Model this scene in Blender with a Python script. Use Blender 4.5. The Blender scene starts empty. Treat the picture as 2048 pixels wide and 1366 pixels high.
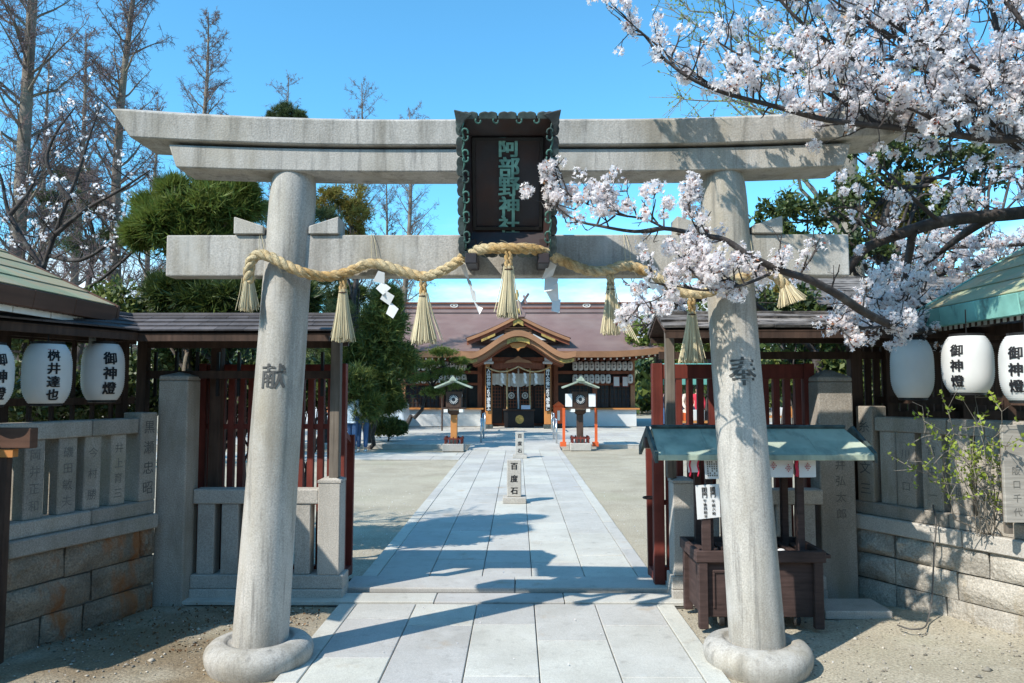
import bpy, bmesh, math, random
import numpy as np
from mathutils import Vector, Matrix, noise

R = math.radians
rnd = random.Random(7)
sc = bpy.context.scene
col = sc.collection

# ------------------------------------------------------------------ camera
CAM_H = 1.6
FOC = 1480.0                       # focal length for a picture 2048 wide
PITCH = math.atan(97 / FOC)
YAW = math.atan(11 / FOC)
cd = bpy.data.cameras.new('camera')
cd.sensor_width = 36.0
cd.lens = 36.0 * FOC / 2048
cd.clip_start = 0.05
cd.clip_end = 3000
cam = bpy.data.objects.new('camera', cd)
col.objects.link(cam)
cam.location = (0, 0, CAM_H)
cam.rotation_euler = (R(90) + PITCH, 0, YAW)
sc.camera = cam

# ------------------------------------------------------------------ sky, sun, exposure
LIGHT = Vector((0.80, 0.66, -1.0)).normalized()      # the way the sunlight travels
SUN_EL = math.asin(-LIGHT.z)
w = bpy.data.worlds.new('World')
sc.world = w
w.use_nodes = True
nt = w.node_tree
nt.nodes.clear()
wo = nt.nodes.new('ShaderNodeOutputWorld')
bg = nt.nodes.new('ShaderNodeBackground')
sky = nt.nodes.new('ShaderNodeTexSky')
sky.sky_type = 'NISHITA'
sky.sun_disc = False
sky.sun_elevation = SUN_EL
sky.sun_rotation = math.atan2(-LIGHT.x, -LIGHT.y)
sky.altitude = 20
sky.air_density = 1.0
sky.dust_density = 0.3
sky.ozone_density = 3.0
tc = nt.nodes.new('ShaderNodeTexCoord')
mp = nt.nodes.new('ShaderNodeMapping')
mp.inputs['Scale'].default_value = (1.0, 1.0, 3.2)
mp.inputs['Location'].default_value = (0.95, 0.1, 0.2)
nz = nt.nodes.new('ShaderNodeTexNoise')
nz.inputs['Scale'].default_value = 3.4
nz.inputs['Detail'].default_value = 7
nz.inputs['Roughness'].default_value = 0.58
cr = nt.nodes.new('ShaderNodeMapRange')
cr.inputs['From Min'].default_value = 0.44
cr.inputs['From Max'].default_value = 0.60
sx = nt.nodes.new('ShaderNodeSeparateXYZ')
el = nt.nodes.new('ShaderNodeMapRange')
el.interpolation_type = 'SMOOTHSTEP'
el.inputs['From Min'].default_value = 0.26
el.inputs['From Max'].default_value = 0.06
mu = nt.nodes.new('ShaderNodeMath'); mu.operation = 'MULTIPLY'
mx = nt.nodes.new('ShaderNodeMixRGB')
mx.inputs['Color2'].default_value = (7.6, 8.0, 8.4, 1)
tint = nt.nodes.new('ShaderNodeMixRGB'); tint.blend_type = 'MULTIPLY'
tint.inputs['Fac'].default_value = 1.0
tint.inputs['Color2'].default_value = (0.73, 1.47, 1.56, 1)
L = nt.links.new
L(tc.outputs['Generated'], mp.inputs['Vector'])
L(mp.outputs['Vector'], nz.inputs['Vector'])
L(nz.outputs['Fac'], cr.inputs['Value'])
L(tc.outputs['Generated'], sx.inputs['Vector'])
L(sx.outputs['Z'], el.inputs['Value'])
L(cr.outputs['Result'], mu.inputs[0])
L(el.outputs['Result'], mu.inputs[1])
L(sky.outputs['Color'], tint.inputs['Color1'])
L(mu.outputs['Value'], mx.inputs['Fac'])
L(tint.outputs['Color'], mx.inputs['Color1'])
L(mx.outputs['Color'], bg.inputs['Color'])
bg.inputs['Strength'].default_value = 0.15
L(bg.outputs['Background'], wo.inputs['Surface'])

sd = bpy.data.lights.new('sun', 'SUN')
sd.energy = 5.0
sd.angle = R(0.53)
sd.color = (1.0, 0.93, 0.83)
so = bpy.data.objects.new('sun', sd)
col.objects.link(so)
so.rotation_euler = LIGHT.to_track_quat('-Z', 'Y').to_euler()
so.location = (-8, -7, 12)

sc.view_settings.view_transform = 'Standard'
sc.view_settings.look = 'None'
sc.view_settings.exposure = 0.34
sc.view_settings.gamma = 1.0
sc.cycles.max_bounces = 6
sc.cycles.diffuse_bounces = 3
sc.cycles.transparent_max_bounces = 6
sc.cycles.use_denoising = True

# ------------------------------------------------------------------ survey helpers
def ray(px, py):
    x = (px - 1024) / FOC
    y = (683 - py) / FOC
    a = math.cos(PITCH) - y * math.sin(PITCH)
    b = math.sin(PITCH) + y * math.cos(PITCH)
    c, s = math.cos(YAW), math.sin(YAW)
    return Vector((x * c - a * s, x * s + a * c, b))
def at(px, py, Y):
    r = ray(px, py)
    t = Y / r.y
    return Vector((r.x * t, Y, CAM_H + r.z * t))
def gr(px, py, z=0.0):
    r = ray(px, py)
    t = (z - CAM_H) / r.z
    return Vector((r.x * t, r.y * t, z))

# ------------------------------------------------------------------ object helpers
def tag(o, label=None, cat=None, group=None, kind=None):
    if label: o['label'] = label
    if cat: o['category'] = cat
    if group: o['group'] = group
    if kind: o['kind'] = kind
    return o
def thing(name, label, cat, loc=(0, 0, 0), group=None, rz=0.0):
    o = bpy.data.objects.new(name, None)
    col.objects.link(o)
    o.empty_display_size = 0.2
    o.location = loc
    o.rotation_euler = (0, 0, rz)
    return tag(o, label, cat, group)
def wloc(o):
    v = Vector((0, 0, 0))
    while o is not None:
        v += Vector(o.location)
        o = o.parent
    return v
def np_mesh(name, V, F, uniform=True):
    V = np.asarray(V, dtype=np.float32)
    F = np.asarray(F, dtype=np.int32)
    me = bpy.data.meshes.new(name)
    n, k = F.shape
    me.vertices.add(len(V))
    me.vertices.foreach_set('co', V.ravel())
    me.loops.add(n * k)
    me.loops.foreach_set('vertex_index', F.ravel())
    me.polygons.add(n)
    me.polygons.foreach_set('loop_start', np.arange(0, n * k, k, dtype=np.int32))
    me.polygons.foreach_set('loop_total', np.full(n, k, dtype=np.int32))
    me.update(calc_edges=True)
    return me
def link(name, me, mat=None, parent=None, loc=None):
    o = bpy.data.objects.new(name, me)
    col.objects.link(o)
    if mat is not None and not me.materials:
        me.materials.append(mat)
    if parent is not None:
        o.parent = parent
    if loc is not None:
        o.location = loc
    return o
def dup(root, loc, rz=None, label=None, group=None, parent=None):
    r = root.copy()
    col.objects.link(r)
    r.location = loc
    if rz is not None: r.rotation_euler = (0, 0, rz)
    if label: r['label'] = label
    if group: r['group'] = group
    if parent is not None: r.parent = parent
    for ch in list(root.children):
        c = ch.copy(); col.objects.link(c); c.parent = r
        for g in list(ch.children):
            d = g.copy(); col.objects.link(d); d.parent = c
    return r

class MB:
    """collects shapes in world coordinates and links them as one mesh"""
    def __init__(s):
        s.v = []; s.f = []
    def add(s, verts, faces):
        o = len(s.v)
        s.v.extend([tuple(p) for p in verts])
        s.f.extend([tuple(i + o for i in f) for f in faces])
        return s
    def hexa(s, p):      # 0-3 bottom ring, 4-7 top ring
        return s.add(p, [(3, 2, 1, 0), (4, 5, 6, 7), (0, 1, 5, 4), (1, 2, 6, 5), (2, 3, 7, 6), (3, 0, 4, 7)])
    def box(s, x0, x1, y0, y1, z0, z1):
        return s.hexa([(x0, y0, z0), (x1, y0, z0), (x1, y1, z0), (x0, y1, z0),
                       (x0, y0, z1), (x1, y0, z1), (x1, y1, z1), (x0, y1, z1)])
    def obox(s, c, ax, ay, az, hx, hy, hz):
        c = Vector(c); ax = Vector(ax) * hx; ay = Vector(ay) * hy; az = Vector(az) * hz
        return s.hexa([c - ax - ay - az, c + ax - ay - az, c + ax + ay - az, c - ax + ay - az,
                       c - ax - ay + az, c + ax - ay + az, c + ax + ay + az, c - ax + ay + az])
    def beam(s, a, b, wx, wz, up=(0, 0, 1)):
        a = Vector(a); b = Vector(b)
        d = (b - a); ln = d.length; d.normalize()
        u = Vector(up)
        sx_ = d.cross(u)
        if sx_.length < 1e-4: sx_ = Vector((1, 0, 0))
        sx_.normalize(); u = sx_.cross(d)
        return s.obox((a + b) / 2, sx_, d, u, wx / 2, ln / 2, wz / 2)
    def slab(s, front, back):          # two matching polygons
        n = len(front)
        f = [tuple(range(n)), tuple(range(2 * n - 1, n - 1, -1))]
        for i in range(n):
            j = (i + 1) % n
            f.append((j, i, n + i, n + j))
        return s.add(list(front) + list(back), f)
    def loft(s, rings, closed=True, caps=True):
        n = len(rings[0])
        V = [p for r in rings for p in r]
        f = []
        for k in range(len(rings) - 1):
            for i in range(n if closed else n - 1):
                j = (i + 1) % n
                f.append((k * n + i, k * n + j, (k + 1) * n + j, (k + 1) * n + i))
        if caps:
            f.append(tuple(range(n - 1, -1, -1)))
            m = (len(rings) - 1) * n
            f.append(tuple(range(m, m + n)))
        return s.add(V, f)
    def lathe(s, prof, n=24, c=(0, 0, 0), caps=True):
        rings = []
        for r_, z in prof:
            rings.append([(c[0] + r_ * math.cos(2 * math.pi * i / n), c[1] + r_ * math.sin(2 * math.pi * i / n), c[2] + z) for i in range(n)])
        return s.loft(rings, True, caps)
    def tube(s, pts, rads, n=6, caps=True):
        pts = [Vector(p) for p in pts]
        if not hasattr(rads, '__len__'): rads = [rads] * len(pts)
        rings = []
        ref = None
        for i, p in enumerate(pts):
            d = pts[min(i + 1, len(pts) - 1)] - pts[max(i - 1, 0)]
            if d.length < 1e-7: d = Vector((0, 0, 1))
            d.normalize()
            if ref is None:
                ref = Vector((0, 0, 1)) if abs(d.z) < 0.9 else Vector((1, 0, 0))
            u = d.cross(ref)
            if u.length < 1e-4: u = d.cross(Vector((0.3, 1, 0.2)))
            u.normalize(); v = u.cross(d); ref = v
            rings.append([p + (u * math.cos(2 * math.pi * k / n) - v * math.sin(2 * math.pi * k / n)) * rads[i] for k in range(n)])
        return s.loft(rings, True, caps)
    def ball(s, c, rx, ry=None, rz=None, n=10, m=6):
        ry = ry or rx; rz = rz or rx
        rings = []
        for k in range(m + 1):
            a = -math.pi / 2 + math.pi * (k + 0.02) / (m + 0.04)
            rings.append([(c[0] + rx * math.cos(a) * math.cos(2 * math.pi * i / n), c[1] + ry * math.cos(a) * math.sin(2 * math.pi * i / n), c[2] + rz * math.sin(a)) for i in range(n)])
        return s.loft(rings)
    def build(s, name, mat=None, parent=None, smooth=False, bevel=0.0, seg=1, auto=None):
        o0 = wloc(parent) if parent is not None else Vector((0, 0, 0))
        me = bpy.data.meshes.new(name)
        me.from_pydata([(p[0] - o0.x, p[1] - o0.y, p[2] - o0.z) for p in s.v], [], s.f)
        bm = bmesh.new(); bm.from_mesh(me)
        bmesh.ops.recalc_face_normals(bm, faces=bm.faces)
        bm.to_mesh(me); bm.free()
        if smooth:
            me.polygons.foreach_set('use_smooth', [True] * len(me.polygons))
            if auto:
                me.set_sharp_from_angle(angle=R(auto))
        o = link(name, me, mat, parent)
        if bevel:
            b = o.modifiers.new('bevel', 'BEVEL')
            b.width = bevel; b.segments = seg; b.limit_method = 'ANGLE'; b.angle_limit = R(40)
        return o

# ------------------------------------------------------------------ lettering
_glyph = {}
def glyph(ch, bold=0.012):
    key = (ch, bold)
    if key not in _glyph:
        cu = bpy.data.curves.new('g', 'FONT')
        cu.body = ch; cu.size = 1.0; cu.offset = bold; cu.resolution_u = 2
        ob = bpy.data.objects.new('g', cu)
        col.objects.link(ob)
        dg = bpy.context.evaluated_depsgraph_get()
        me = ob.evaluated_get(dg).to_mesh()
        V = [Vector(v.co) for v in me.vertices]
        F = [tuple(p.vertices) for p in me.polygons]
        ob.evaluated_get(dg).to_mesh_clear()
        bpy.data.objects.remove(ob); bpy.data.curves.remove(cu)
        if V:
            cx = (min(v.x for v in V) + max(v.x for v in V)) / 2
            cy = (min(v.y for v in V) + max(v.y for v in V)) / 2
            V = [Vector((v.x - cx, v.y - cy)) for v in V]
        _glyph[key] = (V, F)
    return _glyph[key]
def letters(mb, text, fn, size, pitch, bold=0.02, sxr=1.0, horizontal=False):
    """writes text downwards (or across); fn maps (u right, v up, layer) to the surface.
    bold strokes are layered copies nudged sideways, each a hair above the last"""
    n = len(text)
    k = bold * size
    offs = [(0, 0)] if bold < 0.005 else [(-k, -k * .6), (k, -k * .6), (-k, k * .6), (k, k * .6)] + ([(0, 0)] if bold > 0.03 else [])
    for i, ch in enumerate(text):
        if ch == ' ': continue
        V, F = glyph(ch, 0.0)
        off = ((n - 1) / 2 - i) * pitch
        for j, (ox, oy) in enumerate(offs):
            if horizontal:
                mb.add([fn(p.x * size * sxr - off + ox, p.y * size + oy, j) for p in V], F)
            else:
                mb.add([fn(p.x * size * sxr + ox, p.y * size + off + oy, j) for p in V], F)
LAYER = 0.0004
def characters(text, fn, size, pitch, bold, m_, parent, name='character', sxr=1.0):
    """each character a part of its own"""
    n = len(text)
    for i, ch in enumerate(text):
        mb = MB()
        off = ((n - 1) / 2 - i) * pitch
        letters(mb, ch, lambda a, b, k=0: fn(a, b + off, k), size, pitch, bold, sxr)
        mb.build(name, m_, parent)
def plane_fn(o, u, v, lift=None):
    o = Vector(o); u = Vector(u).normalized(); v = Vector(v).normalized()
    n = u.cross(v)
    o = o + n * (lift if lift is not None else 0.0025)
    return lambda a, b, k=0: o + u * a + v * b + n * (LAYER * k)

# ------------------------------------------------------------------ materials
def mat(name, c, rough=0.8, var=0.18, scale=3.0, spec=0.3, metal=0.0, bump=0.0, bscale=40.0,
        speck=0.0, sscale=130.0, stain=None, objrand=0.0, island=0.0, transl=0.0, grain=None, tint=None, emit=None):
    m = bpy.data.materials.new(name)
    m.use_nodes = True
    t = m.node_tree
    b = t.nodes['Principled BSDF']
    K = t.links.new
    geo = t.nodes.new('ShaderNodeNewGeometry')
    pos = geo.outputs['Position']
    def N(sc_, det=4, vec=None, rough_=0.55):
        n = t.nodes.new('ShaderNodeTexNoise')
        n.inputs['Scale'].default_value = sc_; n.inputs['Detail'].default_value = det
        n.inputs['Roughness'].default_value = rough_
        K(vec or pos, n.inputs['Vector'])
        return n.outputs['Fac']
    def MR(v, a, b_, c_, d):
        n = t.nodes.new('ShaderNodeMapRange')
        for k, x in zip(('From Min', 'From Max', 'To Min', 'To Max'), (a, b_, c_, d)): n.inputs[k].default_value = x
        K(v, n.inputs['Value'])
        return n.outputs['Result']
    def MUL(a, b_):
        n = t.nodes.new('ShaderNodeMath'); n.operation = 'MULTIPLY'
        K(a, n.inputs[0]); K(b_, n.inputs[1]); return n.outputs[0]
    def stretch(v3):
        n = t.nodes.new('ShaderNodeMapping'); n.inputs['Scale'].default_value = v3
        K(pos, n.inputs['Vector']); return n.outputs['Vector']
    f = MR(N(scale), 0.3, 0.7, 1 - var, 1 + var)
    if speck:
        f = MUL(f, MR(N(sscale, 2), 0.3, 0.7, 1 - speck, 1 + speck))
    if grain:
        f = MUL(f, MR(N(1.0, 5, stretch(grain[0])), 0.3, 0.7, 1 - grain[1], 1 + grain[1]))
    if objrand:
        oi = t.nodes.new('ShaderNodeObjectInfo')
        f = MUL(f, MR(oi.outputs['Random'], 0, 1, 1 - objrand, 1 + objrand))
    if island:
        f = MUL(f, MR(geo.outputs['Random Per Island'], 0, 1, 1 - island, 1 + island))
    v = t.nodes.new('ShaderNodeMixRGB'); v.blend_type = 'MULTIPLY'; v.inputs['Fac'].default_value = 1
    base = t.nodes.new('ShaderNodeRGB'); base.outputs[0].default_value = (*c, 1)
    cc = base.outputs[0]
    if tint:                     # second hue: (colour, noise scale or 'island')
        mm = t.nodes.new('ShaderNodeMixRGB')
        K(cc, mm.inputs['Color1']); mm.inputs['Color2'].default_value = (*tint[0], 1)
        if tint[1] == 'island':
            src = MR(geo.outputs['Random Per Island'], 0.2, 1.0, 0, 1)
        elif tint[1] == 'object':
            oi2 = t.nodes.new('ShaderNodeObjectInfo')
            src = oi2.outputs['Random']
        else:
            src = MR(N(tint[1], 3), 0.42, 0.62, 0, 1)
        K(src, mm.inputs['Fac'])
        cc = mm.outputs['Color']
    K(cc, v.inputs['Color1']); K(f, v.inputs['Color2'])
    out = v.outputs['Color']
    for st in (stain or []):     # (colour, mapping scale, lo, hi, strength)
        mm = t.nodes.new('ShaderNodeMixRGB')
        K(out, mm.inputs['Color1']); mm.inputs['Color2'].default_value = (*st[0], 1)
        K(MR(N(1.0, 5, stretch(st[1]), 0.6), st[2], st[3], 0, st[4]), mm.inputs['Fac'])
        out = mm.outputs['Color']
    K(out, b.inputs['Base Color'])
    b.inputs['Roughness'].default_value = rough
    b.inputs['Specular IOR Level'].default_value = spec
    b.inputs['Metallic'].default_value = metal
    if bump:
        bp = t.nodes.new('ShaderNodeBump')
        bp.inputs['Strength'].default_value = 1.0
        bp.inputs['Distance'].default_value = bump
        K(N(bscale, 5) if not grain else N(1.0, 5, stretch(grain[0])), bp.inputs['Height'])
        K(bp.outputs['Normal'], b.inputs['Normal'])
    if emit:
        b.inputs['Emission Color'].default_value = (*emit[0], 1)
        b.inputs['Emission Strength'].default_value = emit[1]
    if transl:
        tr = t.nodes.new('ShaderNodeBsdfTranslucent')
        K(out, tr.inputs['Color'])
        ms = t.nodes.new('ShaderNodeMixShader'); ms.inputs['Fac'].default_value = transl
        K(b.outputs[0], ms.inputs[1]); K(tr.outputs[0], ms.inputs[2])
        K(ms.outputs[0], t.nodes['Material Output'].inputs['Surface'])
    return m

BROWN = (0.20, 0.13, 0.075); DARK = (0.10, 0.098, 0.09); MOSS = (0.17, 0.19, 0.08); RUST = (0.30, 0.11, 0.03)
T = {}
T['granite'] = mat('torii_granite', (0.425, 0.405, 0.37), 0.85, 0.12, 2.2, bump=0.002, bscale=90, speck=0.20, sscale=115,
                   stain=[((0.30, 0.255, 0.17), (2.4, 2.4, 0.8), 0.44, 0.68, 0.60), ((0.17, 0.155, 0.125), (8, 8, 0.9), 0.47, 0.70, 0.62), ((0.09, 0.09, 0.085), (24, 24, 1.6), 0.54, 0.74, 0.60), ((0.50, 0.49, 0.46), (3.5, 3.5, 2.5), 0.56, 0.70, 0.5)])
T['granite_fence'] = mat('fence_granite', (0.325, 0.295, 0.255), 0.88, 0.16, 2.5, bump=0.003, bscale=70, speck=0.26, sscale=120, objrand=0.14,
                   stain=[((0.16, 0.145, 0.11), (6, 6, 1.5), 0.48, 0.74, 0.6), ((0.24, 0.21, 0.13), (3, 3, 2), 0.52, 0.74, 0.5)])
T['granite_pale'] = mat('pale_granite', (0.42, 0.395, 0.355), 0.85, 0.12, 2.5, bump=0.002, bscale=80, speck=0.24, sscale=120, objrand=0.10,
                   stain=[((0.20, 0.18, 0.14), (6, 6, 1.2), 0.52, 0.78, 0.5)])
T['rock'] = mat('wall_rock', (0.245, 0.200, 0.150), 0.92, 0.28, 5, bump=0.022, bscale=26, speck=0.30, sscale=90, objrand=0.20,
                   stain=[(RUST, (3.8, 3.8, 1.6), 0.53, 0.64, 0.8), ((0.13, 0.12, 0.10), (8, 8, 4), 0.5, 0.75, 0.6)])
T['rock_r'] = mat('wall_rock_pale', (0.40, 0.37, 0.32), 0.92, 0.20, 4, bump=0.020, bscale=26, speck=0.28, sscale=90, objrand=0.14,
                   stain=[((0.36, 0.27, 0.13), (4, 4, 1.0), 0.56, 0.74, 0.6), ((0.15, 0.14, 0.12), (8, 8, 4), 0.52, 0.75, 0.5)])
T['mortar'] = mat('mortar', (0.15, 0.145, 0.13), 0.95, 0.2, 8, bump=0.003)
T['paving'] = mat('paving_stone', (0.475, 0.460, 0.435), 0.75, 0.07, 1.6, bump=0.0012, bscale=120, speck=0.16, sscale=150, objrand=0.11, tint=((0.475, 0.465, 0.41), 'object'),
                   stain=[((0.30, 0.28, 0.24), (1.4, 1.4, 1), 0.46, 0.74, 0.55), ((0.36, 0.24, 0.12), (2.6, 2.6, 1), 0.62, 0.78, 0.65), ((0.20, 0.19, 0.17), (11, 11, 1), 0.56, 0.78, 0.5), ((0.53, 0.52, 0.49), (5, 5, 1), 0.55, 0.75, 0.5)])
T['joint'] = mat('paving_joint', (0.17, 0.165, 0.15), 0.95, 0.2, 8)
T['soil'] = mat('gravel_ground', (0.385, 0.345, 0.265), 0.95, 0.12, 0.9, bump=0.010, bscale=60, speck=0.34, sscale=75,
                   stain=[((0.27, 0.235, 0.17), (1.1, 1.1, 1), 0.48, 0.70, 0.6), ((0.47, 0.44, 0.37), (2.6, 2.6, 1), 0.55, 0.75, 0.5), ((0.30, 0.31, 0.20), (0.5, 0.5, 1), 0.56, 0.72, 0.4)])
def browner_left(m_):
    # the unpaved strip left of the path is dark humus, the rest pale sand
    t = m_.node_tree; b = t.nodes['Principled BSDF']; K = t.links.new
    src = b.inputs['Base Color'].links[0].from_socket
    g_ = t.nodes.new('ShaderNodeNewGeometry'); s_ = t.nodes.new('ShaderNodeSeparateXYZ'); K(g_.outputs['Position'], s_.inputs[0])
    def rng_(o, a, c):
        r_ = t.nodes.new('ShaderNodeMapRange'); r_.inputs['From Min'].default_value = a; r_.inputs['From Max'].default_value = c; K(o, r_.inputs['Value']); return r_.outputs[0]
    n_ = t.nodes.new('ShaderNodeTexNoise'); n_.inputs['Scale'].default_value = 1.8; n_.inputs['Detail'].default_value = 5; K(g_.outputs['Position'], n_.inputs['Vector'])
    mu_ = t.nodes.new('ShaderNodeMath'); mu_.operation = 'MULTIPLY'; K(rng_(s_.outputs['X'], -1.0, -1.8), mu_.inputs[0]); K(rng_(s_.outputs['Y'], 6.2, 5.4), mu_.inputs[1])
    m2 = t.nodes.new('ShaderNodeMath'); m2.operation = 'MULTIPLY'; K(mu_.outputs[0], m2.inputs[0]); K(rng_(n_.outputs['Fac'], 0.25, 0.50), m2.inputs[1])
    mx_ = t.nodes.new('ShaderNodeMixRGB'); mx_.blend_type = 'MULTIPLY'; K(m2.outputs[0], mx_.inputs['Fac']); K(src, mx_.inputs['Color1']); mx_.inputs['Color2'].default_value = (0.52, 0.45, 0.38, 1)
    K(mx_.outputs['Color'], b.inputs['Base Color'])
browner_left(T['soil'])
T['carve'] = mat('carved_letter', (0.10, 0.10, 0.095), 0.95, 0.2, 20)
T['carve_soft'] = mat('carved_letter_worn', (0.15, 0.145, 0.13), 0.95, 0.3, 30)
T['ink'] = mat('black_ink', (0.012, 0.012, 0.014), 0.6, 0.1, 5)
T['plaque'] = mat('plaque_bronze', (0.030, 0.027, 0.031), 0.55, 0.25, 6, spec=0.4, tint=((0.045, 0.022, 0.018), 4.0))
T['patina'] = mat('green_patina', (0.075, 0.185, 0.155), 0.7, 0.35, 14, bump=0.002, tint=((0.045, 0.075, 0.07), 9.0))
T['patina_letter'] = mat('green_patina_letter', (0.20, 0.42, 0.35), 0.7, 0.3, 14, tint=((0.13, 0.29, 0.25), 20.0))
T['patina_dark'] = mat('dark_patina', (0.075, 0.105, 0.098), 0.65, 0.4, 12, bump=0.002, bscale=60, tint=((0.04, 0.045, 0.045), 7.0))
T['straw'] = mat('rice_straw', (0.58, 0.50, 0.33), 0.75, 0.14, 9, island=0.22, tint=((0.66, 0.58, 0.38), 'island'), transl=0.12)
T['rope'] = mat('straw_rope', (0.50, 0.405, 0.245), 0.9, 0.30, 34, bump=0.006, bscale=150, speck=0.3, sscale=220, tint=((0.42, 0.27, 0.11), 6.0))
T['paper'] = mat('white_paper', (0.82, 0.82, 0.81), 0.7, 0.03, 3, transl=0.15)
T['lantern'] = mat('lantern_paper', (0.64, 0.635, 0.61), 0.6, 0.06, 5, transl=0.06)
T['black'] = mat('black_lacquer', (0.015, 0.014, 0.014), 0.4, 0.2, 6)
T['wood'] = mat('dark_timber', (0.060, 0.036, 0.026), 0.75, 0.25, 4, bump=0.002, grain=((30, 30, 3), 0.35), objrand=0.12)
T['wood_grey'] = mat('weathered_timber', (0.16, 0.135, 0.11), 0.85, 0.2, 4, bump=0.002, grain=((40, 40, 2.5), 0.35))
T['wood_cart'] = mat('cart_timber', (0.058, 0.036, 0.032), 0.7, 0.25, 5, bump=0.0015, grain=((6, 6, 60), 0.30), objrand=0.10)
T['fascia'] = mat('brown_fascia', (0.10, 0.050, 0.032), 0.6, 0.2, 3, grain=((2, 2, 30), 0.2))
T['white_end'] = mat('white_paint', (0.72, 0.71, 0.66), 0.7, 0.08, 12)
T['red'] = mat('bengara_red', (0.145, 0.030, 0.021), 0.65, 0.22, 5, bump=0.001, grain=((26, 26, 2), 0.25), objrand=0.12)
T['vermilion'] = mat('vermilion', (0.62, 0.11, 0.03), 0.55, 0.12, 4)
T['copper'] = mat('copper_green', (0.41, 0.46, 0.36), 0.6, 0.16, 3, spec=0.4, bump=0.002, bscale=14, tint=((0.27, 0.33, 0.265), 4.0), stain=[((0.09, 0.11, 0.10), (9, 5, 5), 0.50, 0.72, 0.6), ((0.42, 0.46, 0.38), (5, 5, 5), 0.55, 0.7, 0.5)])
T['copper_roof'] = mat('copper_roof', (0.33, 0.36, 0.22), 0.65, 0.18, 3, bump=0.002, bscale=14, objrand=0.14, tint=((0.42, 0.27, 0.15), 3.0), stain=[((0.22, 0.36, 0.27), (3, 3, 3), 0.52, 0.66, 0.7)])
T['copper_fascia'] = mat('copper_fascia', (0.22, 0.47, 0.40), 0.6, 0.2, 5, bump=0.002, bscale=14, objrand=0.10, stain=[((0.05, 0.075, 0.075), (8, 8, 5), 0.55, 0.68, 0.85), ((0.12, 0.30, 0.27), (4, 4, 4), 0.45, 0.7, 0.6)])
T['shingle'] = mat('grey_shingle', (0.10, 0.092, 0.096), 0.8, 0.22, 5, bump=0.004, bscale=26, objrand=0.25, stain=[((0.05, 0.045, 0.045), (6, 6, 6), 0.5, 0.75, 0.6)])
T['bark_shingle'] = mat('weathered_bark_roof', (0.17, 0.155, 0.145), 0.95, 0.35, 7, bump=0.015, bscale=20, objrand=0.3, stain=[((0.02, 0.018, 0.018), (5, 20, 30), 0.50, 0.62, 0.9)])
T['gold'] = mat('gold_leaf', (0.52, 0.35, 0.10), 0.45, 0.35, 10, metal=0.25, tint=((0.25, 0.19, 0.07), 6.0))
T['roof_tile'] = mat('shrine_copper_roof', (0.235, 0.155, 0.145), 0.6, 0.10, 1.2, spec=0.4, tint=((0.25, 0.18, 0.165), 0.6))
T['shrine_wood'] = mat('shrine_timber', (0.20, 0.066, 0.034), 0.65, 0.2, 3, grain=((12, 12, 2), 0.2))
T['shrine_light'] = mat('shrine_fascia', (0.33, 0.165, 0.085), 0.6, 0.15, 2)
T['orange_wood'] = mat('orange_timber', (0.48, 0.20, 0.06), 0.6, 0.15, 3)
T['plaster'] = mat('white_plaster', (0.62, 0.63, 0.62), 0.85, 0.06, 2)
T['dark_glass'] = mat('dark_window', (0.03, 0.037, 0.045), 0.15, 0.3, 3, spec=0.5)
T['steel'] = mat('steel', (0.55, 0.56, 0.57), 0.3, 0.05, 3, metal=0.9)
T['rubber'] = mat('rubber', (0.02, 0.02, 0.02), 0.8, 0.1, 3)
T['cable'] = mat('cable', (0.10, 0.095, 0.09), 0.6, 0.1, 3)
T['crest'] = mat('red_print', (0.42, 0.03, 0.05), 0.7, 0.1, 3)
T['red_cord'] = mat('red_cord', (0.60, 0.03, 0.07), 0.7, 0.1, 9)
T['cloth'] = mat('grey_curtain', (0.55, 0.56, 0.55), 0.85, 0.08, 3)
# plants
T['bark'] = mat('grey_bark', (0.19, 0.155, 0.125), 0.95, 0.3, 6, bump=0.010, bscale=24, stain=[((0.17, 0.18, 0.12), (3, 3, 1), 0.5, 0.7, 0.5)])
T['bark_dark'] = mat('dark_bark', (0.060, 0.050, 0.046), 0.95, 0.3, 9, bump=0.008, bscale=40, stain=[((0.16, 0.155, 0.145), (9, 9, 9), 0.56, 0.72, 0.6)])
T['bark_pale'] = mat('pale_bark', (0.24, 0.215, 0.18), 0.95, 0.25, 6, bump=0.012, bscale=20, stain=[((0.12, 0.11, 0.09), (9, 9, 1.5), 0.5, 0.7, 0.6)])
T['twig'] = mat('bare_twig', (0.15, 0.115, 0.105), 0.9, 0.2, 3, tint=((0.20, 0.14, 0.15), 'island'))
T['leaf_dark'] = mat('dark_leaf', (0.050, 0.088, 0.026), 0.45, 0.2, 0.8, spec=0.5, island=0.45, tint=((0.085, 0.105, 0.022), 'island'), transl=0.25)
T['leaf_mid'] = mat('mid_leaf', (0.092, 0.142, 0.036), 0.5, 0.2, 0.8, spec=0.4, island=0.45, tint=((0.13, 0.14, 0.03), 'island'), transl=0.3)
T['leaf_yellow'] = mat('yellow_green_leaf', (0.19, 0.225, 0.05), 0.55, 0.2, 0.8, island=0.4, tint=((0.10, 0.15, 0.03), 'island'), transl=0.35)
T['leaf_bronze'] = mat('bronze_leaf', (0.27, 0.20, 0.045), 0.6, 0.2, 0.8, island=0.35, tint=((0.17, 0.17, 0.04), 'island'), transl=0.35)
T['needle'] = mat('pine_needle', (0.055, 0.095, 0.035), 0.6, 0.2, 0.8, island=0.4, tint=((0.10, 0.12, 0.05), 'island'), transl=0.2)
T['tablet'] = mat('grey_tablet', (0.34, 0.32, 0.285), 0.9, 0.15, 4, bump=0.003, grain=((4, 4, 50), 0.25))
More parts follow.
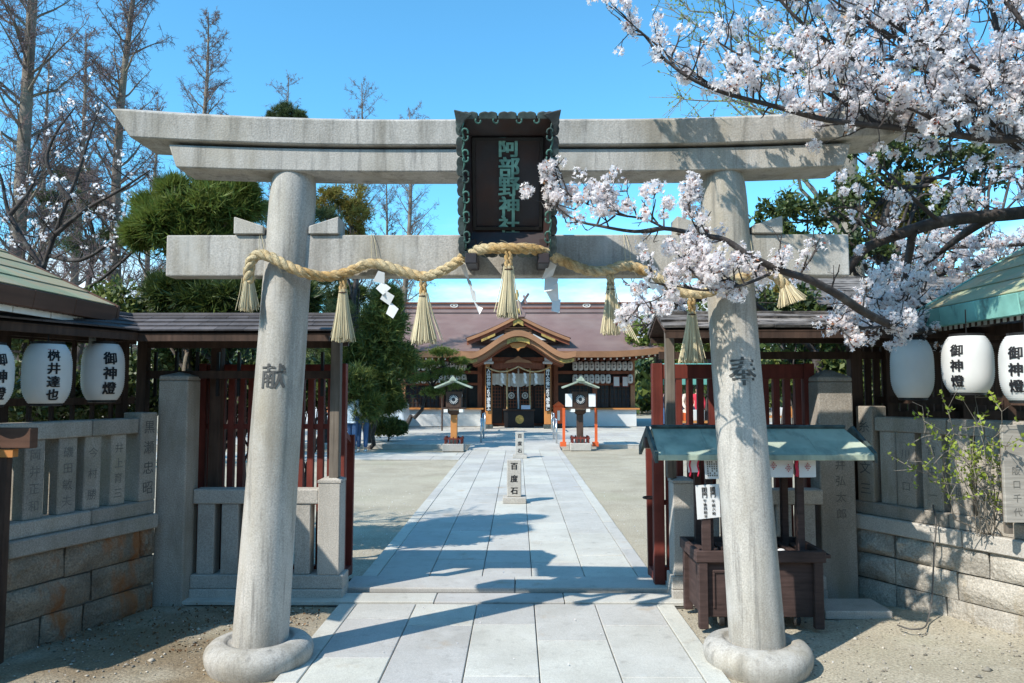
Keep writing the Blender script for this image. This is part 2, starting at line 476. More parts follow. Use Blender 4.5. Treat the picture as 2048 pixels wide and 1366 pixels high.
T['bud'] = mat('new_bud', (0.30, 0.38, 0.06), 0.6, 0.2, 2, island=0.3, transl=0.4)
T['blossom'] = mat('cherry_blossom', (0.94, 0.885, 0.888), 0.7, 0.03, 1.5, island=0.05, tint=((0.95, 0.935, 0.93), 'island'), transl=0.68)
T['blossom_core'] = mat('cherry_calyx', (0.42, 0.13, 0.10), 0.7, 0.2, 2, island=0.4, tint=((0.40, 0.22, 0.10), 'island'), transl=0.2)
# ================================================================== GROUND AND PAVING
gm = MB()
nx, ny = 90, 110
xs = [-160, -60, -30] + list(np.linspace(-14, 14, nx)) + [30, 60, 160]
ys = [-60, -20, -6] + list(np.linspace(-1.5, 40, ny)) + [60, 120, 260]
def ground_z(x, y):
    if abs(x) > 14 or y < -1 or y > 24: return 0.0
    k = 0.012 * noise.noise((x * 0.9, y * 0.9, 3.1)) - 0.010
    if x > 2.2 and y < 5.7:            # sand banked against the right wall
        k += 0.05 * max(0, min(1, (x - 2.2) / 0.9)) 
    if x < -1.9 and y < 5.7:
        k += 0.02 * max(0, min(1, (-1.9 - x) / 0.9))
    if -1.36 < x < 1.2: k = -0.012
    return k
gm.add([(x, y, ground_z(x, y)) for y in ys for x in xs],
       [(j * len(xs) + i, j * len(xs) + i + 1, (j + 1) * len(xs) + i + 1, (j + 1) * len(xs) + i) for j in range(len(ys) - 1) for i in range(len(xs) - 1)])
tag(gm.build('ground', T['soil'], smooth=True), kind='structure')

_slab = {}
def unit_slab(kx, ky):
    """shared block mesh, one for each footprint"""
    key = (round(kx, 3), round(ky, 3))
    if key not in _slab:
        m = MB().box(-kx / 2, kx / 2, -ky / 2, ky / 2, -0.03, 0.0)
        o = m.build('stone', T['paving'])
        me = o.data
        bpy.data.objects.remove(o)
        _slab[key] = me
    return _slab[key]
def lay(name, parent, x0, x1, y0, y1, z, gap=0.006):
    o = link(name, unit_slab(x1 - x0 - gap, y1 - y0 - gap), None, parent)
    o.location = ((x0 + x1) / 2, (y0 + y1) / 2, z + rnd.uniform(-0.0015, 0.0015))
    o.rotation_euler = (rnd.gauss(0, 0.0016), rnd.gauss(0, 0.0022), rnd.gauss(0, 0.0012))
    b = o.modifiers.new('bevel', 'BEVEL'); b.width = 0.004; b.segments = 1; b.limit_method = 'ANGLE'
    return o
COLS = [-1.19, -0.75, -0.30, 0.122, 0.57, 1.02]
def sheet(name, x0, x1, y0, y1, z, m):
    mb = MB().add([(x0, y0, z), (x1, y0, z), (x1, y1, z), (x0, y1, z)], [(0, 1, 2, 3)])
    return tag(mb.build(name, m), kind='structure')
def run(parent, y0, y1, z, lens, stag=True, bord=True):
    for c in range(5):
        y = y0 - (rnd.uniform(0, 0.7) if stag else 0)
        while y < y1 - 0.02:
            l = rnd.choice(lens)
            a, b = max(y, y0), min(y + l, y1)
            if y1 - b < 0.22: b = y1
            if b - a > 0.05: lay('paving_slab', parent, COLS[c], COLS[c + 1], a, b, z)
            y = b if b < y1 else y1
    if bord:
        for xa, xb in ((-1.325, -1.19), (1.02, 1.155)):
            y = y0
            while y < y1 - 0.02:
                b = min(y + rnd.choice((1.2, 1.35, 1.5)), y1)
                if y1 - b < 0.3: b = y1
                lay('kerb_slab', parent, xa, xb, y, b, z)
                y = b
fore = sheet('forecourt_path', -1.33, 1.16, -1.0, 5.585, -0.004, T['joint'])
run(fore, 1.4, 5.58, 0.024, (0.75, 0.9, 0.9, 1.05))
court = sheet('courtyard_path', -1.33, 1.16, 6.30, 20.45, -0.004, T['joint'])
run(court, 6.30, 20.4, 0.026, (0.9, 1.1, 1.25, 1.4))
cross = sheet('cross_path', -12.0, -1.34, 17.1, 18.95, -0.002, T['joint'])
for j, (a, b) in enumerate(((17.1, 18.0), (18.0, 18.95))):
    x = -12.0 + 0.5 * j
    while x < -1.36:
        lay('paving_slab', cross, x, min(x + 1.0, -1.34), a, b, 0.016)
        x += 1.0
# stone sill of the gate
sill = sheet('gate_sill', -1.42, 1.40, 5.585, 6.30, -0.006, T['joint'])
for xa, xb in ((-2.5, -0.62), (-0.62, 0.35), (0.35, 1.9)):
    lay('sill_stone', sill, xa, xb, 5.59, 5.84, 0.034)
for xa, xb in ((-1.36, -0.02), (-0.02, 1.30)):
    o = lay('sill_stone', sill, xa, xb, 5.875, 6.245, 0.062)
    o.scale = (1, 1, 2.2)
rail = MB()
rail.box(-1.40, 1.36, 5.845, 5.868, -0.02, 0.028)
rail.box(-1.40, 1.36, 6.252, 6.290, -0.02, 0.030)
rail.build('gate_track', T['black'], sill)

# ================================================================== TORII
torii = thing('torii_gate', 'weathered grey granite torii gate spanning the paved path', 'torii', (-0.05, 4.45, 0))
YT = 4.45
def pillar(xb, xt):
    m = MB()
    rings = []
    zs = [0.10 + (2.93 - 0.10) * k / 30 for k in range(31)]
    for z in zs:
        t = (z - 0.10) / 2.83
        r_ = 0.160 - 0.023 * t - 0.004 * math.sin(math.pi * t)
        if t > 0.955: r_ *= 1 - 0.10 * (t - 0.955) / 0.045
        cx = xb + (xt - xb) * t
        rings.append([(cx + r_ * math.cos(a), YT + r_ * math.sin(a), z) for a in [2 * math.pi * i / 56 for i in range(56)]])
    m.loft(rings)
    return m.build('pillar', T['granite'], torii, smooth=True, auto=50)
PIL = [(-1.515, -1.365), (1.405, 1.245)]
for xb, xt in PIL: pillar(xb, xt)
def base(cx):
    m = MB()
    prof = [(0.270, -0.06), (0.288, 0.0), (0.304, 0.035), (0.309, 0.075), (0.300, 0.105), (0.278, 0.128), (0.245, 0.142), (0.205, 0.148), (0.192, 0.146), (0.186, 0.134), (0.150, 0.130)]
    rings = []
    for r_, z in prof:
        rings.append([(cx + r_ * (1 + 0.004 * noise.noise((math.cos(a), math.sin(a), cx + z * 3))) * math.cos(a), YT + r_ * math.sin(a), z) for a in [2 * math.pi * i / 60 for i in range(60)]])
    m.loft(rings)
    return m.build('base_stone', T['granite'], torii, smooth=True)
for xb, xt in PIL: base(xb - 0.003)

def swept(name, xs_, prof_fn):
    m = MB()
    m.loft([prof_fn(x) for x in xs_])
    return m.build(name, T['granite'], torii, smooth=True, auto=35, bevel=0.008, seg=2)
CX = -0.05
def bow(x, amp):                 # gentle upturn towards the ends
    u = min(1.0, abs(x - CX) / 2.36)
    return amp * (max(0, u - 0.25) / 0.75) ** 2.0
def kasagi_ring(u):              # u in -1..1
    out = []
    for y, z, xl in ((4.285, 3.045, 2.285), (4.270, 3.192, 2.396), (4.45, 3.262, 2.42), (4.635, 3.192, 2.396), (4.620, 3.045, 2.285)):
        x = -0.016 + u * xl
        amp = 0.060 if z < 3.1 else 0.072
        out.append((x, y, z + bow(x, amp)))
    return out
us = [-1 + 2 * k / 36 for k in range(37)]
swept('top_lintel', us, kasagi_ring)
def shimaki_ring(u):
    out = []
    for y, z, xl in ((4.315, 2.893, 1.985), (4.312, 3.030, 2.032), (4.590, 3.030, 2.032), (4.585, 2.893, 1.985)):
        x = CX + u * xl
        out.append((x, y, z + bow(x, 0.050)))
    return out
swept('upper_lintel', us, shimaki_ring)
a0, a1 = at(333, 470, 4.385), at(1700, 553, 4.385)
NUKI_T, NUKI_B = 2.530, 2.281
MB().box(a0.x, a1.x, 4.385, 4.515, NUKI_B, NUKI_T).build('tie_beam', T['granite'], torii, bevel=0.008, seg=2)
for xb, xt in PIL:
    px = xb + (xt - xb) * (2.55 - 0.1) / 2.83
    for s in (-1, 1):
        xi, xo = px + s * 0.135, px + s * (0.315 if s * px < 0 else 0.315)
        poly = [(xi, NUKI_T + 0.002), (xo, NUKI_T + 0.002), (xo, NUKI_T + 0.108), (xi, NUKI_T + 0.050)]
        MB().slab([(x, 4.365, z) for x, z in poly], [(x, 4.535, z) for x, z in poly]).build('wedge', T['granite'], torii, bevel=0.005)
def carve_on_pillar(ch, xb, xt, pxl, pyl, size):
    p = at(pxl, pyl, 4.30)
    z0 = p.z
    t0 = (z0 - 0.10) / 2.83
    def fn(u, v, k=0):
        z = z0 + v
        t = (z - 0.10) / 2.83
        r_ = 0.1615 - 0.023 * t - 0.004 * math.sin(math.pi * t) + 0.0012 + LAYER * k
        cx = xb + (xt - xb) * t
        a = math.asin(max(-0.95, min(0.95, (p.x - (xb + (xt - xb) * t0)) / 0.16))) + u / r_
        return (cx + r_ * math.sin(a), YT - r_ * math.cos(a), z)
    m = MB()
    letters(m, ch, fn, size, size, 0.016)
    m.build('carved_inscription', T['carve'], torii)
carve_on_pillar('献', *PIL[0], 546, 752, 0.155)
carve_on_pillar('奉', *PIL[1], 1487, 742, 0.175)

# ================================================================== NAME PLAQUE
pq_t = at(1015, 230, 3.90); pq_b = at(1015, 508, 4.19)
plaque = thing('name_plaque', 'dark bronze shrine name plaque with scalloped green frame leaning from the torii', 'plaque', (pq_b.x, pq_b.y, pq_b.z))
up = (pq_t - pq_b); PH = up.length; up.normalize()
rt = Vector((1, 0, 0)); nm = rt.cross(up)           # nm points to the viewer
O = (pq_t + pq_b) / 2
def PQ(u, v, d): return O + rt * u + up * v + nm * d
HW, HH = 0.262, PH / 2
IW, IH, DP = 0.196, HH - 0.125, -0.105
m = MB(); m.hexa([PQ(-IW, -IH, DP - 0.02), PQ(IW, -IH, DP - 0.02), PQ(IW, IH, DP - 0.02), PQ(-IW, IH, DP - 0.02),
                  PQ(-IW, -IH, DP), PQ(IW, -IH, DP), PQ(IW, IH, DP), PQ(-IW, IH, DP)])
m.build('panel', T['plaque'], plaque)
def flare(p):      # one leaning board of the frame with thickness
    a, b, c, d = p
    m = MB()
    n = (b - a).cross(d - a).normalized() * 0.014
    m.hexa([a, b, c, d, a - n, b - n, c - n, d - n])
    return m.build('frame_board', T['plaque'], plaque)
ow, oh = HW - 0.012, HH - 0.012
flare([PQ(-ow, -oh, 0), PQ(-IW, -IH, DP), PQ(-IW, IH, DP), PQ(-ow, oh, 0)])
flare([PQ(ow, oh, 0), PQ(IW, IH, DP), PQ(IW, -IH, DP), PQ(ow, -oh, 0)])
flare([PQ(-ow, oh, 0), PQ(-IW, IH, DP), PQ(IW, IH, DP), PQ(ow, oh, 0)])
flare([PQ(ow, -oh, 0), PQ(IW, -IH, DP), PQ(-IW, -IH, DP), PQ(-ow, -oh, 0)])
m = MB()
for s in (-1, 1):
    m.beam(PQ(s * (IW - 0.006), -IH, DP + 0.012), PQ(s * (IW - 0.006), IH, DP + 0.012), 0.018, 0.02, nm)
    m.beam(PQ(-IW, s * (IH - 0.006), DP + 0.012), PQ(IW, s * (IH - 0.006), DP + 0.012), 0.018, 0.02, nm)
m.build('inner_moulding', T['black'], plaque)
def scallop(p0, p1, out, lobes):
    """copper edging: a chain of cloud-shaped lobes along one side of the rim"""
    p0 = Vector(p0); p1 = Vector(p1); ln = (p1 - p0).length; d = (p1 - p0).normalized(); out = Vector(out)
    for k in range(lobes):
        a = p0 + d * (ln * k / lobes + 0.003); b = p0 + d * (ln * (k + 1) / lobes - 0.003)
        L_ = (b - a).length
        poly = []
        for i in range(13):
            t = i / 12
            e = 0.007 + 0.013 * math.sin(math.pi * t) ** 0.5 - 0.006 * math.exp(-((t - 0.5) / 0.10) ** 2)
            poly.append(a + d * (L_ * t) + out * e)
        poly += [b - out * 0.020, a - out * 0.020]
        MB().slab([p + nm * 0.016 for p in poly], [p - nm * 0.030 for p in poly]).build('edge_lobe', T['patina_dark'], plaque, bevel=0.003)
scallop(PQ(-HW, HH, 0), PQ(HW, HH, 0), up, 5)
scallop(PQ(-HW, -HH, 0), PQ(HW, -HH, 0), -up, 5)
scallop(PQ(-HW, -HH, 0), PQ(-HW, HH, 0), -rt, 7)
scallop(PQ(HW, -HH, 0), PQ(HW, HH, 0), rt, 7)
for sx_ in (-1, 1):                 # flared upper corners
    tri = [PQ(sx_ * (HW - 0.07), HH + 0.005, 0), PQ(sx_ * (HW + 0.026), HH + 0.028, 0), PQ(sx_ * (HW + 0.004), HH - 0.09, 0), PQ(sx_ * (HW - 0.03), HH - 0.03, 0)]
    MB().slab([p + nm * 0.022 for p in tri], [p - nm * 0.034 for p in tri]).build('corner_plate', T['patina_dark'], plaque, bevel=0.003)
def curl(c, d1, d2, r_=0.020):      # small volute of green copper
    pts = []
    for k in range(9):
        a = -0.6 + k * 0.52
        rr = r_ * (1 - 0.055 * k)
        pts.append(Vector(c) + Vector(d1) * (rr * math.cos(a)) + Vector(d2) * (rr * math.sin(a)) + nm * 0.020)
    MB().tube(pts, [0.0052] * 8 + [0.003], 6).build('scroll', T['patina'], plaque, smooth=True)
for k in range(6):
    v = -HH + PH * (k + 0.9) / 6.8
    for s in (-1, 1):
        curl(PQ(s * (HW - 0.030), v + 0.016, 0), -rt * s, up)
        curl(PQ(s * (HW - 0.030), v - 0.016, 0), -rt * s, -up)
for u in (-0.155, -0.06, 0.06, 0.155):
    curl(PQ(u, HH - 0.028, 0), rt * (1 if u > 0 else -1), -up, 0.018)
for s in (-1, 1):
    m = MB(); pts = [PQ(s * (HW - 0.022), -HH + 0.03 + (PH - 0.06) * k / 24, 0.014 + 0.0) + rt * (0.006 * math.sin(k * 1.6)) for k in range(25)]
    m.tube(pts, 0.0055, 6).build('rim_wire', T['patina'], plaque, smooth=True)
m = MB()
fn = plane_fn(PQ(0.008, -0.012, DP), rt, up, 0.014)
characters('阿部野神社', fn, 0.117, 0.109, 0.034, T['patina_letter'], plaque, 'character', 1.05)
for s in (-1, 1):                   # brackets carrying the foot of the plaque
    c = PQ(s * 0.205, -HH - 0.01, 0)
    m = MB(); m.box(c.x - 0.034, c.x + 0.034, c.y - 0.06, 4.385, c.z - 0.055, c.z + 0.005)
    m.box(c.x - 0.026, c.x + 0.026, c.y + 0.0, 4.385, c.z - 0.02, c.z + 0.10)
    m.build('bracket', T['plaque'], plaque, bevel=0.006)
m = MB(); m.beam(PQ(0, HH - 0.16, DP - 0.02), (O.x, 4.32, 2.98), 0.05, 0.02)
m.build('stay', T['black'], plaque)

# ================================================================== STRAW ROPE
RP = [(497, 566, 4.30), (498, 542, 4.29), (504, 520, 4.28), (520, 509, 4.27), (545, 516, 4.26), (575, 532, 4.255), (610, 546, 4.265), (650, 553, 4.32), (690, 546, 4.335), (745, 527, 4.335),
      (800, 541, 4.335), (850, 553, 4.335), (895, 536, 4.30), (940, 506, 4.20), (975, 497, 4.13), (1017, 497, 4.11), (1060, 498, 4.13), (1090, 506, 4.19), (1130, 524, 4.30), (1175, 541, 4.335),
      (1215, 541, 4.335), (1250, 531, 4.335), (1290, 542, 4.335), (1330, 566, 4.335), (1370, 586, 4.32), (1410, 586, 4.29), (1450, 571, 4.27), (1490, 552, 4.26), (1525, 541, 4.265), (1555, 556, 4.29), (1575, 578, 4.30)]
ctrl = [at(*p) for p in RP]
def catmull(P, sub):
    out = []
    for i in range(len(P) - 1):
        p0, p1, p2, p3 = P[max(i - 1, 0)], P[i], P[i + 1], P[min(i + 2, len(P) - 1)]
        for k in range(sub):
            t = k / sub
            out.append(0.5 * ((2 * p1) + (p2 - p0) * t + (2 * p0 - 5 * p1 + 4 * p2 - p3) * t * t + (3 * p1 - p0 - 3 * p2 + p3) * t ** 3))
    out.append(P[-1])
    return out
rope = thing('straw_rope', 'thick twisted straw rope slung across the torii tie beam', 'rope', tuple(at(1017, 497, 4.3)))
path = catmull(ctrl, 12)
def strands(path, n, rr, rs, twist, parent, name, mtl):
    s = 0.0
    A = [[] for _ in range(n)]
    prev = path[0]
    for i, p in enumerate(path):
        d = (path[min(i + 1, len(path) - 1)] - path[max(i - 1, 0)]).normalized()
        s += (p - prev).length; prev = p
        u = d.cross(Vector((0, 1, 0.01))).normalized(); v = u.cross(d)
        for k in range(n):
            a = s * twist + 2 * math.pi * k / n
            A[k].append(p + (u * math.cos(a) + v * math.sin(a)) * rr)
    for k in range(n):
        MB().tube(A[k], [rs * (1 + 0.10 * noise.noise((q * 0.35, k * 7.1, 0))) for q in range(len(A[k]))], 8).build(name, mtl, parent, smooth=True)
strands(path, 3, 0.0150, 0.0178, -38.0, rope, 'strand', T['rope'])
m = MB()                                  # loose fibres standing off the rope
for k in range(420):
    i = rnd.randrange(2, len(path) - 2)
    p = path[i] + Vector((rnd.uniform(-1, 1), rnd.uniform(-1, 0.4), rnd.uniform(-1, 1))).normalized() * 0.030
    d = (path[i + 1] - path[i - 1]).normalized() * rnd.choice((-1, 1)) + (p - path[i]) * rnd.uniform(3, 16) + Vector((0, 0, rnd.uniform(-0.3, 0.3)))
    d = d.normalized() * rnd.uniform(0.02, 0.055)
    m.tube([p, p + d * 0.5, p + d + Vector((0, 0, -0.006))], [0.0014, 0.0012, 0.0007], 3, False)
m.build('loose_fibres', T['straw'], rope)
def straw_bunch(top, down, ln, r0, r1, n, parent, name='tassel', messy=0.0, ry=0.62):
    m = MB()
    down = Vector(down).normalized()
    u = down.cross(Vector((0, 1, 0))).normalized(); v = u.cross(down)
    for k in range(n):
        a = rnd.uniform(0, 2 * math.pi); q = math.sqrt(rnd.random())
        l = ln * rnd.uniform(0.92, 1.04)
        c = Vector((math.cos(a) * q, math.sin(a) * q * ry))
        if rnd.random() < 0.03: c *= 1.5
        p0 = top + u * (c.x * r0) + v * (c.y * r0)
        p2 = top + down * l + u * (c.x * r1) + v * (c.y * r1)
        p1 = p0.lerp(p2, 0.45) - (u * c.x + v * c.y) * (r1 - r0) * 0.10
        j = Vector((rnd.uniform(-1, 1), rnd.uniform(-1, 1), rnd.uniform(-1, 1))) * messy
        m.tube([p0, p1 + j * 0.5, p2 + j], [0.0026, 0.0030, 0.0022], 4, False)
    return m.build(name, T['straw'], parent)
TAS = [(686, 548, 688, 29, 4.335), (846, 556, 692, 30, 4.335), (1017, 502, 640, 23, 4.10), (1221, 544, 674, 24, 4.335), (1383, 592, 730, 29, 4.31)]
for i, (x, y0, y1, hw, Y) in enumerate(TAS):
    p = at(x, y0, Y); q = at(x - 2, y1, Y)
    ln = (p - q).length
    tz = thing('rope_tassel', ['straw tassel nearest the left torii pillar', 'straw tassel left of the plaque, hanging before the shrine roof', 'straw tassel hanging under the middle of the plaque', 'straw tassel right of the plaque with loose straws at its side', 'straw tassel under cherry blossom beside the right torii pillar'][i], 'tassel', tuple(p), 'straw tassels hanging from the rope')
    neck = ln * 0.27
    for s in (-1, 1):
        for kk in range(2):
            pts = []
            for k in range(15):
                t = k / 14
                a = t * 9 + kk * math.pi
                pts.append(p + Vector((s * 0.011 * (1 - 0.2 * t) + 0.007 * math.cos(a), 0.007 * math.sin(a), -neck * t)))
            MB().tube(pts, 0.0085, 6).build('neck_cord', T['rope'], tz, smooth=True)
    c = p - Vector((0, 0, neck))
    MB().tube([c + Vector((0.022 * math.cos(a), 0.018 * math.sin(a), 0)) for a in [2 * math.pi * k / 12 for k in range(13)]], 0.0035, 5).build('binding', T['wood'], tz)
    r1 = hw / FOC * Y * 0.98
    straw_bunch(c + Vector((0, 0, 0.02)), (rnd.uniform(-0.03, 0.03), 0, -1), ln - neck, 0.020, r1 * (0.80, 0.92, 0.95, 0.85, 0.9)[i], 230, tz, 'straw_skirt', 0.004)
    if i == 3:
        m = MB()
        for k in range(6):
            m.tube([c, c + Vector((0.02 + 0.008 * k, -0.01, -0.12)), c + Vector((0.075 + 0.017 * k, -0.02, -0.255 - 0.012 * k))], 0.0028, 4, False)
        m.build('loose_straw', T['straw'], tz)
straw_bunch(at(497, 556, 4.30), (0.02, 0, -1), 0.185, 0.026, 0.055, 150, rope, 'frayed_end', 0.012, 0.9)
straw_bunch(at(1570, 570, 4.30), (0.35, 0.0, -1), 0.115, 0.030, 0.085, 200, rope, 'frayed_end', 0.004, 0.9)
# thin cords holding the rope to the beam
for x, y in ((745, 524), (520, 506), (1253, 528), (1500, 545)):
    p = at(x, y, 4.36); 
    m = MB(); m.tube([p + Vector((-0.004, 0, 0)), Vector((p.x - 0.01, 4.37, NUKI_T - 0.05)), Vector((p.x - 0.012, 4.380, NUKI_T + 0.006))], 0.0018, 4)
    m.tube([p + Vector((0.03, 0, 0)), Vector((p.x + 0.012, 4.37, NUKI_T - 0.05)), Vector((p.x - 0.002, 4.380, NUKI_T + 0.006))], 0.0018, 4)
    m.build('tie_cord', T['straw'], rope)

# paper streamers
def shide(pts, Y, label, wid=0.062):
    """folded zigzag paper: each leaf is a small slanted sheet"""
    P0 = at(*pts[0][0], Y)
    o = thing('paper_streamer', label, 'paper streamer', tuple(P0), 'white zigzag paper streamers on the rope')
    for k, quad in enumerate(pts):
        q = [at(x, y, Y) for x, y in quad]
        tilt = 0.022 * (1 if k % 2 else -1)
        for i_, p in enumerate(q):
            p.y += tilt * (0.5 if i_ in (0, 1) else -0.5) + 0.004 * k
        MB().slab(q, [p + Vector((0, 0.0012, 0)) for p in q]).build('paper_leaf', T['paper'], o)
shide([[(757, 542), (770, 546), (768, 567), (745, 562)], [(764, 562), (781, 575), (766, 590), (752, 577)], [(770, 580), (789, 592), (778, 610), (759, 597)], [(780, 603), (796, 617), (786, 637), (772, 627)]], 4.33, 'zigzag white paper streamer between the two left tassels')
shide([[(919, 528), (931, 530), (938, 556), (930, 552)], [(930, 548), (942, 562), (947, 585), (937, 570)], [(938, 574), (951, 583), (953, 604), (944, 598)], [(945, 598), (957, 612), (966, 616), (959, 629)]], 4.31, 'narrow white paper streamer turned edge on, left of the plaque foot')
shide([[(1097, 522), (1113, 531), (1106, 551), (1083, 559)], [(1090, 552), (1117, 556), (1112, 578), (1088, 586)], [(1089, 578), (1116, 566), (1118, 600), (1104, 604)], [(1105, 596), (1122, 598), (1119, 626), (1103, 622)]], 4.30, 'broad white paper streamer at the right foot of the plaque')
shide([[(1284, 556), (1296, 552), (1318, 572), (1306, 580)], [(1308, 570), (1326, 570), (1338, 588), (1322, 592)], [(1328, 580), (1350, 590), (1357, 604), (1338, 600)]], 4.30, 'crumpled white paper streamer lifted sideways among cherry blossom')
# ================================================================== STONE WALLS AND INSCRIBED FENCES
Z3 = Vector((0, 0, 1))
def rocky(c, ax, ay, az, hx, hy, hz, seed, amp):
    jit = [(rnd.uniform(-0.012, 0.004), rnd.uniform(-0.008, 0.004)) for _ in range(4)]
    """rough-hewn block: box whose outer face (-ay side) is broken up"""
    nxs, nzs = 7, 4
    V = []; F = []
    for j in range(nzs + 1):
        for i in range(nxs + 1):
            u = -1 + 2 * i / nxs; v = -1 + 2 * j / nzs
            e = (1 - abs(u) ** 6) * (1 - abs(v) ** 6)
            dsp = amp * (0.55 + noise.noise((u * 2.1 + seed, v * 1.7, seed * 1.3)) + 0.5 * noise.noise((u * 5 + seed, v * 4, seed))) * e
            q = jit[(0 if u < 0 else 1) + (0 if v < 0 else 2)]
            ju = q[0] * abs(u * v) ; jv = q[1] * abs(u * v)
            V.append(c + ax * (u * (hx + ju)) + az * (v * (hz + jv)) - ay * (hy + dsp))
    n0 = len(V)
    for j in range(nzs):
        for i in range(nxs):
            a = j * (nxs + 1) + i
            F.append((a, a + 1, a + nxs + 2, a + nxs + 1))
    V += [c - ax * hx - az * hz + ay * hy, c + ax * hx - az * hz + ay * hy, c + ax * hx + az * hz + ay * hy, c - ax * hx + az * hz + ay * hy]
    bl, br, tr_, tl = n0, n0 + 1, n0 + 2, n0 + 3
    F.append(tuple(range(nxs, -1, -1)) + (bl, br))
    F.append(tuple(nzs * (nxs + 1) + i for i in range(nxs + 1)) + (tr_, tl))
    F.append(tuple(j * (nxs + 1) for j in range(nzs + 1)) + (tl, bl))
    F.append(tuple(j * (nxs + 1) + nxs for j in range(nzs, -1, -1)) + (br, tr_))
    return MB().add(V, F)
def stone_run(side, A, d, s0, s1, ctop, cbot, rockm, label_wall, label_fence, posts, endpost, railbreaks, flip):
    d = Vector((d[0], d[1], 0)).normalized()
    n = Vector((d.y, -d.x, 0)) * flip            # towards the path
    A = Vector((A[0], A[1], 0))
    P = lambda s, o, z: A + d * s + n * o + Z3 * z
    wall = thing('stone_wall', label_wall, 'wall', tuple(P((s0 + s1) / 2, 0, 0)))
    MB().obox(P((s0 + s1) / 2, -0.17, (cbot - 0.1) / 2), d, n, Z3, (s1 - s0) / 2, 0.14, (cbot + 0.1) / 2).build('mortar_bed', T['mortar'], wall)
    z = -0.06; k = 0
    hs = [0.245, 0.205, cbot + 0.06 - 0.45] if cbot > 0.55 else [0.22, 0.19, cbot + 0.06 - 0.41]
    for ci, hgt in enumerate(hs):
        s = s0 - rnd.uniform(0.0, 0.3)
        while s < s1:
            l = rnd.choice((0.22, 0.30, 0.38, 0.46, 0.60))
            a, b = max(s, s0), min(s + l, s1)
            if s1 - b < 0.12: b = s1
            if b - a > 0.06:
                rocky(P((a + b) / 2, -0.07, z + hgt / 2), d, -n, Z3, (b - a) / 2 - 0.004, 0.06, hgt / 2 - 0.004, rnd.uniform(0, 99), 0.040).build('block', rockm, wall, smooth=True, auto=55)
            s = b + 0.0001 if b < s1 else s1 + 1
        z += hgt
    s = s0
    while s < s1 - 0.05:
        b = min(s + rnd.choice((0.85, 0.95, 1.1)), s1)
        if s1 - b < 0.3: b = s1
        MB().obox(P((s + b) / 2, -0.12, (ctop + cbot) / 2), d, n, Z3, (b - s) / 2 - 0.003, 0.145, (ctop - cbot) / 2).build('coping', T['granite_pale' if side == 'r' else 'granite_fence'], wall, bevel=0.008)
        s = b
    fence = thing('stone_fence', label_fence, 'fence', tuple(P((s0 + s1) / 2, -0.1, ctop)))
    pz0, pz1, rt_ = ctop + 0.10, 1.285, 1.395
    s = s0
    for b in railbreaks + [s1]:
        MB().obox(P((s + b) / 2, -0.12, ctop + 0.05), d, n, Z3, (b - s) / 2 - 0.002, 0.105, 0.05).build('foot_rail', T['granite_fence'], fence, bevel=0.008)
        s = b
    s = s0
    e0 = endpost[0]
    top_end = e0 if endpost[1] > s0 + 0.4 else s1
    rs = (s0, e0) if endpost[0] > 0.5 else (endpost[1], s1)
    brk = [b for b in railbreaks if rs[0] + 0.2 < b < rs[1] - 0.2]
    s = rs[0]
    for b in brk + [rs[1]]:
        MB().obox(P((s + b) / 2, -0.12, (pz1 + rt_) / 2), d, n, Z3, (b - s) / 2 - 0.002, 0.085, (rt_ - pz1) / 2).build('top_rail', T['granite_fence'], fence, bevel=0.010, seg=2)
        s = b
    def ins(s_c, text, z0, z1, size, soft, off):
        m = MB()
        u = d * (1 if flip > 0 else -1)
        u = Z3.cross(n)                      # to the reader's right
        fn_ = plane_fn(P(s_c, off, (z0 + z1) / 2), u, Z3, 0.0018)
        characters(text, fn_, size, (z1 - z0) / max(1, len(text)), 0.004, T['carve_soft' if soft else 'carve'], fence, 'carved_character')
    for sc_, w_, text in posts:
        m = MB(); m.obox(P(sc_, -0.118, (pz0 + pz1) / 2), d, n, Z3, w_ / 2, w_ / 2, (pz1 - pz0) / 2 + 0.002)
        m.build('post', T['granite_fence'], fence, bevel=0.006)
        if text: ins(sc_, text, pz0 + 0.03, pz1 - 0.04, 0.075, True, -0.118 + w_ / 2)
    ec = (endpost[0] + endpost[1]) / 2; ew = endpost[1] - endpost[0]
    MB().obox(P(ec, -0.105, (pz0 + endpost[2]) / 2), d, n, Z3, ew / 2, 0.088, (endpost[2] - pz0) / 2).build('end_post', T['granite_fence'], fence, bevel=0.010, seg=2)
    ins(ec, endpost[3], pz0 + 0.02, 1.40, 0.10, False, -0.105 + 0.088)
    return P
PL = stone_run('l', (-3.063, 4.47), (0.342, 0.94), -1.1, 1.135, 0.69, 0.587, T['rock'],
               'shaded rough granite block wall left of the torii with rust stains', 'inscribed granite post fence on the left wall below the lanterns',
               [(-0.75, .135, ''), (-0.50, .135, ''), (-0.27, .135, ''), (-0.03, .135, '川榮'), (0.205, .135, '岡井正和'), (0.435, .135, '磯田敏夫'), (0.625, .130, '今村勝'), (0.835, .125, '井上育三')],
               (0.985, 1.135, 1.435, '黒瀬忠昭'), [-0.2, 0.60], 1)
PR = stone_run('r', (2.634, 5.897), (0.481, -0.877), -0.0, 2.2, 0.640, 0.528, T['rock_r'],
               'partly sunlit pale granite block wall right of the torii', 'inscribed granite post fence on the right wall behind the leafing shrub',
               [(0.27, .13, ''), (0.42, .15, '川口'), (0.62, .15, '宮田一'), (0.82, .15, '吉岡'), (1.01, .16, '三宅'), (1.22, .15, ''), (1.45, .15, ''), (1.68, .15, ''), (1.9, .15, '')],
               (0.03, 0.175, 1.475, '糸川文三'), [0.74, 1.5], 1)

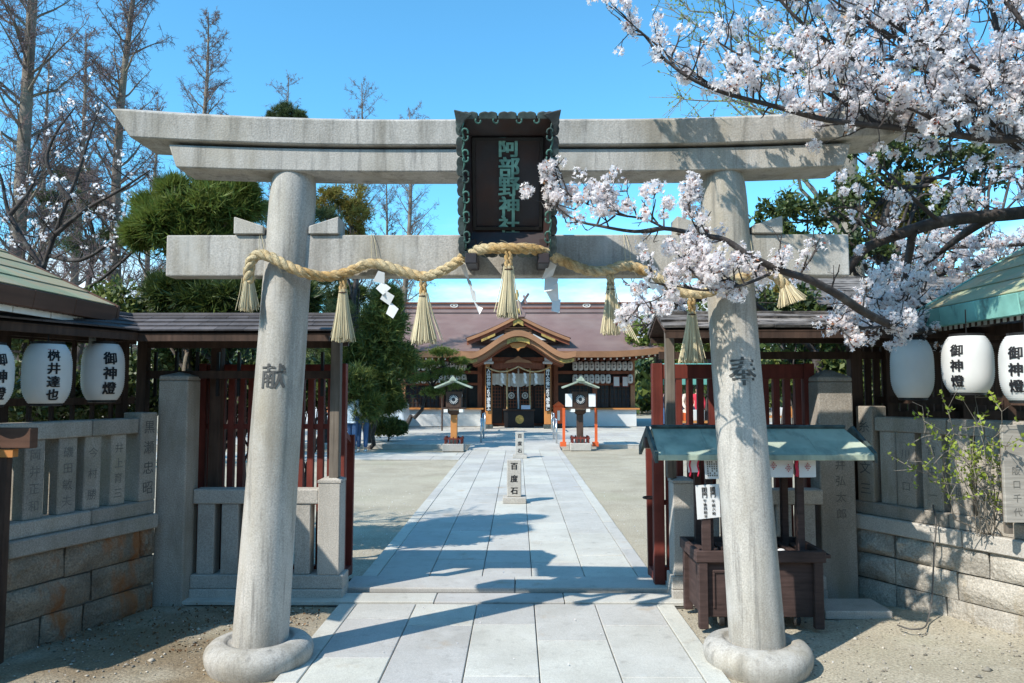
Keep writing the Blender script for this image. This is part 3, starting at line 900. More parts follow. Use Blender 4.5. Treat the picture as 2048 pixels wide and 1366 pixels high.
def gatepost(cx, cy, w_, h, apex, label, text, rz):
    o = thing('stone_gatepost', label, 'gatepost', (cx, cy, 0))
    m = MB(); k = w_ / 2
    c, s = math.cos(rz), math.sin(rz)
    def q(x, y, z): return (cx + x * c - y * s, cy + x * s + y * c, z)
    b = [(-k, -k), (k, -k), (k, k), (-k, k)]
    m.loft([[q(x * 1.02, y * 1.02, -0.02) for x, y in b], [q(x, y, h) for x, y in b]])
    m.build('shaft', T['granite_fence'], o, bevel=0.012, seg=2)
    m = MB()
    m.loft([[q(x * 1.0, y * 1.0, h + 0.002) for x, y in b], [q(x * 0.97, y * 0.97, h + 0.035) for x, y in b], [q(x * 0.12, y * 0.12, apex) for x, y in b]])
    m.build('pointed_cap', T['granite_fence'], o, bevel=0.006)
    if text:
        m = MB()
        characters(text, plane_fn(q(0.02, -k - 0.003, 0.90), (c, s, 0), Z3, 0.001), 0.085, 0.125, 0.0, T['carve_soft'], o, 'carved_character')
gatepost(-2.605, 5.705, 0.225, 1.672, 1.735, 'square granite gatepost left of the red lattice, against the wall end', '', 0.0)
gatepost(2.475, 5.93, 0.270, 1.665, 1.76, 'pale pointed granite gatepost right of the covered cart', '三井弘太郎', 0.0)

# low balustrades either side of the opening
def balustrade(x0, x1, ex0, ex1, label, posts):
    o = thing('stone_balustrade', label, 'balustrade', ((x0 + x1) / 2, 5.8, 0))
    y0, y1 = 5.70, 5.90
    MB().box(x0, x1, y0 - 0.015, y1 + 0.015, -0.03, 0.095).build('plinth', T['granite_pale'], o, bevel=0.006)
    MB().box(x0, x1, y0 + 0.002, y1 - 0.002, 0.096, 0.197).build('foot_rail', T['granite_pale'], o, bevel=0.006)
    a, b = (x0, ex0) if ex0 > x0 + 0.05 else (ex1, x1)
    MB().box(a, b, y0 + 0.02, y1 - 0.04, 0.728, 0.84).build('top_rail', T['granite_pale'], o, bevel=0.010, seg=2)
    for p0, p1 in posts:
        MB().box(p0, p1, y0 + 0.03, y1 - 0.05, 0.197, 0.728).build('post', T['granite_pale'], o, bevel=0.006)
    m = MB(); m.box(ex0, ex1, y0 + 0.008, y1 - 0.012, 0.197, 0.890)
    m.build('end_post', T['granite_pale'], o, bevel=0.006)
    k = 0.045
    m = MB(); m.loft([[(ex0 - 0.004, y0 + 0.004, 0.891), (ex1 + 0.004, y0 + 0.004, 0.891), (ex1 + 0.004, y1 - 0.008, 0.891), (ex0 - 0.004, y1 - 0.008, 0.891)], [(ex0 - 0.004, y0 + 0.004, 0.91), (ex1 + 0.004, y0 + 0.004, 0.91), (ex1 + 0.004, y1 - 0.008, 0.91), (ex0 - 0.004, y1 - 0.008, 0.91)], [(ex0 + k, y0 + k, 0.928), (ex1 - k, y0 + k, 0.928), (ex1 - k, y1 - k, 0.928), (ex0 + k, y1 - k, 0.928)]])
    m.build('post_cap', T['granite_pale'], o)
balustrade(-2.49, -1.325, -1.525, -1.355, 'low granite balustrade left of the path, behind the torii pillar', [(-2.455, -2.325), (-2.27, -2.14), (-2.08, -1.955), (-1.89, -1.77), (-1.705, -1.585)])
balustrade(1.165, 2.33, 1.185, 1.350, 'low granite balustrade right of the path, behind the covered cart', [(1.42, 1.54), (1.60, 1.72), (1.79, 1.91), (1.97, 2.09), (2.15, 2.27)])

# ================================================================== RED LATTICE GATE LEAVES
def gate_leaf(xs0, xs1, edge, label):
    Y = 6.02
    o = thing('lattice_gate', label, 'gate', ((xs0 + xs1) / 2, Y, 0), 'red lattice gate leaves folded behind the balustrades')
    for x in (xs0, xs1):
        MB().box(x - 0.042, x + 0.042, Y - 0.04, Y + 0.04, 0.055, 1.815).build('stile', T['red'], o, bevel=0.004)
    MB().box(xs0 + 0.043, xs1 - 0.043, Y - 0.032, Y + 0.032, 1.69, 1.808).build('top_rail', T['red'], o, bevel=0.003)
    MB().box(xs0 + 0.043, xs1 - 0.043, Y - 0.032, Y + 0.032, 0.09, 0.20).build('bottom_rail', T['red'], o, bevel=0.003)
    MB().box(xs0 + 0.043, xs1 - 0.043, Y - 0.012, Y + 0.012, 1.285, 1.325).build('middle_rail', T['red'], o)
    MB().box(xs0 + 0.043, xs1 - 0.043, Y - 0.012, Y + 0.012, 0.68, 0.72).build('middle_rail', T['red'], o)
    n = 13
    me = None
    for k in range(n):
        x = xs0 + (xs1 - xs0) * (k + 1) / (n + 1)
        if me is None:
            b = MB().box(-0.024, 0.024, -0.026, 0.026, 0.201, 1.689).build('bar', T['red'])
            me = b.data; bpy.data.objects.remove(b)
        q = link('bar', me, None, o); q.location = (x - (xs0 + xs1) / 2, 0, 0)
    # buttress frame behind the meeting edge
    xe = xs0 if edge < 0 else xs1
    m = MB(); m.beam((xe - edge * 0.0, Y + 0.33, 0.05), (xe + edge * 0.015, Y + 0.30, 1.22), 0.045, 0.06, (1, 0, 0))
    m.build('rear_strut', T['red'], o)
    m = MB(); m.box(xe - 0.03, xe + 0.03, Y + 0.041, Y + 0.36, 0.06, 0.13); m.beam((xe, Y + 0.041, 1.26), (xe, Y + 0.31, 1.16), 0.045, 0.045)
    m.build('brace', T['red'], o)
    pts = [Vector((xe - 0.05 + 0.035 * math.cos(a) * 1.4, Y + 0.12 + 0.06 * math.sin(a), 0.72)) for a in [2 * math.pi * k / 14 for k in range(15)]]
    MB().tube(pts, 0.008, 6).build('ring_handle', T['wood'], o, smooth=True)
gate_leaf(-2.56, -1.43, 1, 'dark red lattice gate leaf behind the left balustrade')
gate_leaf(1.13, 2.35, -1, 'red lattice gate leaf with sunlit edge, behind the right torii pillar')

# ================================================================== ROOFED FENCES
def timber_post(name, x, y, z0, z1, w_, m_, parent):
    return MB().box(x - w_ / 2, x + w_ / 2, y - w_ / 2, y + w_ / 2, z0, z1).build(name, m_, parent, bevel=0.004)
def fence_roof(parent, a, b, n, ze, zr, hw, m_, courses, wmin, wmax, ridge_m, ragged=0.0, both=True):
    """shingled ridge roof from a to b (ground points), n is the front normal"""
    a = Vector((a[0], a[1], 0)); b = Vector((b[0], b[1], 0)); d = (b - a); ln = d.length; d.normalize(); n = Vector((n[0], n[1], 0)).normalized()
    for sgn in ((1, -1) if both else (1,)):
        e = n * (sgn * hw) + Z3 * (ze - zr)          # from ridge to eave
        el_ = e.length; ed = e.normalized(); nn = ed.cross(d); 
        if nn.z < 0: nn = -nn
        for c in range(courses):
            r0 = el_ * (c - 0.12) / courses; r1 = el_ * (c + 1) / courses
            if c == 0: r0 = 0.0
            s = -rnd.uniform(0, wmin)
            while s < ln:
                w_ = rnd.uniform(wmin, wmax)
                u0, u1 = max(0, s), min(ln, s + w_)
                if u1 - u0 > 0.02:
                    j = rnd.uniform(-1, 1) * ragged
                    p = [a + Z3 * zr + d * (u0 + 0.002) + ed * r0, a + Z3 * zr + d * (u1 - 0.002) + ed * r0, a + Z3 * zr + d * (u1 - 0.002) + ed * (r1 + j), a + Z3 * zr + d * (u0 + 0.002) + ed * (r1 + j * 0.6)]
                    lo = nn * (0.004 + 0.001 * c); hi = nn * 0.012
                    q = [p[0] + lo, p[1] + lo, p[2] + nn * 0.018, p[3] + nn * 0.018]
                    th = nn * 0.012
                    MB().hexa(q + [x + th + nn * (abs(j) * 0.6) for x in q]).build('shingle', m_, parent)
                s += w_
    mid = (a + b) / 2
    for sgn in (1, -1):
        m = MB()
        p0 = [mid + Z3 * (zr - 0.012) , mid + n * (sgn * (hw - 0.01)) + Z3 * (ze - 0.010)]
        e = (p0[1] - p0[0]); ed = e.normalized(); nn = ed.cross(d); nn = nn if nn.z > 0 else -nn
        m.obox((p0[0] + p0[1]) / 2, d, ed, nn, ln / 2 - 0.01, e.length / 2, 0.009)
        m.build('roof_board', T['wood'], parent)
        MB().obox(mid + n * (sgn * (hw - 0.03)) + Z3 * (ze - 0.035), d, n, Z3, ln / 2 - 0.02, 0.018, 0.022).build('eave_batten', T['wood'], parent)
    MB().obox(mid + Z3 * (zr + 0.016), d, n, Z3, ln / 2, 0.055, 0.013).build('ridge_cap', ridge_m, parent, bevel=0.004)
rl = thing('roofed_fence', 'timber fence roof with grey shingles left of the torii, turning along the wall', 'fence', (-2.2, 5.75, 0))
fence_roof(rl, (-2.98, 5.72), (-1.36, 5.72), (0, -1), 2.015, 2.165, 0.34, T['shingle'], 4, 0.16, 0.26, T['shingle'])
dl = Vector((0.342, 0.94, 0)).normalized(); nl = Vector((dl.y, -dl.x, 0))
a_ = Vector((-3.02, 5.70, 0)); b_ = a_ - dl * 1.6
fence_roof(rl, (b_.x, b_.y), (a_.x, a_.y), (nl.x, nl.y), 2.02, 2.165, 0.34, T['shingle'], 4, 0.16, 0.26, T['shingle'])
timber_post('post', -1.415, 5.775, 0.925, 2.09, 0.075, T['wood_grey'], rl)
timber_post('post', -2.94, 5.80, 0.0, 2.10, 0.075, T['wood'], rl)
timber_post('post', -2.42, 5.96, 0.0, 2.08, 0.085, T['wood'], rl)
timber_post('post', -3.35, 4.75, 0.0, 2.10, 0.075, T['wood'], rl)
for z in (1.72, 1.96):
    MB().box(-2.98, -1.38, 5.785, 5.815, z - 0.03, z + 0.03).build('rail', T['wood'], rl)
for k in range(9):
    x = -2.86 + 0.165 * k
    MB().box(x - 0.011, x + 0.011, 5.82, 5.842, 1.55, 1.90).build('picket', T['black'], rl)
rr_ = thing('roofed_fence', 'timber fence with flaking bark roof right of the torii, partly under blossom', 'fence', (2.2, 5.85, 0))
fence_roof(rr_, (1.09, 5.85), (4.6, 5.85), (0, -1), 2.045, 2.19, 0.34, T['bark_shingle'], 3, 0.20, 0.45, T['bark_shingle'], 0.025)
timber_post('post', 1.185, 5.775, 0.925, 2.10, 0.068, T['wood_grey'], rr_)
for x in (2.72, 3.6, 4.5):
    timber_post('post', x, 6.0, 0.0, 2.12, 0.085, T['wood'], rr_)
for z, h in ((1.88, 0.03), (1.40, 0.03), (0.5, 0.03)):
    MB().box(1.15 if z > 1.5 else 2.45, 4.6, 6.005, 6.035, z - h, z + h).build('rail', T['wood'], rr_)
for k in range(30):
    x = 2.50 + 0.07 * k
    MB().box(x - 0.026, x + 0.026, 6.04, 6.06, 0.1, 1.95 if k > 2 else 1.6).build('board', T['wood'], rr_)
# taller dark roof behind on the right
sh = thing('timber_shed', 'dark timber shed roof behind the right fence, under the cherry limb', 'shed', (4.6, 8.2, 0))
fence_roof(sh, (3.1, 8.4), (7.2, 8.4), (0, -1), 2.42, 2.86, 0.9, T['bark_shingle'], 4, 0.4, 0.8, T['bark_shingle'], 0.03)
for k in range(12):
    x = 3.3 + 0.32 * k
    MB().box(x, x + 0.315, 8.35, 8.42, 0, 2.6).build('board', T['wood'], sh)

# ================================================================== SHELTERS AT THE EDGES
def shelter(sx_, xe, y_far, y_near, ztop, xr, zr, roofm, fasm, label, fh, po):
    """gable roof whose inner eave runs away from the camera at x = xe"""
    o = thing('roadside_shelter', label, 'shelter', ((xe + xr) / 2, (y_far + y_near) / 2, 0))
    slope = Vector((xr - xe, 0, zr - ztop)); L_ = slope.length; sd_ = slope.normalized()
    nn = sd_.cross(Vector((0, 1, 0))); nn = nn if nn.z > 0 else -nn
    nb = 5
    for c in range(nb):                        # metal sheets in courses, lap joints showing
        p0 = Vector((xe, 0, ztop)) + sd_ * (L_ * c / nb)
        p1 = Vector((xe, 0, ztop)) + sd_ * (L_ * (c + 1) / nb + 0.02)
        y = y_near - rnd.uniform(0, 0.4)
        while y < y_far:
            b = min(y + rnd.uniform(0.6, 0.95), y_far)
            q = [Vector((p0.x, y, p0.z)) + nn * 0.012, Vector((p0.x, b - 0.003, p0.z)) + nn * 0.012, Vector((p1.x, b - 0.003, p1.z)) + nn * 0.003, Vector((p1.x, y, p1.z)) + nn * 0.003]
            MB().hexa(q + [v + nn * 0.007 for v in q]).build('roof_sheet', roofm, o)
            y = b
    # far slope
    q = [Vector((xr, y_near, zr)), Vector((xr, y_far, zr)), Vector((2 * xr - xe, y_far, ztop)), Vector((2 * xr - xe, y_near, ztop))]
    MB().hexa(q + [v + Z3 * 0.02 for v in q]).build('rear_slope', roofm, o)
    # soffit board
    q = [Vector((xe + sx_ * 0.02, y_near, ztop - 0.015)), Vector((xe + sx_ * 0.02, y_far - 0.02, ztop - 0.015)), Vector((xr, y_far - 0.02, zr - 0.015)), Vector((xr, y_near, zr - 0.015))]
    MB().hexa([v - nn * 0.015 for v in q] + q).build('soffit', T['wood'], o)
    # fascia along the eave, in lengths
    y = y_near
    while y < y_far - 0.01:
        b = min(y + 0.42, y_far)
        if y_far - b < 0.12: b = y_far
        m = MB(); m.hexa([(xe - sx_ * 0.012, y, ztop - fh), (xe - sx_ * 0.012, b - 0.002, ztop - fh), (xe + sx_ * 0.03, b - 0.002, ztop - fh), (xe + sx_ * 0.03, y, ztop - fh),
                          (xe - sx_ * 0.030, y, ztop + 0.004), (xe - sx_ * 0.030, b - 0.002, ztop + 0.004), (xe + sx_ * 0.03, b - 0.002, ztop + 0.004), (xe + sx_ * 0.03, y, ztop + 0.004)])
        m.build('fascia', fasm, o, bevel=0.004)
        y = b
    m = MB(); m.hexa([Vector((xe - sx_ * 0.02, y_far, ztop - fh)), Vector((xr, y_far, zr - fh)), Vector((xr, y_far + 0.03, zr - fh)), Vector((xe - sx_ * 0.02, y_far + 0.03, ztop - fh)),
                      Vector((xe - sx_ * 0.032, y_far, ztop + 0.012)), Vector((xr, y_far, zr + 0.02)), Vector((xr, y_far + 0.03, zr + 0.02)), Vector((xe - sx_ * 0.032, y_far + 0.03, ztop + 0.012))])
    m.build('gable_board', fasm, o, bevel=0.004)
    # rafters with white ends
    x_e = xe + sx_ * 0.075
    y = y_far - 0.06
    k = 0
    while y > y_near:
        r = MB().hexa([(x_e, y - 0.018, ztop - fh - 0.052 + 0.03), (x_e, y + 0.018, ztop - fh - 0.052 + 0.03), (xr, y + 0.014, zr - 0.10), (xr, y - 0.014, zr - 0.10),
                       (x_e, y - 0.018, ztop - fh + 0.03), (x_e, y + 0.018, ztop - fh + 0.03), (xr, y + 0.014, zr - 0.05), (xr, y - 0.014, zr - 0.05)]).build('rafter', T['wood'], o)
        e = MB().box(min(x_e - sx_ * 0.003, x_e - sx_ * 0.0005), max(x_e - sx_ * 0.003, x_e - sx_ * 0.0005), y - 0.017, y + 0.017, ztop - fh - 0.021, ztop - fh + 0.029).build('white_end', T['white_end'], r)
        y -= 0.066; k += 1
    # purlin, white strip, tie and posts
    MB().box(min(xe + sx_ * .30, xe + sx_ * .37), max(xe + sx_ * .30, xe + sx_ * .37), y_near, y_far - 0.08, ztop - fh - 0.075, ztop - fh - 0.006).build('wall_plate', T['wood'], o)
    for yy in (y_far - 0.42, y_near + 0.12):
        MB().box(xe + sx_ * po - 0.045, xe + sx_ * po + 0.045, yy - 0.045, yy + 0.045, 0.0, ztop - fh - 0.076).build('post', T['wood'], o, bevel=0.004)
    return o
sl = shelter(-1, -2.97, 5.40, 4.05, 2.205, -3.98, 2.70, T['copper_roof'], T['fascia'], 'brown eaved shelter at the left edge with white rafter ends', 0.105, 0.55)
for ya, yb in ((4.06, 4.36), (4.37, 4.72), (4.73, 5.02), (5.03, 5.24)):
    MB().box(-3.012, -3.006, ya, yb, 2.062, 2.099).build('white_strip', T['white_end'], sl)
MB().box(-3.09, -3.055, 5.30, 5.33, 1.93, 2.06).build('white_end', T['white_end'], sl)
shelter(1, 3.05, 5.60, 4.05, 2.185, 4.15, 2.84, T['copper_roof'], T['copper_fascia'], 'green copper eaved shelter at the right edge', 0.13, 0.75)

# ================================================================== PAPER LANTERNS
def lantern(px, py0, py1, wpx, Y, label, text, tx, tsize, mark=False, tp=0.085):
    c = at(px, (py0 + py1) / 2, Y)
    sc_ = FOC / (Y * math.cos(PITCH))
    H = (py1 - py0) / sc_; W = wpx / sc_ / 2
    o = thing('paper_lantern', label, 'lantern', (c.x, c.y, c.z - H / 2), 'white paper lanterns hung along the fences')
    prof = []
    n = 60
    def rad(t):                       # t 0..1 bottom to top
        e = abs(2 * t - 1)
        return W * (1 - 0.42 * e ** 3.4)
    for k in range(n + 1):
        t = 0.04 + 0.92 * k / n
        r_ = rad(t) + (0.0022 if k % 2 else -0.0016)
        prof.append((r_, -H / 2 + H * t))
    MB().lathe(prof, 40, c, False).build('paper_body', T['lantern'], o, smooth=True)
    for t0, t1 in ((0.0, 0.05), (0.95, 1.0)):
        r_ = rad(0.04) * 0.985
        MB().lathe([(r_ * 0.9, -H / 2 + H * t0), (r_, -H / 2 + H * t0 + 0.002), (r_, -H / 2 + H * t1)], 32, c).build('ring_frame', T['black'], o)
    MB().tube([c + Vector((0, 0, H / 2)), c + Vector((0, 0, H / 2 + 0.16))], 0.004, 5).build('hanger', T['black'], o)
    if text:
        base_a = math.atan2(-c.x, -c.y)       # direction to the camera
        def fn(u, v, k=0):
            z = v + 0.0
            t = max(0.05, min(0.95, 0.5 + z / H))
            r_ = rad(t) + 0.0050 + LAYER * k
            ang = u / W + tx
            dirx, diry = -c.x / math.hypot(c.x, c.y), -c.y / math.hypot(c.x, c.y)
            rx, ry = diry * -1, dirx        # reader's right
            a = ang
            return (c.x + r_ * (dirx * math.cos(a) + rx * math.sin(a)), c.y + r_ * (diry * math.cos(a) + ry * math.sin(a)), c.z + z - 0.01)
        characters(text, fn, tsize, tp, 0.034, T['ink'], o, 'brush_character')
        if mark:
            m = MB(); letters(m, '奉納', lambda u, v, k=0: fn(u - 0.012, v + 0.163, k), 0.026, 0.03, 0.0, horizontal=True)
            m.build('red_lettering', T['crest'], o)
lantern(94, 683, 812, 88, 4.78, 'white lantern lettered with four characters, second from the left edge', '桝井達也', 0.26, 0.076, True, 0.083)
lantern(206, 683, 805, 78, 5.25, 'white lantern lettered with three characters beside the left gatepost', '御神燈', 0.32, 0.092, False, 0.105)
lantern(-28, 684, 815, 96, 4.32, 'white lantern cut off by the left edge of the view', '御神燈', 0.5, 0.08, False, 0.10)
lantern(1824, 676, 800, 78, 5.40, 'plain white lantern with a sunlit lower half, under the green eave corner', '', 0, 0)
lantern(1935, 668, 790, 91, 4.80, 'white lantern lettered with three characters, second from the right edge', '御神燈', -0.42, 0.080, False, 0.098)
lantern(2052, 666, 806, 92, 4.45, 'white lantern cut off by the right edge of the view', '御神燈', -0.38, 0.080, False, 0.098)
# racks behind the lanterns
for nm, P, ss, lab in (('l', PL, (-0.9, 1.1), 'dark timber lantern rack behind the left stone fence'), ('r', PR, (0.1, 1.9), 'dark timber lantern rack behind the right stone fence')):
    o = thing('lantern_rack', lab, 'rack', tuple(P(0.5, -0.34, 0)))
    for s in ss + ((ss[0] + ss[1]) / 2,):
        p = P(s, -0.34, 0); MB().box(p.x - 0.03, p.x + 0.03, p.y - 0.03, p.y + 0.03, 0, 1.98).build('post', T['wood'], o)
    for z in (1.98, 1.52):
        MB().beam(P(ss[0] - 0.1, -0.34, z), P(ss[1] + 0.1, -0.34, z), 0.04, 0.05).build('rail', T['wood'], o)
    if nm == 'l':
        k = ss[0]
        while k < ss[1]:
            p = P(k, -0.36, 0); MB().box(p.x - 0.012, p.x + 0.012, p.y - 0.012, p.y + 0.012, 0.6, 1.95).build('bar', T['wood'], o); k += 0.16

# ================================================================== COVERED CART
cart = thing('covered_cart', 'dark wooden offering cart with a green copper canopy and casters, behind the right pillar', 'cart', (1.62, 5.25, 0))
cx0, cx1, cy0, cy1 = 1.205, 2.03, 5.02, 5.50
def bx(name, x0, x1, y0, y1, z0, z1, m_='wood_cart', bev=0.004, par=None):
    return MB().box(x0, x1, y0, y1, z0, z1).build(name, T[m_], par or cart, bevel=bev)
bx('body', cx0 + 0.03, cx1 - 0.03, cy0 + 0.03, cy1 - 0.03, 0.09, 0.455)
for x in (cx0 + 0.03, cx0 + 0.46, cx1 - 0.03):
    for y in (cy0 + 0.02, cy1 - 0.02):
        bx('corner_post', x - 0.03, x + 0.03, y - 0.025, y + 0.025, 0.02, 0.49)
for y in (cy0 - 0.012, cy1 - 0.02):
    bx('side_rail', cx0 - 0.018, cx1 + 0.018, y, y + 0.035, 0.455, 0.53)
for x in (cx0 - 0.020, cx1 - 0.015):
    bx('end_rail', x, x + 0.035, cy0 + 0.0236, cy1 - 0.021, 0.457, 0.532)
for k in range(10):
    x = cx0 + 0.05 + k * 0.088
    bx('slat', x, x + 0.05, cy0 + 0.03, cy1 - 0.025, 0.475, 0.50)
bx('panel_moulding', cx0 + 0.10, cx0 + 0.42, cy0 + 0.02, cy0 + 0.032, 0.38, 0.40)
bx('panel_moulding', cx0 + 0.10, cx0 + 0.115, cy0 + 0.02, cy0 + 0.032, 0.15, 0.38)
for x in (cx0 + 0.16, cx1 - 0.16):
    for y in (cy0 + 0.07, cy1 - 0.07):
        w_ = MB(); rgs = []
        for xx in (-0.016, 0.016):
            rgs.append([(x + xx, y + 0.042 * math.cos(a), 0.066 + 0.042 * math.sin(a)) for a in [2 * math.pi * k / 20 for k in range(20)]])
        cw = w_.loft(rgs).build('caster', T['rubber'], cart, bevel=0.004)
        rgs = [[(x + xx, y + 0.026 * math.cos(a), 0.066 + 0.026 * math.sin(a)) for a in [2 * math.pi * k / 16 for k in range(16)]] for xx in (-0.019, 0.019)]
        MB().loft(rgs).build('hub', T['steel'], cw)
        MB().box(x - 0.026, x + 0.026, y - 0.02, y + 0.03, 0.106, 0.125).build('fork', T['steel'], cart)
zr_, ze_ = 1.325, 1.165
yf, yr_, yb = 4.93, 5.25, 5.57
for x, y in ((cx0 + 0.10, cy0 + 0.10), (cx1 - 0.10, cy0 + 0.12), (cx0 + 0.10, cy1 - 0.06), (cx1 - 0.10, cy1 - 0.06), (1.66, cy1 - 0.05), (1.80, cy1 - 0.1)):
    bx('canopy_post', x - 0.024, x + 0.024, y - 0.024, y + 0.024, 0.455, 1.19 if y < 5.2 else 1.165)
bx('canopy_beam', cx0 + 0.02, cx1 - 0.02, cy0 + 0.08, cy0 + 0.12, 1.15, 1.19)
for sgn, ye in ((1, yf), (-1, yb)):
    x = 0.925
    for k in range(4):
        xb_ = x + 0.355
        p = [Vector((x, ye, ze_)), Vector((xb_ - 0.002, ye, ze_)), Vector((xb_ - 0.002, yr_, zr_)), Vector((x, yr_, zr_))]
        if k == 0: p[0].x += 0.0; p[3].x += 0.02
        if k == 3: p[1].x += 0.02; p[2].x -= 0.06
        MB().hexa(p + [v + Z3 * 0.012 for v in p]).build('canopy_sheet', T['copper'], cart)
        x = xb_
bx('ridge_roll', 0.94, 2.30, yr_ - 0.022, yr_ + 0.022, zr_ + 0.004, zr_ + 0.030, 'patina_dark', 0.008)
bx('eave_edge', 0.92, 2.35, yf - 0.010, yf + 0.006, ze_ - 0.028, ze_ + 0.010, 'copper', 0.003)
for x in (0.905, 2.345):
    for ye in (yf - 0.01, yb):
        p = [Vector((x, ye, ze_ - 0.045)), Vector((x + 0.022, ye, ze_ - 0.045)), Vector((x + 0.022, yr_, zr_ - 0.045)), Vector((x, yr_, zr_ - 0.045))]
        MB().hexa(p + [v + Z3 * 0.066 for v in p]).build('barge_board', T['patina_dark'], cart)
    bx('purlin_end', x - 0.012, x + 0.05, yr_ - 0.03, yr_ + 0.03, zr_ - 0.13, zr_ - 0.055, 'wood_cart')
for k in range(2):
    p = Vector((1.70 + k * 0.09, 5.12, 0.512)); MB().ball(p, 0.028, 0.02, 0.014, 8, 5).build('folded_offering', T['paper'], cart, smooth=True)

def paper(px0, py0, px1, py1, Y, label, kind, skew=0.0):
    a = at(px0, py0, Y); b = at(px1, py0, Y); c = at(px1 + skew, py1, Y); d = at(px0 + skew, py1, Y)
    o = thing('paper_notice', label, 'notice', tuple((a + c) / 2), 'white paper notices on the covered cart')
    for q, dy in ((b, 0.006), (c, 0.014), (d, 0.004)): q.y += dy
    MB().slab([a, b, c, d], [v + Vector((0, 0.0015, 0)) for v in (a, b, c, d)]).build('sheet', T['paper'], o)
    cen = (a + b + c + d) / 4; u = (b - a).normalized(); v = (a - d).normalized(); w_ = (b - a).length; h = (a - d).length
    cen = cen + Vector((0, -0.004, 0))
    return o, cen, u, v, w_, h
def crest(o, cen, u, v, s):
    m = MB()
    for i in range(-2, 3):
        for j in range(-2, 3):
            if abs(i) + abs(j) <= 2:
                c = cen + u * (i * s * 0.62) + v * (j * s * 0.80) + Vector((0, -0.003, 0))
                k = s * (0.36 if (i + j) % 2 == 0 else 0.28)
                m.add([c + v * k, c - u * k * 0.9, c - v * k, c + u * k * 0.9], [(0, 1, 2, 3)])
    m.build('printed_crest', T['crest'], o)
o, c, u, v, w_, h = paper(1533, 913, 1588, 955, 4.985, 'white sheet with two red crests under the cart canopy', 1)
crest(o, c - u * 0.045 + v * 0.008, u, v, 0.014); crest(o, c + u * 0.055 - v * 0.008, u, v, 0.014)
o, c, u, v, w_, h = paper(1597, 912, 1632, 955, 4.985, 'white sheet with one red crest at the right of the canopy', 1, 2)
crest(o, c, u, v, 0.014)
o, c, u, v, w_, h = paper(1373, 914, 1396, 945, 4.99, 'small white slip hanging left under the cart canopy', 1, 4)
o, c, u, v, w_, h = paper(1408, 917, 1438, 958, 4.985, 'printed notice beside the red cords under the canopy', 1, 3)
m = MB()
for i in range(5):
    for j in range(7):
        if rnd.random() < 0.8:
            p = c + u * ((i - 2) * 0.015) + v * ((j - 3) * 0.015)
            m.add([p + u * .004 + v * .005, p - u * .004 + v * .005, p - u * .004 - v * .005, p + u * .004 - v * .005], [(0, 1, 2, 3)])
m.build('fine_print', T['carve_soft'], o)
for px, lab in ((1380, 'thin red cord hanging by the small slip'), (1396, 'thin red cord hanging by the printed notice'), (1593, 'broad red ribbon between the crest sheets')):
    a = at(px, 912, 4.975); ln = 0.135
    m = MB(); m.tube([a + Vector((0.004 * math.sin(k * 1.3), 0, -ln * k / 8)) for k in range(9)], 0.011 if px > 1500 else 0.006, 5)
    tag(m.build('red_cord', T['red_cord'], smooth=True), lab, 'cord', 'red cords under the cart canopy')
sg = thing('opening_hours_sign', 'white opening hours notice on a wooden stick in the cart tray', 'sign', tuple(at(1416, 1104, 5.03)))
a = at(1391, 971, 5.02); b = at(1438, 968, 5.02); c = at(1441, 1034, 5.02); d = at(1395, 1039, 5.02)
MB().slab([a, b, c, d], [q + Vector((0, 0.006, 0)) for q in (a, b, c, d)]).build('board', T['paper'], sg)
p = at(1414, 1045, 5.02); q = at(1417, 1106, 5.03)
MB().box(p.x - 0.03, p.x + 0.026, 5.028, 5.055, q.z, a.z - 0.05).build('stick', T['wood_cart'], sg)
cen = (a + b + c + d) / 4
m = MB(); uu = (b - a).normalized(); vv = (a - d).normalized()
characters('開門', plane_fn(cen + uu * 0.034 + vv * 0.060, uu, vv, 0.003), 0.038, 0.036, 0.02, T['ink'], sg)
characters('閉門', plane_fn(cen - uu * 0.022 + vv * 0.060, uu, vv, 0.003), 0.038, 0.036, 0.02, T['ink'], sg)
characters('午前六時', plane_fn(cen + uu * 0.034 - vv * 0.040, uu, vv, 0.003), 0.024, 0.027, 0.015, T['ink'], sg)
characters('午後四時半', plane_fn(cen - uu * 0.022 - vv * 0.045, uu, vv, 0.003), 0.024, 0.026, 0.015, T['ink'], sg)

# wooden stand at the left edge
st = thing('wooden_stand', 'dark wooden notice stand cut off by the left edge, before the stone fence', 'stand', tuple(gr(-60, 1366) + Vector((0, 0.4, 0))))
a = at(62, 856, 4.35); b = at(62, 897, 4.35)
MB().box(a.x - 0.55, a.x, 4.35, 4.42, b.z, a.z).build('top_board', T['fascia'], st, bevel=0.004)
a = at(24, 897, 4.36); b = at(27, 1052, 4.36)
MB().box(a.x - 0.45, a.x + 0.005, 4.36, 4.41, 1.205, 1.252).build('rail', T['orange_wood'], st)
MB().box(a.x - 0.09, a.x - 0.035, 4.37, 4.42, 0.0, 1.204).build('leg', T['wood'], st)
MB().box(a.x - 0.45, a.x - 0.395, 4.37, 4.42, 0.0, 1.204).build('leg', T['wood'], st)
MB().box(a.x - 0.394, a.x - 0.091, 4.38, 4.40, 0.98, 1.16).build('panel', T['orange_wood'], st)

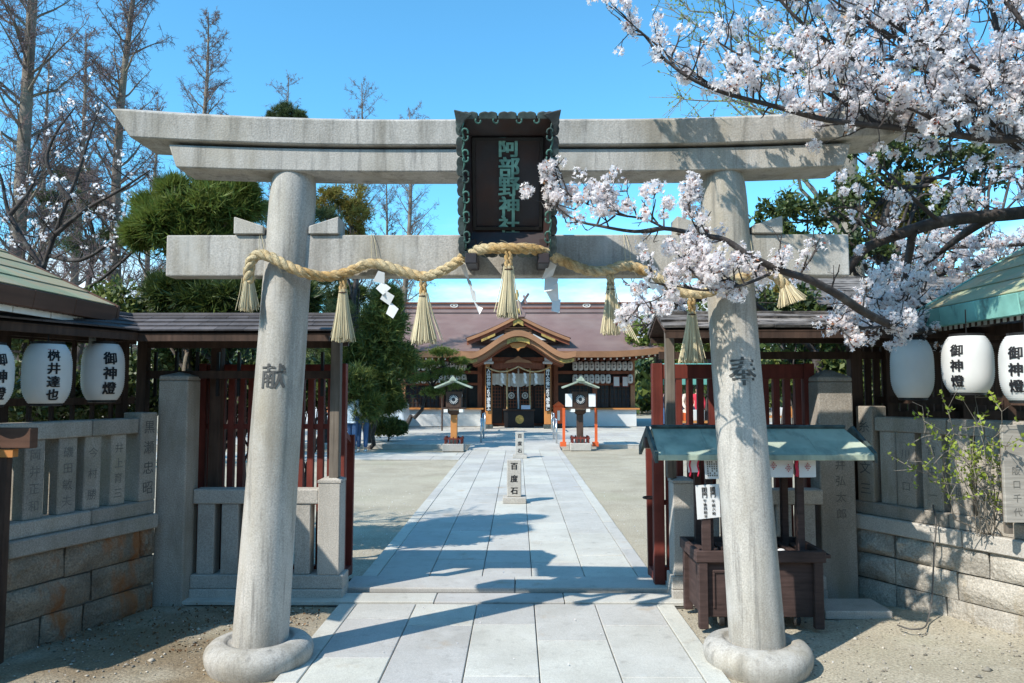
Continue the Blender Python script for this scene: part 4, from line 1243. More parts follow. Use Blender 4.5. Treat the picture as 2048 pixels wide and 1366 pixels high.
# wooden tablet and cable on the right wall
p0 = at(2004, 850, 4.70); p1 = at(2004, 1052, 4.70)
tb = thing('inscribed_tablet', 'pale grey inscribed tablet at the right edge before the stone fence', 'tablet', (p0.x + 0.09, 4.72, p1.z))
MB().box(p0.x, p0.x + 0.20, 4.70, 4.725, p1.z + 0.02, p0.z).build('board', T['tablet'], tb, bevel=0.003)
MB().box(p0.x + 0.02, p0.x + 0.06, 4.728, 4.76, 0.70, p0.z - 0.02).build('batten', T['wood_grey'], tb)
characters('阪口千代', plane_fn((p0.x + 0.075, 4.70, (p0.z + p1.z) / 2 - 0.10), (1, 0, 0), Z3, 0.002), 0.055, 0.085, 0.004, T['carve_soft'], tb)
cp = [at(x, y, Y) for x, y, Y in ((1866, 1010, 5.36), (1872, 1050, 5.25), (1868, 1110, 5.22), (1864, 1190, 5.20), (1856, 1240, 5.12))]
cp += [gr(x, y, 0.06) for x, y in ((1846, 1256), (1820, 1258), (1795, 1250))]
m = MB(); m.tube(catmull(cp, 8), 0.005, 6)
tag(m.build('cable', T['cable'], smooth=True), 'thin black cable hanging down the right wall onto the sand', 'cable')
mh = thing('stone_cover', 'flat grey stone cover in the sand before the right wall', 'cover', (2.35, 5.35, 0.0))
MB().box(2.15, 2.62, 5.30, 5.62, 0.0, 0.058).build('slab', T['granite_pale'], mh, bevel=0.006)
# ================================================================== COURTYARD PLATFORM
PZ = 0.115
pf = MB(); pf.box(-12, 12, 20.46, 40, -0.05, PZ - 0.03)
platform = tag(pf.build('shrine_platform', T['granite_pale']), kind='structure')
x = -12.0
while x < 12:                               # edge stones
    if not (-1.33 < x + 0.6 < 1.2):
        lay('edge_stone', platform, x, x + 1.2, 20.45, 20.80, PZ)
    x += 1.2
for j in range(9):
    y0 = 20.80 + j * 1.05
    x = -6.4 - 0.4 * (j % 2)
    while x < 6.4:
        lay('paving_slab', platform, x, x + 0.95, y0, y0 + 1.05, PZ)
        x += 0.95
ramp = MB(); ramp.hexa([(-1.3, 19.6, 0.0), (1.14, 19.6, 0.0), (1.14, 20.9, 0.0), (-1.3, 20.9, 0.0), (-1.3, 19.6, 0.034), (1.14, 19.6, 0.034), (1.14, 20.9, PZ + 0.006), (-1.3, 20.9, PZ + 0.006)])
ramp.build('ramp', T['paving'], platform)

# ================================================================== SHRINE HALL
SX = 0.03
hall = thing('shrine_hall', 'brown roofed shrine hall with curved porch gable at the end of the path', 'shrine hall', (SX, 31.0, PZ))
# ---- walls
YW = 31.0
def hb(name, x0, x1, y0, y1, z0, z1, m_, par=None, bev=0):
    return MB().box(SX + x0, SX + x1, y0, y1, z0, z1).build(name, T[m_], par or hall, bevel=bev)
hb('core_wall', -4.8, 4.8, 31.30, 36.2, PZ, 3.4, 'black')
for s in (-1, 1):
    a, b = (1.55, 4.85) if s > 0 else (-4.85, -1.55)
    hb('dado', a, b, 30.55, 31.29, PZ, 0.80, 'plaster')
    hb('counter_top', a - 0.12, b + 0.12, 30.42, 31.29, 0.802, 0.86, 'orange_wood')
    # lattice windows: panes and bars
    n = 3
    for k in range(n):
        xa = a + 0.55 + (b - a - 0.65) * k / n if s > 0 else a + 0.1 + (b - a - 0.65) * k / n
        xb = xa + (b - a - 0.65) / n - 0.06
        w_ = hb('window', xa, xb, 31.22, 31.26, 0.88, 1.80, 'dark_glass')
        for i in range(6):
            xx = xa + (xb - xa) * i / 5
            hb('mullion', xx - 0.014, xx + 0.014, 31.17, 31.215, 0.88, 1.80, 'wood_grey' if False else 'wood', w_)
        for i in range(6):
            zz = 0.88 + 0.92 * i / 5
            hb('transom', xa, xb, 31.19, 31.212, zz - 0.012, zz + 0.012, 'wood', w_)
    for xx in (a + 0.03, b - 0.06, (a + b) / 2):
        hb('wall_post', xx - 0.09, xx + 0.09, 31.02, 31.18, 0.862, 3.1, 'shrine_light' if abs(xx) > 4 else 'shrine_wood')
    hb('beam', a, b, 31.0, 31.15, 1.80, 1.90, 'shrine_wood')
    hb('beam', a, b, 30.98, 31.17, 2.27, 2.40, 'shrine_wood')
    hb('beam', a - 0.1, b + 0.15, 30.96, 31.19, 2.84, 3.02, 'shrine_wood')
hb('door_wall', -1.55, 1.55, 31.18, 31.28, PZ, 3.2, 'shrine_wood')
for k in range(4):
    xa = -1.3 + 0.65 * k
    d_ = hb('door', xa + 0.02, xa + 0.63, 31.10, 31.16, PZ + 0.1, 1.85, 'black')
    for i in range(5):
        hb('lattice_bar', xa + 0.08 + 0.12 * i, xa + 0.10 + 0.12 * i, 31.075, 31.098, 0.85, 1.75, 'shrine_wood', d_)
    for i in range(7):
        hb('lattice_bar', xa + 0.06, xa + 0.60, 31.072, 31.085, 0.88 + 0.14 * i, 0.90 + 0.14 * i, 'shrine_wood', d_)
def disc(cx, cy, cz, r_, name, m_, par, th=0.02):
    rg = [[(cx + r_ * math.cos(a), y, cz + r_ * math.sin(a)) for a in [2 * math.pi * k / 24 for k in range(24)]] for y in (cy, cy - th)]
    return MB().loft(rg).build(name, m_ if not isinstance(m_, str) else T[m_], par)
for xx in (-0.285, 0.285, -2.45):
    p = SX + xx
    dd = disc(p, 31.06 if xx > -2 else 30.95, 1.37, 0.135, 'crest_disc', 'cloth', hall)
    disc(p, 31.038 if xx > -2 else 30.928, 1.37, 0.09, 'crest_ring', 'wood_grey', dd, 0.006)
    disc(p, 31.030 if xx > -2 else 30.920, 1.37, 0.05, 'crest_centre', 'cloth', dd, 0.006)
# curtain
for k in range(8):
    xa = -1.28 + 0.32 * k
    m = MB(); rg = []
    for i in range(7):
        t = i / 6
        rg.append([(SX + xa + 0.315 * t, 30.75 + 0.02 * math.sin(t * 9 + k), z) for z in (1.78 + 0.05 * math.sin(t * 3 + k), 2.28)])
    m.loft(rg, False, False); m.build('curtain_panel', T['cloth'], hall)
# porch pillars with banners
BAN = ['人は神の徳によりて運を添ふ', '神は人の敬によりて威を増し']
for i, xx in enumerate((-1.14, 1.13)):
    hb('porch_pillar', xx - 0.13, xx + 0.13, 28.5, 28.76, PZ + 0.16, 2.60, 'orange_wood', None, 0.02)
    hb('pillar_shoe', xx - 0.16, xx + 0.16, 28.47, 28.79, PZ, PZ + 0.16, 'patina_dark', None, 0.02)
    hb('capital', xx - 0.19, xx + 0.19, 28.44, 28.82, 2.60, 2.70, 'plaster', None, 0.02)
    hb('capital', xx - 0.12, xx + 0.12, 28.47, 28.79, 2.702, 2.86, 'plaster', None, 0.02)
    b = hb('banner', xx - 0.105, xx + 0.105, 28.42, 28.44, 0.80, 2.42, 'black')
    m = MB(); letters(m, BAN[i], plane_fn((SX + xx, 28.42, 1.61), (1, 0, 0), Z3, 0.004), 0.135, 0.122, 0.03, 1.15)
    m.build('banner_lettering', T['paper'], b)
# rainbow beam between the porch pillars
m = MB(); rg = []
for k in range(17):
    t = -1 + 2 * k / 16
    z = 2.36 + 0.10 * (1 - t * t)
    rg.append([(SX + 1.1 * t, y, zz) for y, zz in ((28.50, z), (28.50, z + 0.22), (28.74, z + 0.22), (28.74, z))])
m.loft(rg); m.build('rainbow_beam', T['shrine_wood'], hall)
hb('tie_beam', -1.9, 1.9, 28.55, 28.70, 2.72, 2.86, 'shrine_wood')
hb('porch_ceiling', -1.8, 1.8, 28.9, 31.2, 2.86, 2.95, 'black')
for k, xx in enumerate((-0.45, 0.0, 0.47)):      # bell ropes
    m = MB(); m.tube([(SX + xx + 0.01 * math.sin(j), 29.9, 2.5 - (2.5 - 0.20) * j / 12) for j in range(13)], [0.035] * 10 + [0.045, 0.06, 0.03], 8)
    m.build('bell_rope', T['cloth'] if k == 1 else T['rope'], hall, smooth=True)
# ---- main roof, stepped copper courses
YR, YE, ZR, ZE = 33.5, 29.25, 5.12, 3.10
def roof_y(t): return YR + (YE - YR) * t
def roof_z(t): return ZR + (ZE - ZR) * (1.28 * t - 0.28 * t * t)
def halfw(t): return 5.25 if t < 0.45 else 5.25 + 0.66 * ((t - 0.45) / 0.55) ** 1.3
def lift(u, t): return 0.20 * max(0, (abs(u) - 0.55) / 0.45) ** 2.2 * max(0, t - 0.35) / 0.65
NC = 36
for sgn, nm_ in ((1, 'front_roof'), (-1, 'rear_roof')):
    m = MB(); V = []; F = []
    us_ = [-1 + 2 * k / 32 for k in range(33)]
    for c in range(NC):
        for e in (0, 1):
            t = (c + e) / NC
            for u in us_:
                y = roof_y(t); y = y if sgn > 0 else 2 * YR - y
                V.append((SX + u * halfw(t), y, roof_z(t) + lift(u, t) + (0.035 if e == 1 else 0.0)))
    W_ = len(us_)
    for r_ in range(2 * NC - 1):
        for i in range(W_ - 1):
            F.append((r_ * W_ + i, r_ * W_ + i + 1, (r_ + 1) * W_ + i + 1, (r_ + 1) * W_ + i))
    m.add(V, F); m.build(nm_, T['roof_tile'], hall)
# thick eave edge
m = MB(); rg = []
for k in range(33):
    u = -1 + 2 * k / 32
    z = ZE + lift(u, 1) + 0.03
    rg.append([(SX + u * 5.91, y, zz) for y, zz in ((YE - 0.02, z), (YE + 0.04, z - 0.24), (YE + 0.5, z - 0.20), (YE + 0.5, z + 0.05))])
m.loft(rg); m.build('eave_edge', T['shrine_light'], hall)
m = MB(); rg = []
for k in range(33):
    u = -1 + 2 * k / 32
    z = ZE + lift(u, 1) - 0.20
    rg.append([(SX + u * 5.85, y, zz) for y, zz in ((YE + 0.3, z), (31.3, z + 0.15), (31.3, z + 0.17), (YE + 0.3, z + 0.03))])
m.loft(rg); m.build('soffit', T['shrine_wood'], hall)
mr = MB().box(-0.03, 0.03, 0, 2.2, -0.04, 0.04).build('rafter', T['shrine_wood']); me_r = mr.data; bpy.data.objects.remove(mr)
mw = MB().box(-0.032, 0.032, -0.012, -0.001, -0.036, 0.036).build('white_end', T['white_end']); me_w = mw.data; bpy.data.objects.remove(mw)
for k in range(46):
    u = -0.985 + 1.97 * k / 45
    if abs(u * 5.8) < 1.7: continue
    r_ = link('rafter', me_r, None, hall); r_.location = (u * 5.8, YE + 0.25 - 31.0, ZE + lift(u, 1) - 0.26 - PZ)
    link('white_end', me_w, None, r_)
# ridge
for z0, z1, w_, m_ in ((5.10, 5.28, 0.34, 'roof_tile'), (5.281, 5.33, 0.40, 'shrine_wood'), (5.331, 5.50, 0.30, 'roof_tile'), (5.501, 5.57, 0.42, 'shrine_wood')):
    hb('ridge_course', -5.3, 5.3, YR - w_ / 2, YR + w_ / 2, z0, z1, m_)
for xx in (-5.32, 5.32):
    hb('ridge_end', xx - 0.10, xx + 0.10, YR - 0.28, YR + 0.28, 4.85, 5.60, 'roof_tile', None, 0.03)
for xx in (-2.9, 3.1):
    m = MB(); c = Vector((SX + xx, YR - 0.16, 5.42)); k = 0.16
    m.tube([c + Vector((k * math.cos(a), 0, 0.5 * k * math.sin(a))) for a in [2 * math.pi * j / 12 for j in range(13)]], 0.028, 5); m.tube([c + Vector((-0.05, 0, 0)), c + Vector((0.05, 0, 0))], 0.03, 5)
    m.build('ridge_crest', T['white_end'], hall)
# ---- karahafu porch roof
YK0, YK1, KW = 27.25, 31.2, 2.12
def kz(u):
    a = abs(u)
    return 2.93 + 0.86 * (0.5 + 0.5 * math.cos(math.pi * min(1, a * 1.10))) ** 1.05 + 0.10 * max(0, a - 0.8) / 0.2
KU = [-1 + 2 * k / 40 for k in range(41)]
V = []; F = []
NK = 14
for c in range(NK):
    for e in (0, 1):
        y = YK0 + (YK1 - YK0) * (c + e) / NK
        for u in KU: V.append((SX + u * KW, y, kz(u) + (0.0 if e else 0.02)))
for r_ in range(2 * NK - 1):
    for i in range(40): F.append((r_ * 41 + i, r_ * 41 + i + 1, (r_ + 1) * 41 + i + 1, (r_ + 1) * 41 + i))
MB().add(V, F).build('porch_roof', T['roof_tile'], hall, smooth=True, auto=40)
def kboard(name, o0, o1, y0, y1, m_, u0=-1, u1=1, ks=1.0):
    m = MB(); rg = []
    for k in range(41):
        u = u0 + (u1 - u0) * k / 40
        rg.append([(SX + u * KW * ks, y, kz(u) + o) for y, o in ((y0, o0), (y0, o1), (y1, o1), (y1, o0))])
    m.loft(rg); return m.build(name, T[m_], hall)
kboard('porch_eave', 0.015, -0.20, YK0 - 0.03, YK0 + 0.6, 'shrine_light')
kboard('bargeboard', -0.202, -0.37, YK0 + 0.12, YK0 + 0.24, 'shrine_light')
kboard('inner_bargeboard', -0.30, -0.42, YK0 + 0.26, YK0 + 0.34, 'shrine_light', -0.8, 0.8)
kboard('porch_soffit', -0.42, -0.46, YK0 + 0.35, 29.5, 'shrine_wood', -0.8, 0.8)
kboard('gold_plate', -0.23, -0.40, YK0 + 0.09, YK0 + 0.118, 'gold', -0.20, 0.20)
for a, b in ((-0.97, -0.72), (0.72, 0.97)): kboard('gold_plate', -0.23, -0.36, YK0 + 0.09, YK0 + 0.118, 'gold', a, b)
m = MB(); cz = kz(0) - 0.42
poly = [(0, -0.34), (0.10, -0.22), (0.24, -0.20), (0.34, -0.06), (0.20, 0.0), (-0.20, 0.0), (-0.34, -0.06), (-0.24, -0.20), (-0.10, -0.22)]
m.slab([(SX + a, YK0 + 0.22, cz + b) for a, b in poly], [(SX + a, YK0 + 0.30, cz + b) for a, b in poly]); m.build('pendant', T['orange_wood'], hall, bevel=0.02)
hb('gable_infill', -1.5, 1.5, 28.72, 28.80, 2.87, 3.25, 'black')
m = MB(); poly = [(-0.55, 0.0), (-0.42, 0.14), (-0.18, 0.22), (0, 0.36), (0.18, 0.22), (0.42, 0.14), (0.55, 0.0), (0.2, 0.05), (-0.2, 0.05)]
m.slab([(SX + a, 28.45, 2.62 + b * 0.8) for a, b in poly], [(SX + a, 28.5, 2.62 + b * 0.8) for a, b in poly]); m.build('frog_leg_strut', T['shrine_light'], hall)
# ---- triangular gable above the porch
YG = 29.7; GW = 2.05; GZ0, GZ1 = 3.52, 4.46
def gz(u): a = abs(u); return GZ1 - (GZ1 - GZ0) * (1.22 * a - 0.22 * a * a)
GU = [-1 + 2 * k / 32 for k in range(33)]
V = []; F = []
for c in range(10):
    for e in (0, 1):
        y = YG - 0.25 + 3.4 * (c + e) / 10
        for u in GU: V.append((SX + u * GW * 1.03, y, gz(u) + 0.14 + (0 if e else 0.012)))
for r_ in range(19):
    for i in range(32): F.append((r_ * 33 + i, r_ * 33 + i + 1, (r_ + 1) * 33 + i + 1, (r_ + 1) * 33 + i))
MB().add(V, F).build('gable_roof', T['roof_tile'], hall)
def gboard(name, o0, o1, y0, y1, m_, u0=-1, u1=1):
    m = MB(); rg = []
    for k in range(33):
        u = u0 + (u1 - u0) * k / 32
        rg.append([(SX + u * GW, y, gz(u) + o) for y, o in ((y0, o0), (y0, o1), (y1, o1), (y1, o0))])
    m.loft(rg); return m.build(name, T[m_], hall)
gboard('gable_edge', 0.145, 0.02, YG - 0.28, YG + 0.1, 'shrine_light')
gboard('gable_bargeboard', 0.018, -0.13, YG - 0.18, YG - 0.08, 'shrine_wood')
gboard('gold_gable_plate', 0.0, -0.20, YG - 0.215, YG - 0.185, 'gold', -0.10, 0.10)
for a, b in ((-0.72, -0.45), (0.45, 0.72)): gboard('gold_gable_plate', -0.12, -0.22, YG - 0.215, YG - 0.185, 'gold', a, b)
m = MB(); m.slab([(SX - 1.6, YG + 0.05, 3.5), (SX + 1.6, YG + 0.05, 3.5), (SX, YG + 0.05, 4.4)], [(SX - 1.6, YG + 0.1, 3.5), (SX + 1.6, YG + 0.1, 3.5), (SX, YG + 0.1, 4.4)])
m.build('gable_wall', T['wood'], hall)
for k in range(5):
    hb('gable_slat', -0.55, 0.55, YG - 0.02, YG + 0.045, 3.72 + 0.09 * k, 3.76 + 0.09 * k, 'shrine_light')
for s in (-1, 1):
    p = [(s * 0.55, 3.62), (s * 1.15, 3.60), (s * 0.60, 3.86)]
    MB().slab([(SX + a, YG + 0.0, b) for a, b in p], [(SX + a, YG + 0.045, b) for a, b in p]).build('white_infill', T['plaster'], hall)
m = MB(); poly = [(-0.28, 0.0), (-0.30, 0.14), (-0.16, 0.34), (-0.10, 0.60), (0.0, 0.72), (0.10, 0.60), (0.16, 0.34), (0.30, 0.14), (0.28, 0.0)]
m.slab([(SX + a, YG - 0.34, 4.50 + b) for a, b in poly], [(SX + a, YG - 0.1, 4.50 + b) for a, b in poly]); m.build('ridge_ornament', T['roof_tile'], hall, bevel=0.02)
m = MB(); m.ball((SX, YG - 0.38, 4.74), 0.10, 0.04, 0.10); m.build('gold_boss', T['gold'], hall, smooth=True)
m = MB(); m.lathe([(0.03, 0), (0.05, 0.1), (0.075, 0.2), (0.05, 0.32), (0.02, 0.42)], 10, (SX - 0.04, YG - 0.2, 5.2)); m.build('gold_finial', T['gold'], hall, smooth=True)
MB().beam((SX + 0.10, YG - 0.1, 5.0), (SX + 0.42, YG + 0.1, 5.50), 0.05, 0.09).build('crossed_finial', T['roof_tile'], hall)
MB().beam((SX + 0.34, YG - 0.1, 5.05), (SX + 0.22, YG + 0.1, 5.42), 0.05, 0.07).build('crossed_finial', T['roof_tile'], hall)
hb('gable_ridge', -0.13, 0.13, YG - 0.24, 33.2, 4.58, 4.78, 'roof_tile')

# small lanterns in rows under the eaves
lm = MB(); lm.lathe([(0.055, -0.19), (0.10, -0.15), (0.115, 0.0), (0.10, 0.15), (0.055, 0.19)], 12)
ob = lm.build('paper_body', T['lantern'], None, smooth=True); lm_me = ob.data; bpy.data.objects.remove(ob)
lr = MB(); lr.lathe([(0.058, -0.21), (0.06, -0.188)], 10); lr.lathe([(0.06, 0.188), (0.058, 0.21)], 10)
ob = lr.build('ring_frame', T['black'], None); lr_me = ob.data; bpy.data.objects.remove(ob)
inks = []
for tx_ in ('奉納', '神社', '御燈', '献燈'):
    q = MB(); letters(q, tx_, plane_fn((0, -0.118, 0.0), (1, 0, 0), Z3, 0.001), 0.085, 0.115, 0.02)
    ob = q.build('lettering', T['ink'], None); inks.append(ob.data); bpy.data.objects.remove(ob)
ordn = ['first', 'second', 'third', 'fourth', 'fifth', 'sixth', 'seventh', 'eighth', 'ninth', 'tenth', 'eleventh']
def small_lantern(x, y, z, lab, k):
    o = thing('small_lantern', lab, 'lantern', (x, y, z), 'small white lanterns under the shrine eaves')
    link('paper_body', lm_me, None, o); link('ring_frame', lr_me, None, o); link('lettering', inks[k % 4], None, o)
    return o
for row, z in ((0, 2.60), (1, 2.06)):
    for k in range(11):
        p = at(1150 + 11.0 * k, 732, 30.85)
        if row == 1 and 7 <= k <= 9: continue
        small_lantern(p.x, 30.85, z, 'small white lantern, %s from the left in the %s row right of the porch' % (ordn[k], 'upper' if row == 0 else 'lower'), k + row)
    for k in range(9):
        p = at(836 + 11.5 * k, 732, 30.85)
        small_lantern(p.x, 30.85, z, 'small white lantern, %s from the left in the %s row left of the porch' % (ordn[k], 'upper' if row == 0 else 'lower'), k + row + 1)
for k, (a, b) in enumerate(((1226, 1240), (1244, 1257))):
    p = at(a, 752, 30.9); q = at(b, 774, 30.9)
    o = thing('framed_notice', 'framed pale notice %s in the lower lantern row of the shrine' % ('left of the pair' if k == 0 else 'right of the pair'), 'notice', ((p.x + q.x) / 2, 30.9, q.z), 'framed notices under the shrine eaves')
    MB().box(p.x, q.x, 30.90, 30.93, q.z, p.z).build('frame', T['red'], o)
    MB().box(p.x + 0.03, q.x - 0.03, 30.888, 30.898, q.z + 0.04, p.z - 0.04).build('sheet', T['cloth'], o)

# rope of the hall and its streamers
m = MB(); m.tube([Vector((SX + 1.25 * t, 28.40, 2.50 - 0.20 * abs(math.sin(t * math.pi)) )) for t in [-1 + 2 * k / 30 for k in range(31)]], 0.032, 6)
tag(m.build('hall_rope', T['rope'], smooth=True), 'thin straw rope looped across the shrine porch', 'rope')
for k, xx in enumerate((-0.62, -0.18, 0.25, 0.66)):
    o = thing('hall_streamer', 'tiny white streamer, %s from the left on the porch rope' % ordn[k], 'paper streamer', (SX + xx, 28.38, 2.28), 'white streamers on the porch rope')
    for j in range(4):
        z = 2.26 - 0.10 * j; x = SX + xx + 0.03 * (j % 2)
        MB().slab([(x - 0.05, 28.38, z), (x + 0.04, 28.38, z - 0.02), (x + 0.05, 28.38, z - 0.12), (x - 0.04, 28.38, z - 0.10)], [(x - 0.05, 28.383, z), (x + 0.04, 28.383, z - 0.02), (x + 0.05, 28.383, z - 0.12), (x - 0.04, 28.383, z - 0.10)]).build('paper_leaf', T['paper'], o)
# offering box
ob_ = thing('offering_box', 'dark offering box with gold crest before the shrine doors', 'box', (SX + 0.05, 29.6, PZ))
MB().box(SX - 0.55, SX + 0.62, 29.45, 29.95, PZ, 0.78).build('body', T['black'], ob_, bevel=0.01)
MB().box(SX - 0.60, SX + 0.67, 29.40, 30.0, 0.781, 0.84).build('lid', T['wood'], ob_, bevel=0.01)
disc(SX + 0.05, 29.44, 0.44, 0.17, 'gold_crest', 'gold', ob_, 0.03)
p = at(1052, 824, 29.42); 
o = thing('blue_notice', 'small pale blue notice on the offering box', 'notice', (p.x, 29.42, p.z)); MB().box(p.x - 0.19, p.x + 0.17, 29.42, 29.435, 0.842, 1.0).build('sheet', mat('pale_blue', (0.40, 0.52, 0.68)), o)
# red box
p = at(1117, 845, 29.0)
rb = thing('fortune_box', 'bright orange red box right of the shrine porch', 'box', (p.x, 29.0, PZ))
MB().box(p.x - 0.20, p.x + 0.20, 28.9, 29.2, 0.30, 0.98).build('body', T['vermilion'], rb, bevel=0.02)
MB().slab([(p.x - 0.23, 28.86, 0.981), (p.x + 0.23, 28.86, 0.981), (p.x, 28.86, 1.16)], [(p.x - 0.23, 29.24, 0.981), (p.x + 0.23, 29.24, 0.981), (p.x, 29.24, 1.16)]).build('roof', T['vermilion'], rb)
MB().box(p.x - 0.05, p.x + 0.05, 28.885, 28.898, 0.42, 0.80).build('label_plate', T['white_end'], rb)
MB().box(p.x - 0.14, p.x + 0.14, 28.95, 29.15, PZ, 0.299).build('stand', T['black'], rb)

# ================================================================== HYAKUDO STONES
def hyaku(px, py, label, s):
    g = gr(px, py)
    o = thing('prayer_stone', label, 'stone marker', (g.x, g.y, 0.028), 'pale stone markers standing on the path')
    x, y, z = g.x, g.y + 0.12, 0.026
    MB().box(x - 0.165 * s, x + 0.165 * s, y - 0.14, y + 0.14, z, z + 0.085).build('plinth', T['granite_pale'], o, bevel=0.008)
    MB().box(x - 0.105 * s, x + 0.095 * s, y - 0.085, y + 0.085, z + 0.086, z + 0.60).build('shaft', T['granite_pale'], o, bevel=0.008)
    characters('百度石', plane_fn((x - 0.005, y - 0.085, z + 0.34), (1, 0, 0), Z3, 0.002), 0.105, 0.17, 0.03, T['ink'], o, 'carved_character')
hyaku(1029, 1011, 'lettered stone marker standing nearer on the path', 1.0)
hyaku(1040, 919, 'lettered stone marker standing farther on the path, before the ramp', 1.0)

# ================================================================== WOODEN LANTERN STANDS
def toro(px, Y, label, postm, extra):
    g = at(px, 900, Y); x = g.x; y = Y
    o = thing('lantern_stand', label, 'lantern stand', (x, y, 0), 'copper roofed lantern stands flanking the path')
    MB().box(x - 0.28, x + 0.28, y - 0.28, y + 0.28, 0.0, 0.20).build('base_stone', T['granite_pale'], o, bevel=0.015)
    for s in (-1, 1):
        for k in range(5):
            for (xx, yy) in ((x - 0.20 + 0.10 * k, y + s * 0.22), (x + s * 0.22, y - 0.20 + 0.10 * k)):
                MB().box(xx - 0.014, xx + 0.014, yy - 0.014, yy + 0.014, 0.201, 0.38).build('fence_picket', T['red'], o)
        MB().box(x - 0.25, x + 0.25, y + s * 0.22 - 0.012, y + s * 0.22 + 0.012, 0.31, 0.345).build('fence_rail', T['red'], o)
        MB().box(x + s * 0.222 - 0.01, x + s * 0.222 + 0.01, y - 0.24, y + 0.24, 0.312, 0.343).build('fence_rail', T['red'], o)
    MB().box(x - 0.085, x + 0.085, y - 0.085, y + 0.085, 0.2015, 0.95).build('post', T[postm], o, bevel=0.008)
    MB().box(x - 0.10, x + 0.10, y - 0.10, y + 0.10, 0.201, 0.32).build('post_shoe', T['patina_dark'], o)
    m = MB(); m.loft([[(x + a * 0.10, y + b * 0.10, 0.951) for a, b in ((-1, -1), (1, -1), (1, 1), (-1, 1))], [(x + a * 0.20, y + b * 0.20, 1.06) for a, b in ((-1, -1), (1, -1), (1, 1), (-1, 1))]])
    m.build('corbel', T['wood'], o)
    for s in (-1, 1): MB().box(x + s * 0.20 - 0.05, x + s * 0.20 + 0.05, y - 0.27, y + 0.27, 1.02, 1.10).build('white_bracket', T['white_end'], o)
    MB().box(x - 0.30, x + 0.30, y - 0.24, y + 0.24, 1.101, 1.14).build('shelf', T['wood'], o)
    bxx = MB().box(x - 0.20, x + 0.20, y - 0.20, y + 0.20, 1.141, 1.56).build('lamp_box', T['wood'], o, bevel=0.008)
    dd = disc(x, y - 0.202, 1.35, 0.135, 'crest_disc', 'dark_glass', bxx, 0.012)
    m = MB()
    for k in range(16):
        a = 2 * math.pi * k / 16
        m.beam((x + 0.05 * math.cos(a), y - 0.218, 1.35 + 0.05 * math.sin(a)), (x + 0.115 * math.cos(a), y - 0.218, 1.35 + 0.115 * math.sin(a)), 0.014, 0.006, (0, 1, 0))
    m.build('crest_petals', T['cloth'], bxx)
    # curved copper roof
    V = []; F = []
    us_ = [-1 + 2 * k / 14 for k in range(15)]
    prof = lambda u: 1.60 + 0.22 * (1 - abs(u)) ** 0.85 + 0.045 * abs(u) ** 3
    m = MB()
    for k in range(14):
        u0, u1 = us_[k], us_[k + 1]
        m2 = MB(); m2.hexa([(x + u0 * 0.46, y - 0.42, prof(u0)), (x + u1 * 0.46, y - 0.42, prof(u1)), (x + u1 * 0.46, y + 0.42, prof(u1)), (x + u0 * 0.46, y + 0.42, prof(u0)),
                            (x + u0 * 0.47, y - 0.43, prof(u0) + 0.04), (x + u1 * 0.47, y - 0.43, prof(u1) + 0.04), (x + u1 * 0.47, y + 0.43, prof(u1) + 0.04), (x + u0 * 0.47, y + 0.43, prof(u0) + 0.04)])
        m2.build('roof_sheet', T['copper'], o)
    for s in (-1, 1):
        MB().beam((x + s * 0.02, y - 0.44, 1.855), (x + s * 0.48, y - 0.44, 1.66), 0.03, 0.035).build('gable_edge', T['copper'], o)
    MB().box(x - 0.05, x + 0.05, y - 0.45, y + 0.45, 1.85, 1.90).build('ridge', T['copper'], o, bevel=0.01)
    m = MB(); poly = [(-0.10, 0), (-0.06, 0.07), (0, 0.13), (0.06, 0.07), (0.10, 0)]
    m.slab([(x + a, y - 0.47, 1.84 + b) for a, b in poly], [(x + a, y - 0.42, 1.84 + b) for a, b in poly]); m.build('finial', T['copper'], o)
    if extra:
        for s in (-1, 1):
            MB().box(x + s * 0.30 + s * 0.13 - 0.035, x + s * 0.30 + s * 0.13 + 0.035, y - 0.05, y + 0.02, 0.15, 1.12).build('orange_prop', T['vermilion'], o)
            MB().box(x + s * 0.43 - 0.10, x + s * 0.43 + 0.06, y - 0.07, y + 0.04, 0.10, 0.22).build('prop_foot', T['vermilion'], o)
            MB().box(x + s * 0.31 - 0.09, x + s * 0.31 + 0.09, y - 0.23, y - 0.215, 1.16, 1.50).build('white_notice', T['paper'], o)
toro(908, 19.6, 'copper roofed lantern stand left of the path with light orange post', 'orange_wood', False)
toro(1160, 19.9, 'copper roofed lantern stand right of the path between orange props', 'wood', True)
# thin dark pole by the left lantern stand
p = gr(884, 868); tag(MB().lathe([(0.03, 0), (0.03, 1.35)], 8, (p.x, p.y, 0.1)).build('thin_pole', T['wood']), 'thin dark pole standing behind the left lantern stand', 'pole')
# handrails of the ramp
for k, (px, py, h) in enumerate(((962, 893, 0.72), (1113, 895, 0.72), (966, 872, 0.72), (1108, 872, 0.72))):
    g = gr(px, py)
    o = thing('handrail', ['steel handrail left of the ramp, nearer', 'steel handrail right of the ramp, nearer', 'steel handrail left of the ramp, farther', 'steel handrail right of the ramp, farther'][k], 'handrail', (g.x, g.y, 0), 'steel handrails beside the ramp')
    y1 = g.y + 1.6
    for yy in (g.y, y1): MB().lathe([(0.025, 0), (0.025, h)], 8, (g.x, yy, 0.05)).build('upright', T['steel'], o, smooth=True)
    MB().tube([(g.x, g.y, h + 0.05), (g.x, y1, h + 0.05)], 0.025, 8).build('grip', T['steel'], o, smooth=True)
# rubber mat on the ramp and dark box lamps
for px, py in ((866, 903), (1195, 902)):
    pass

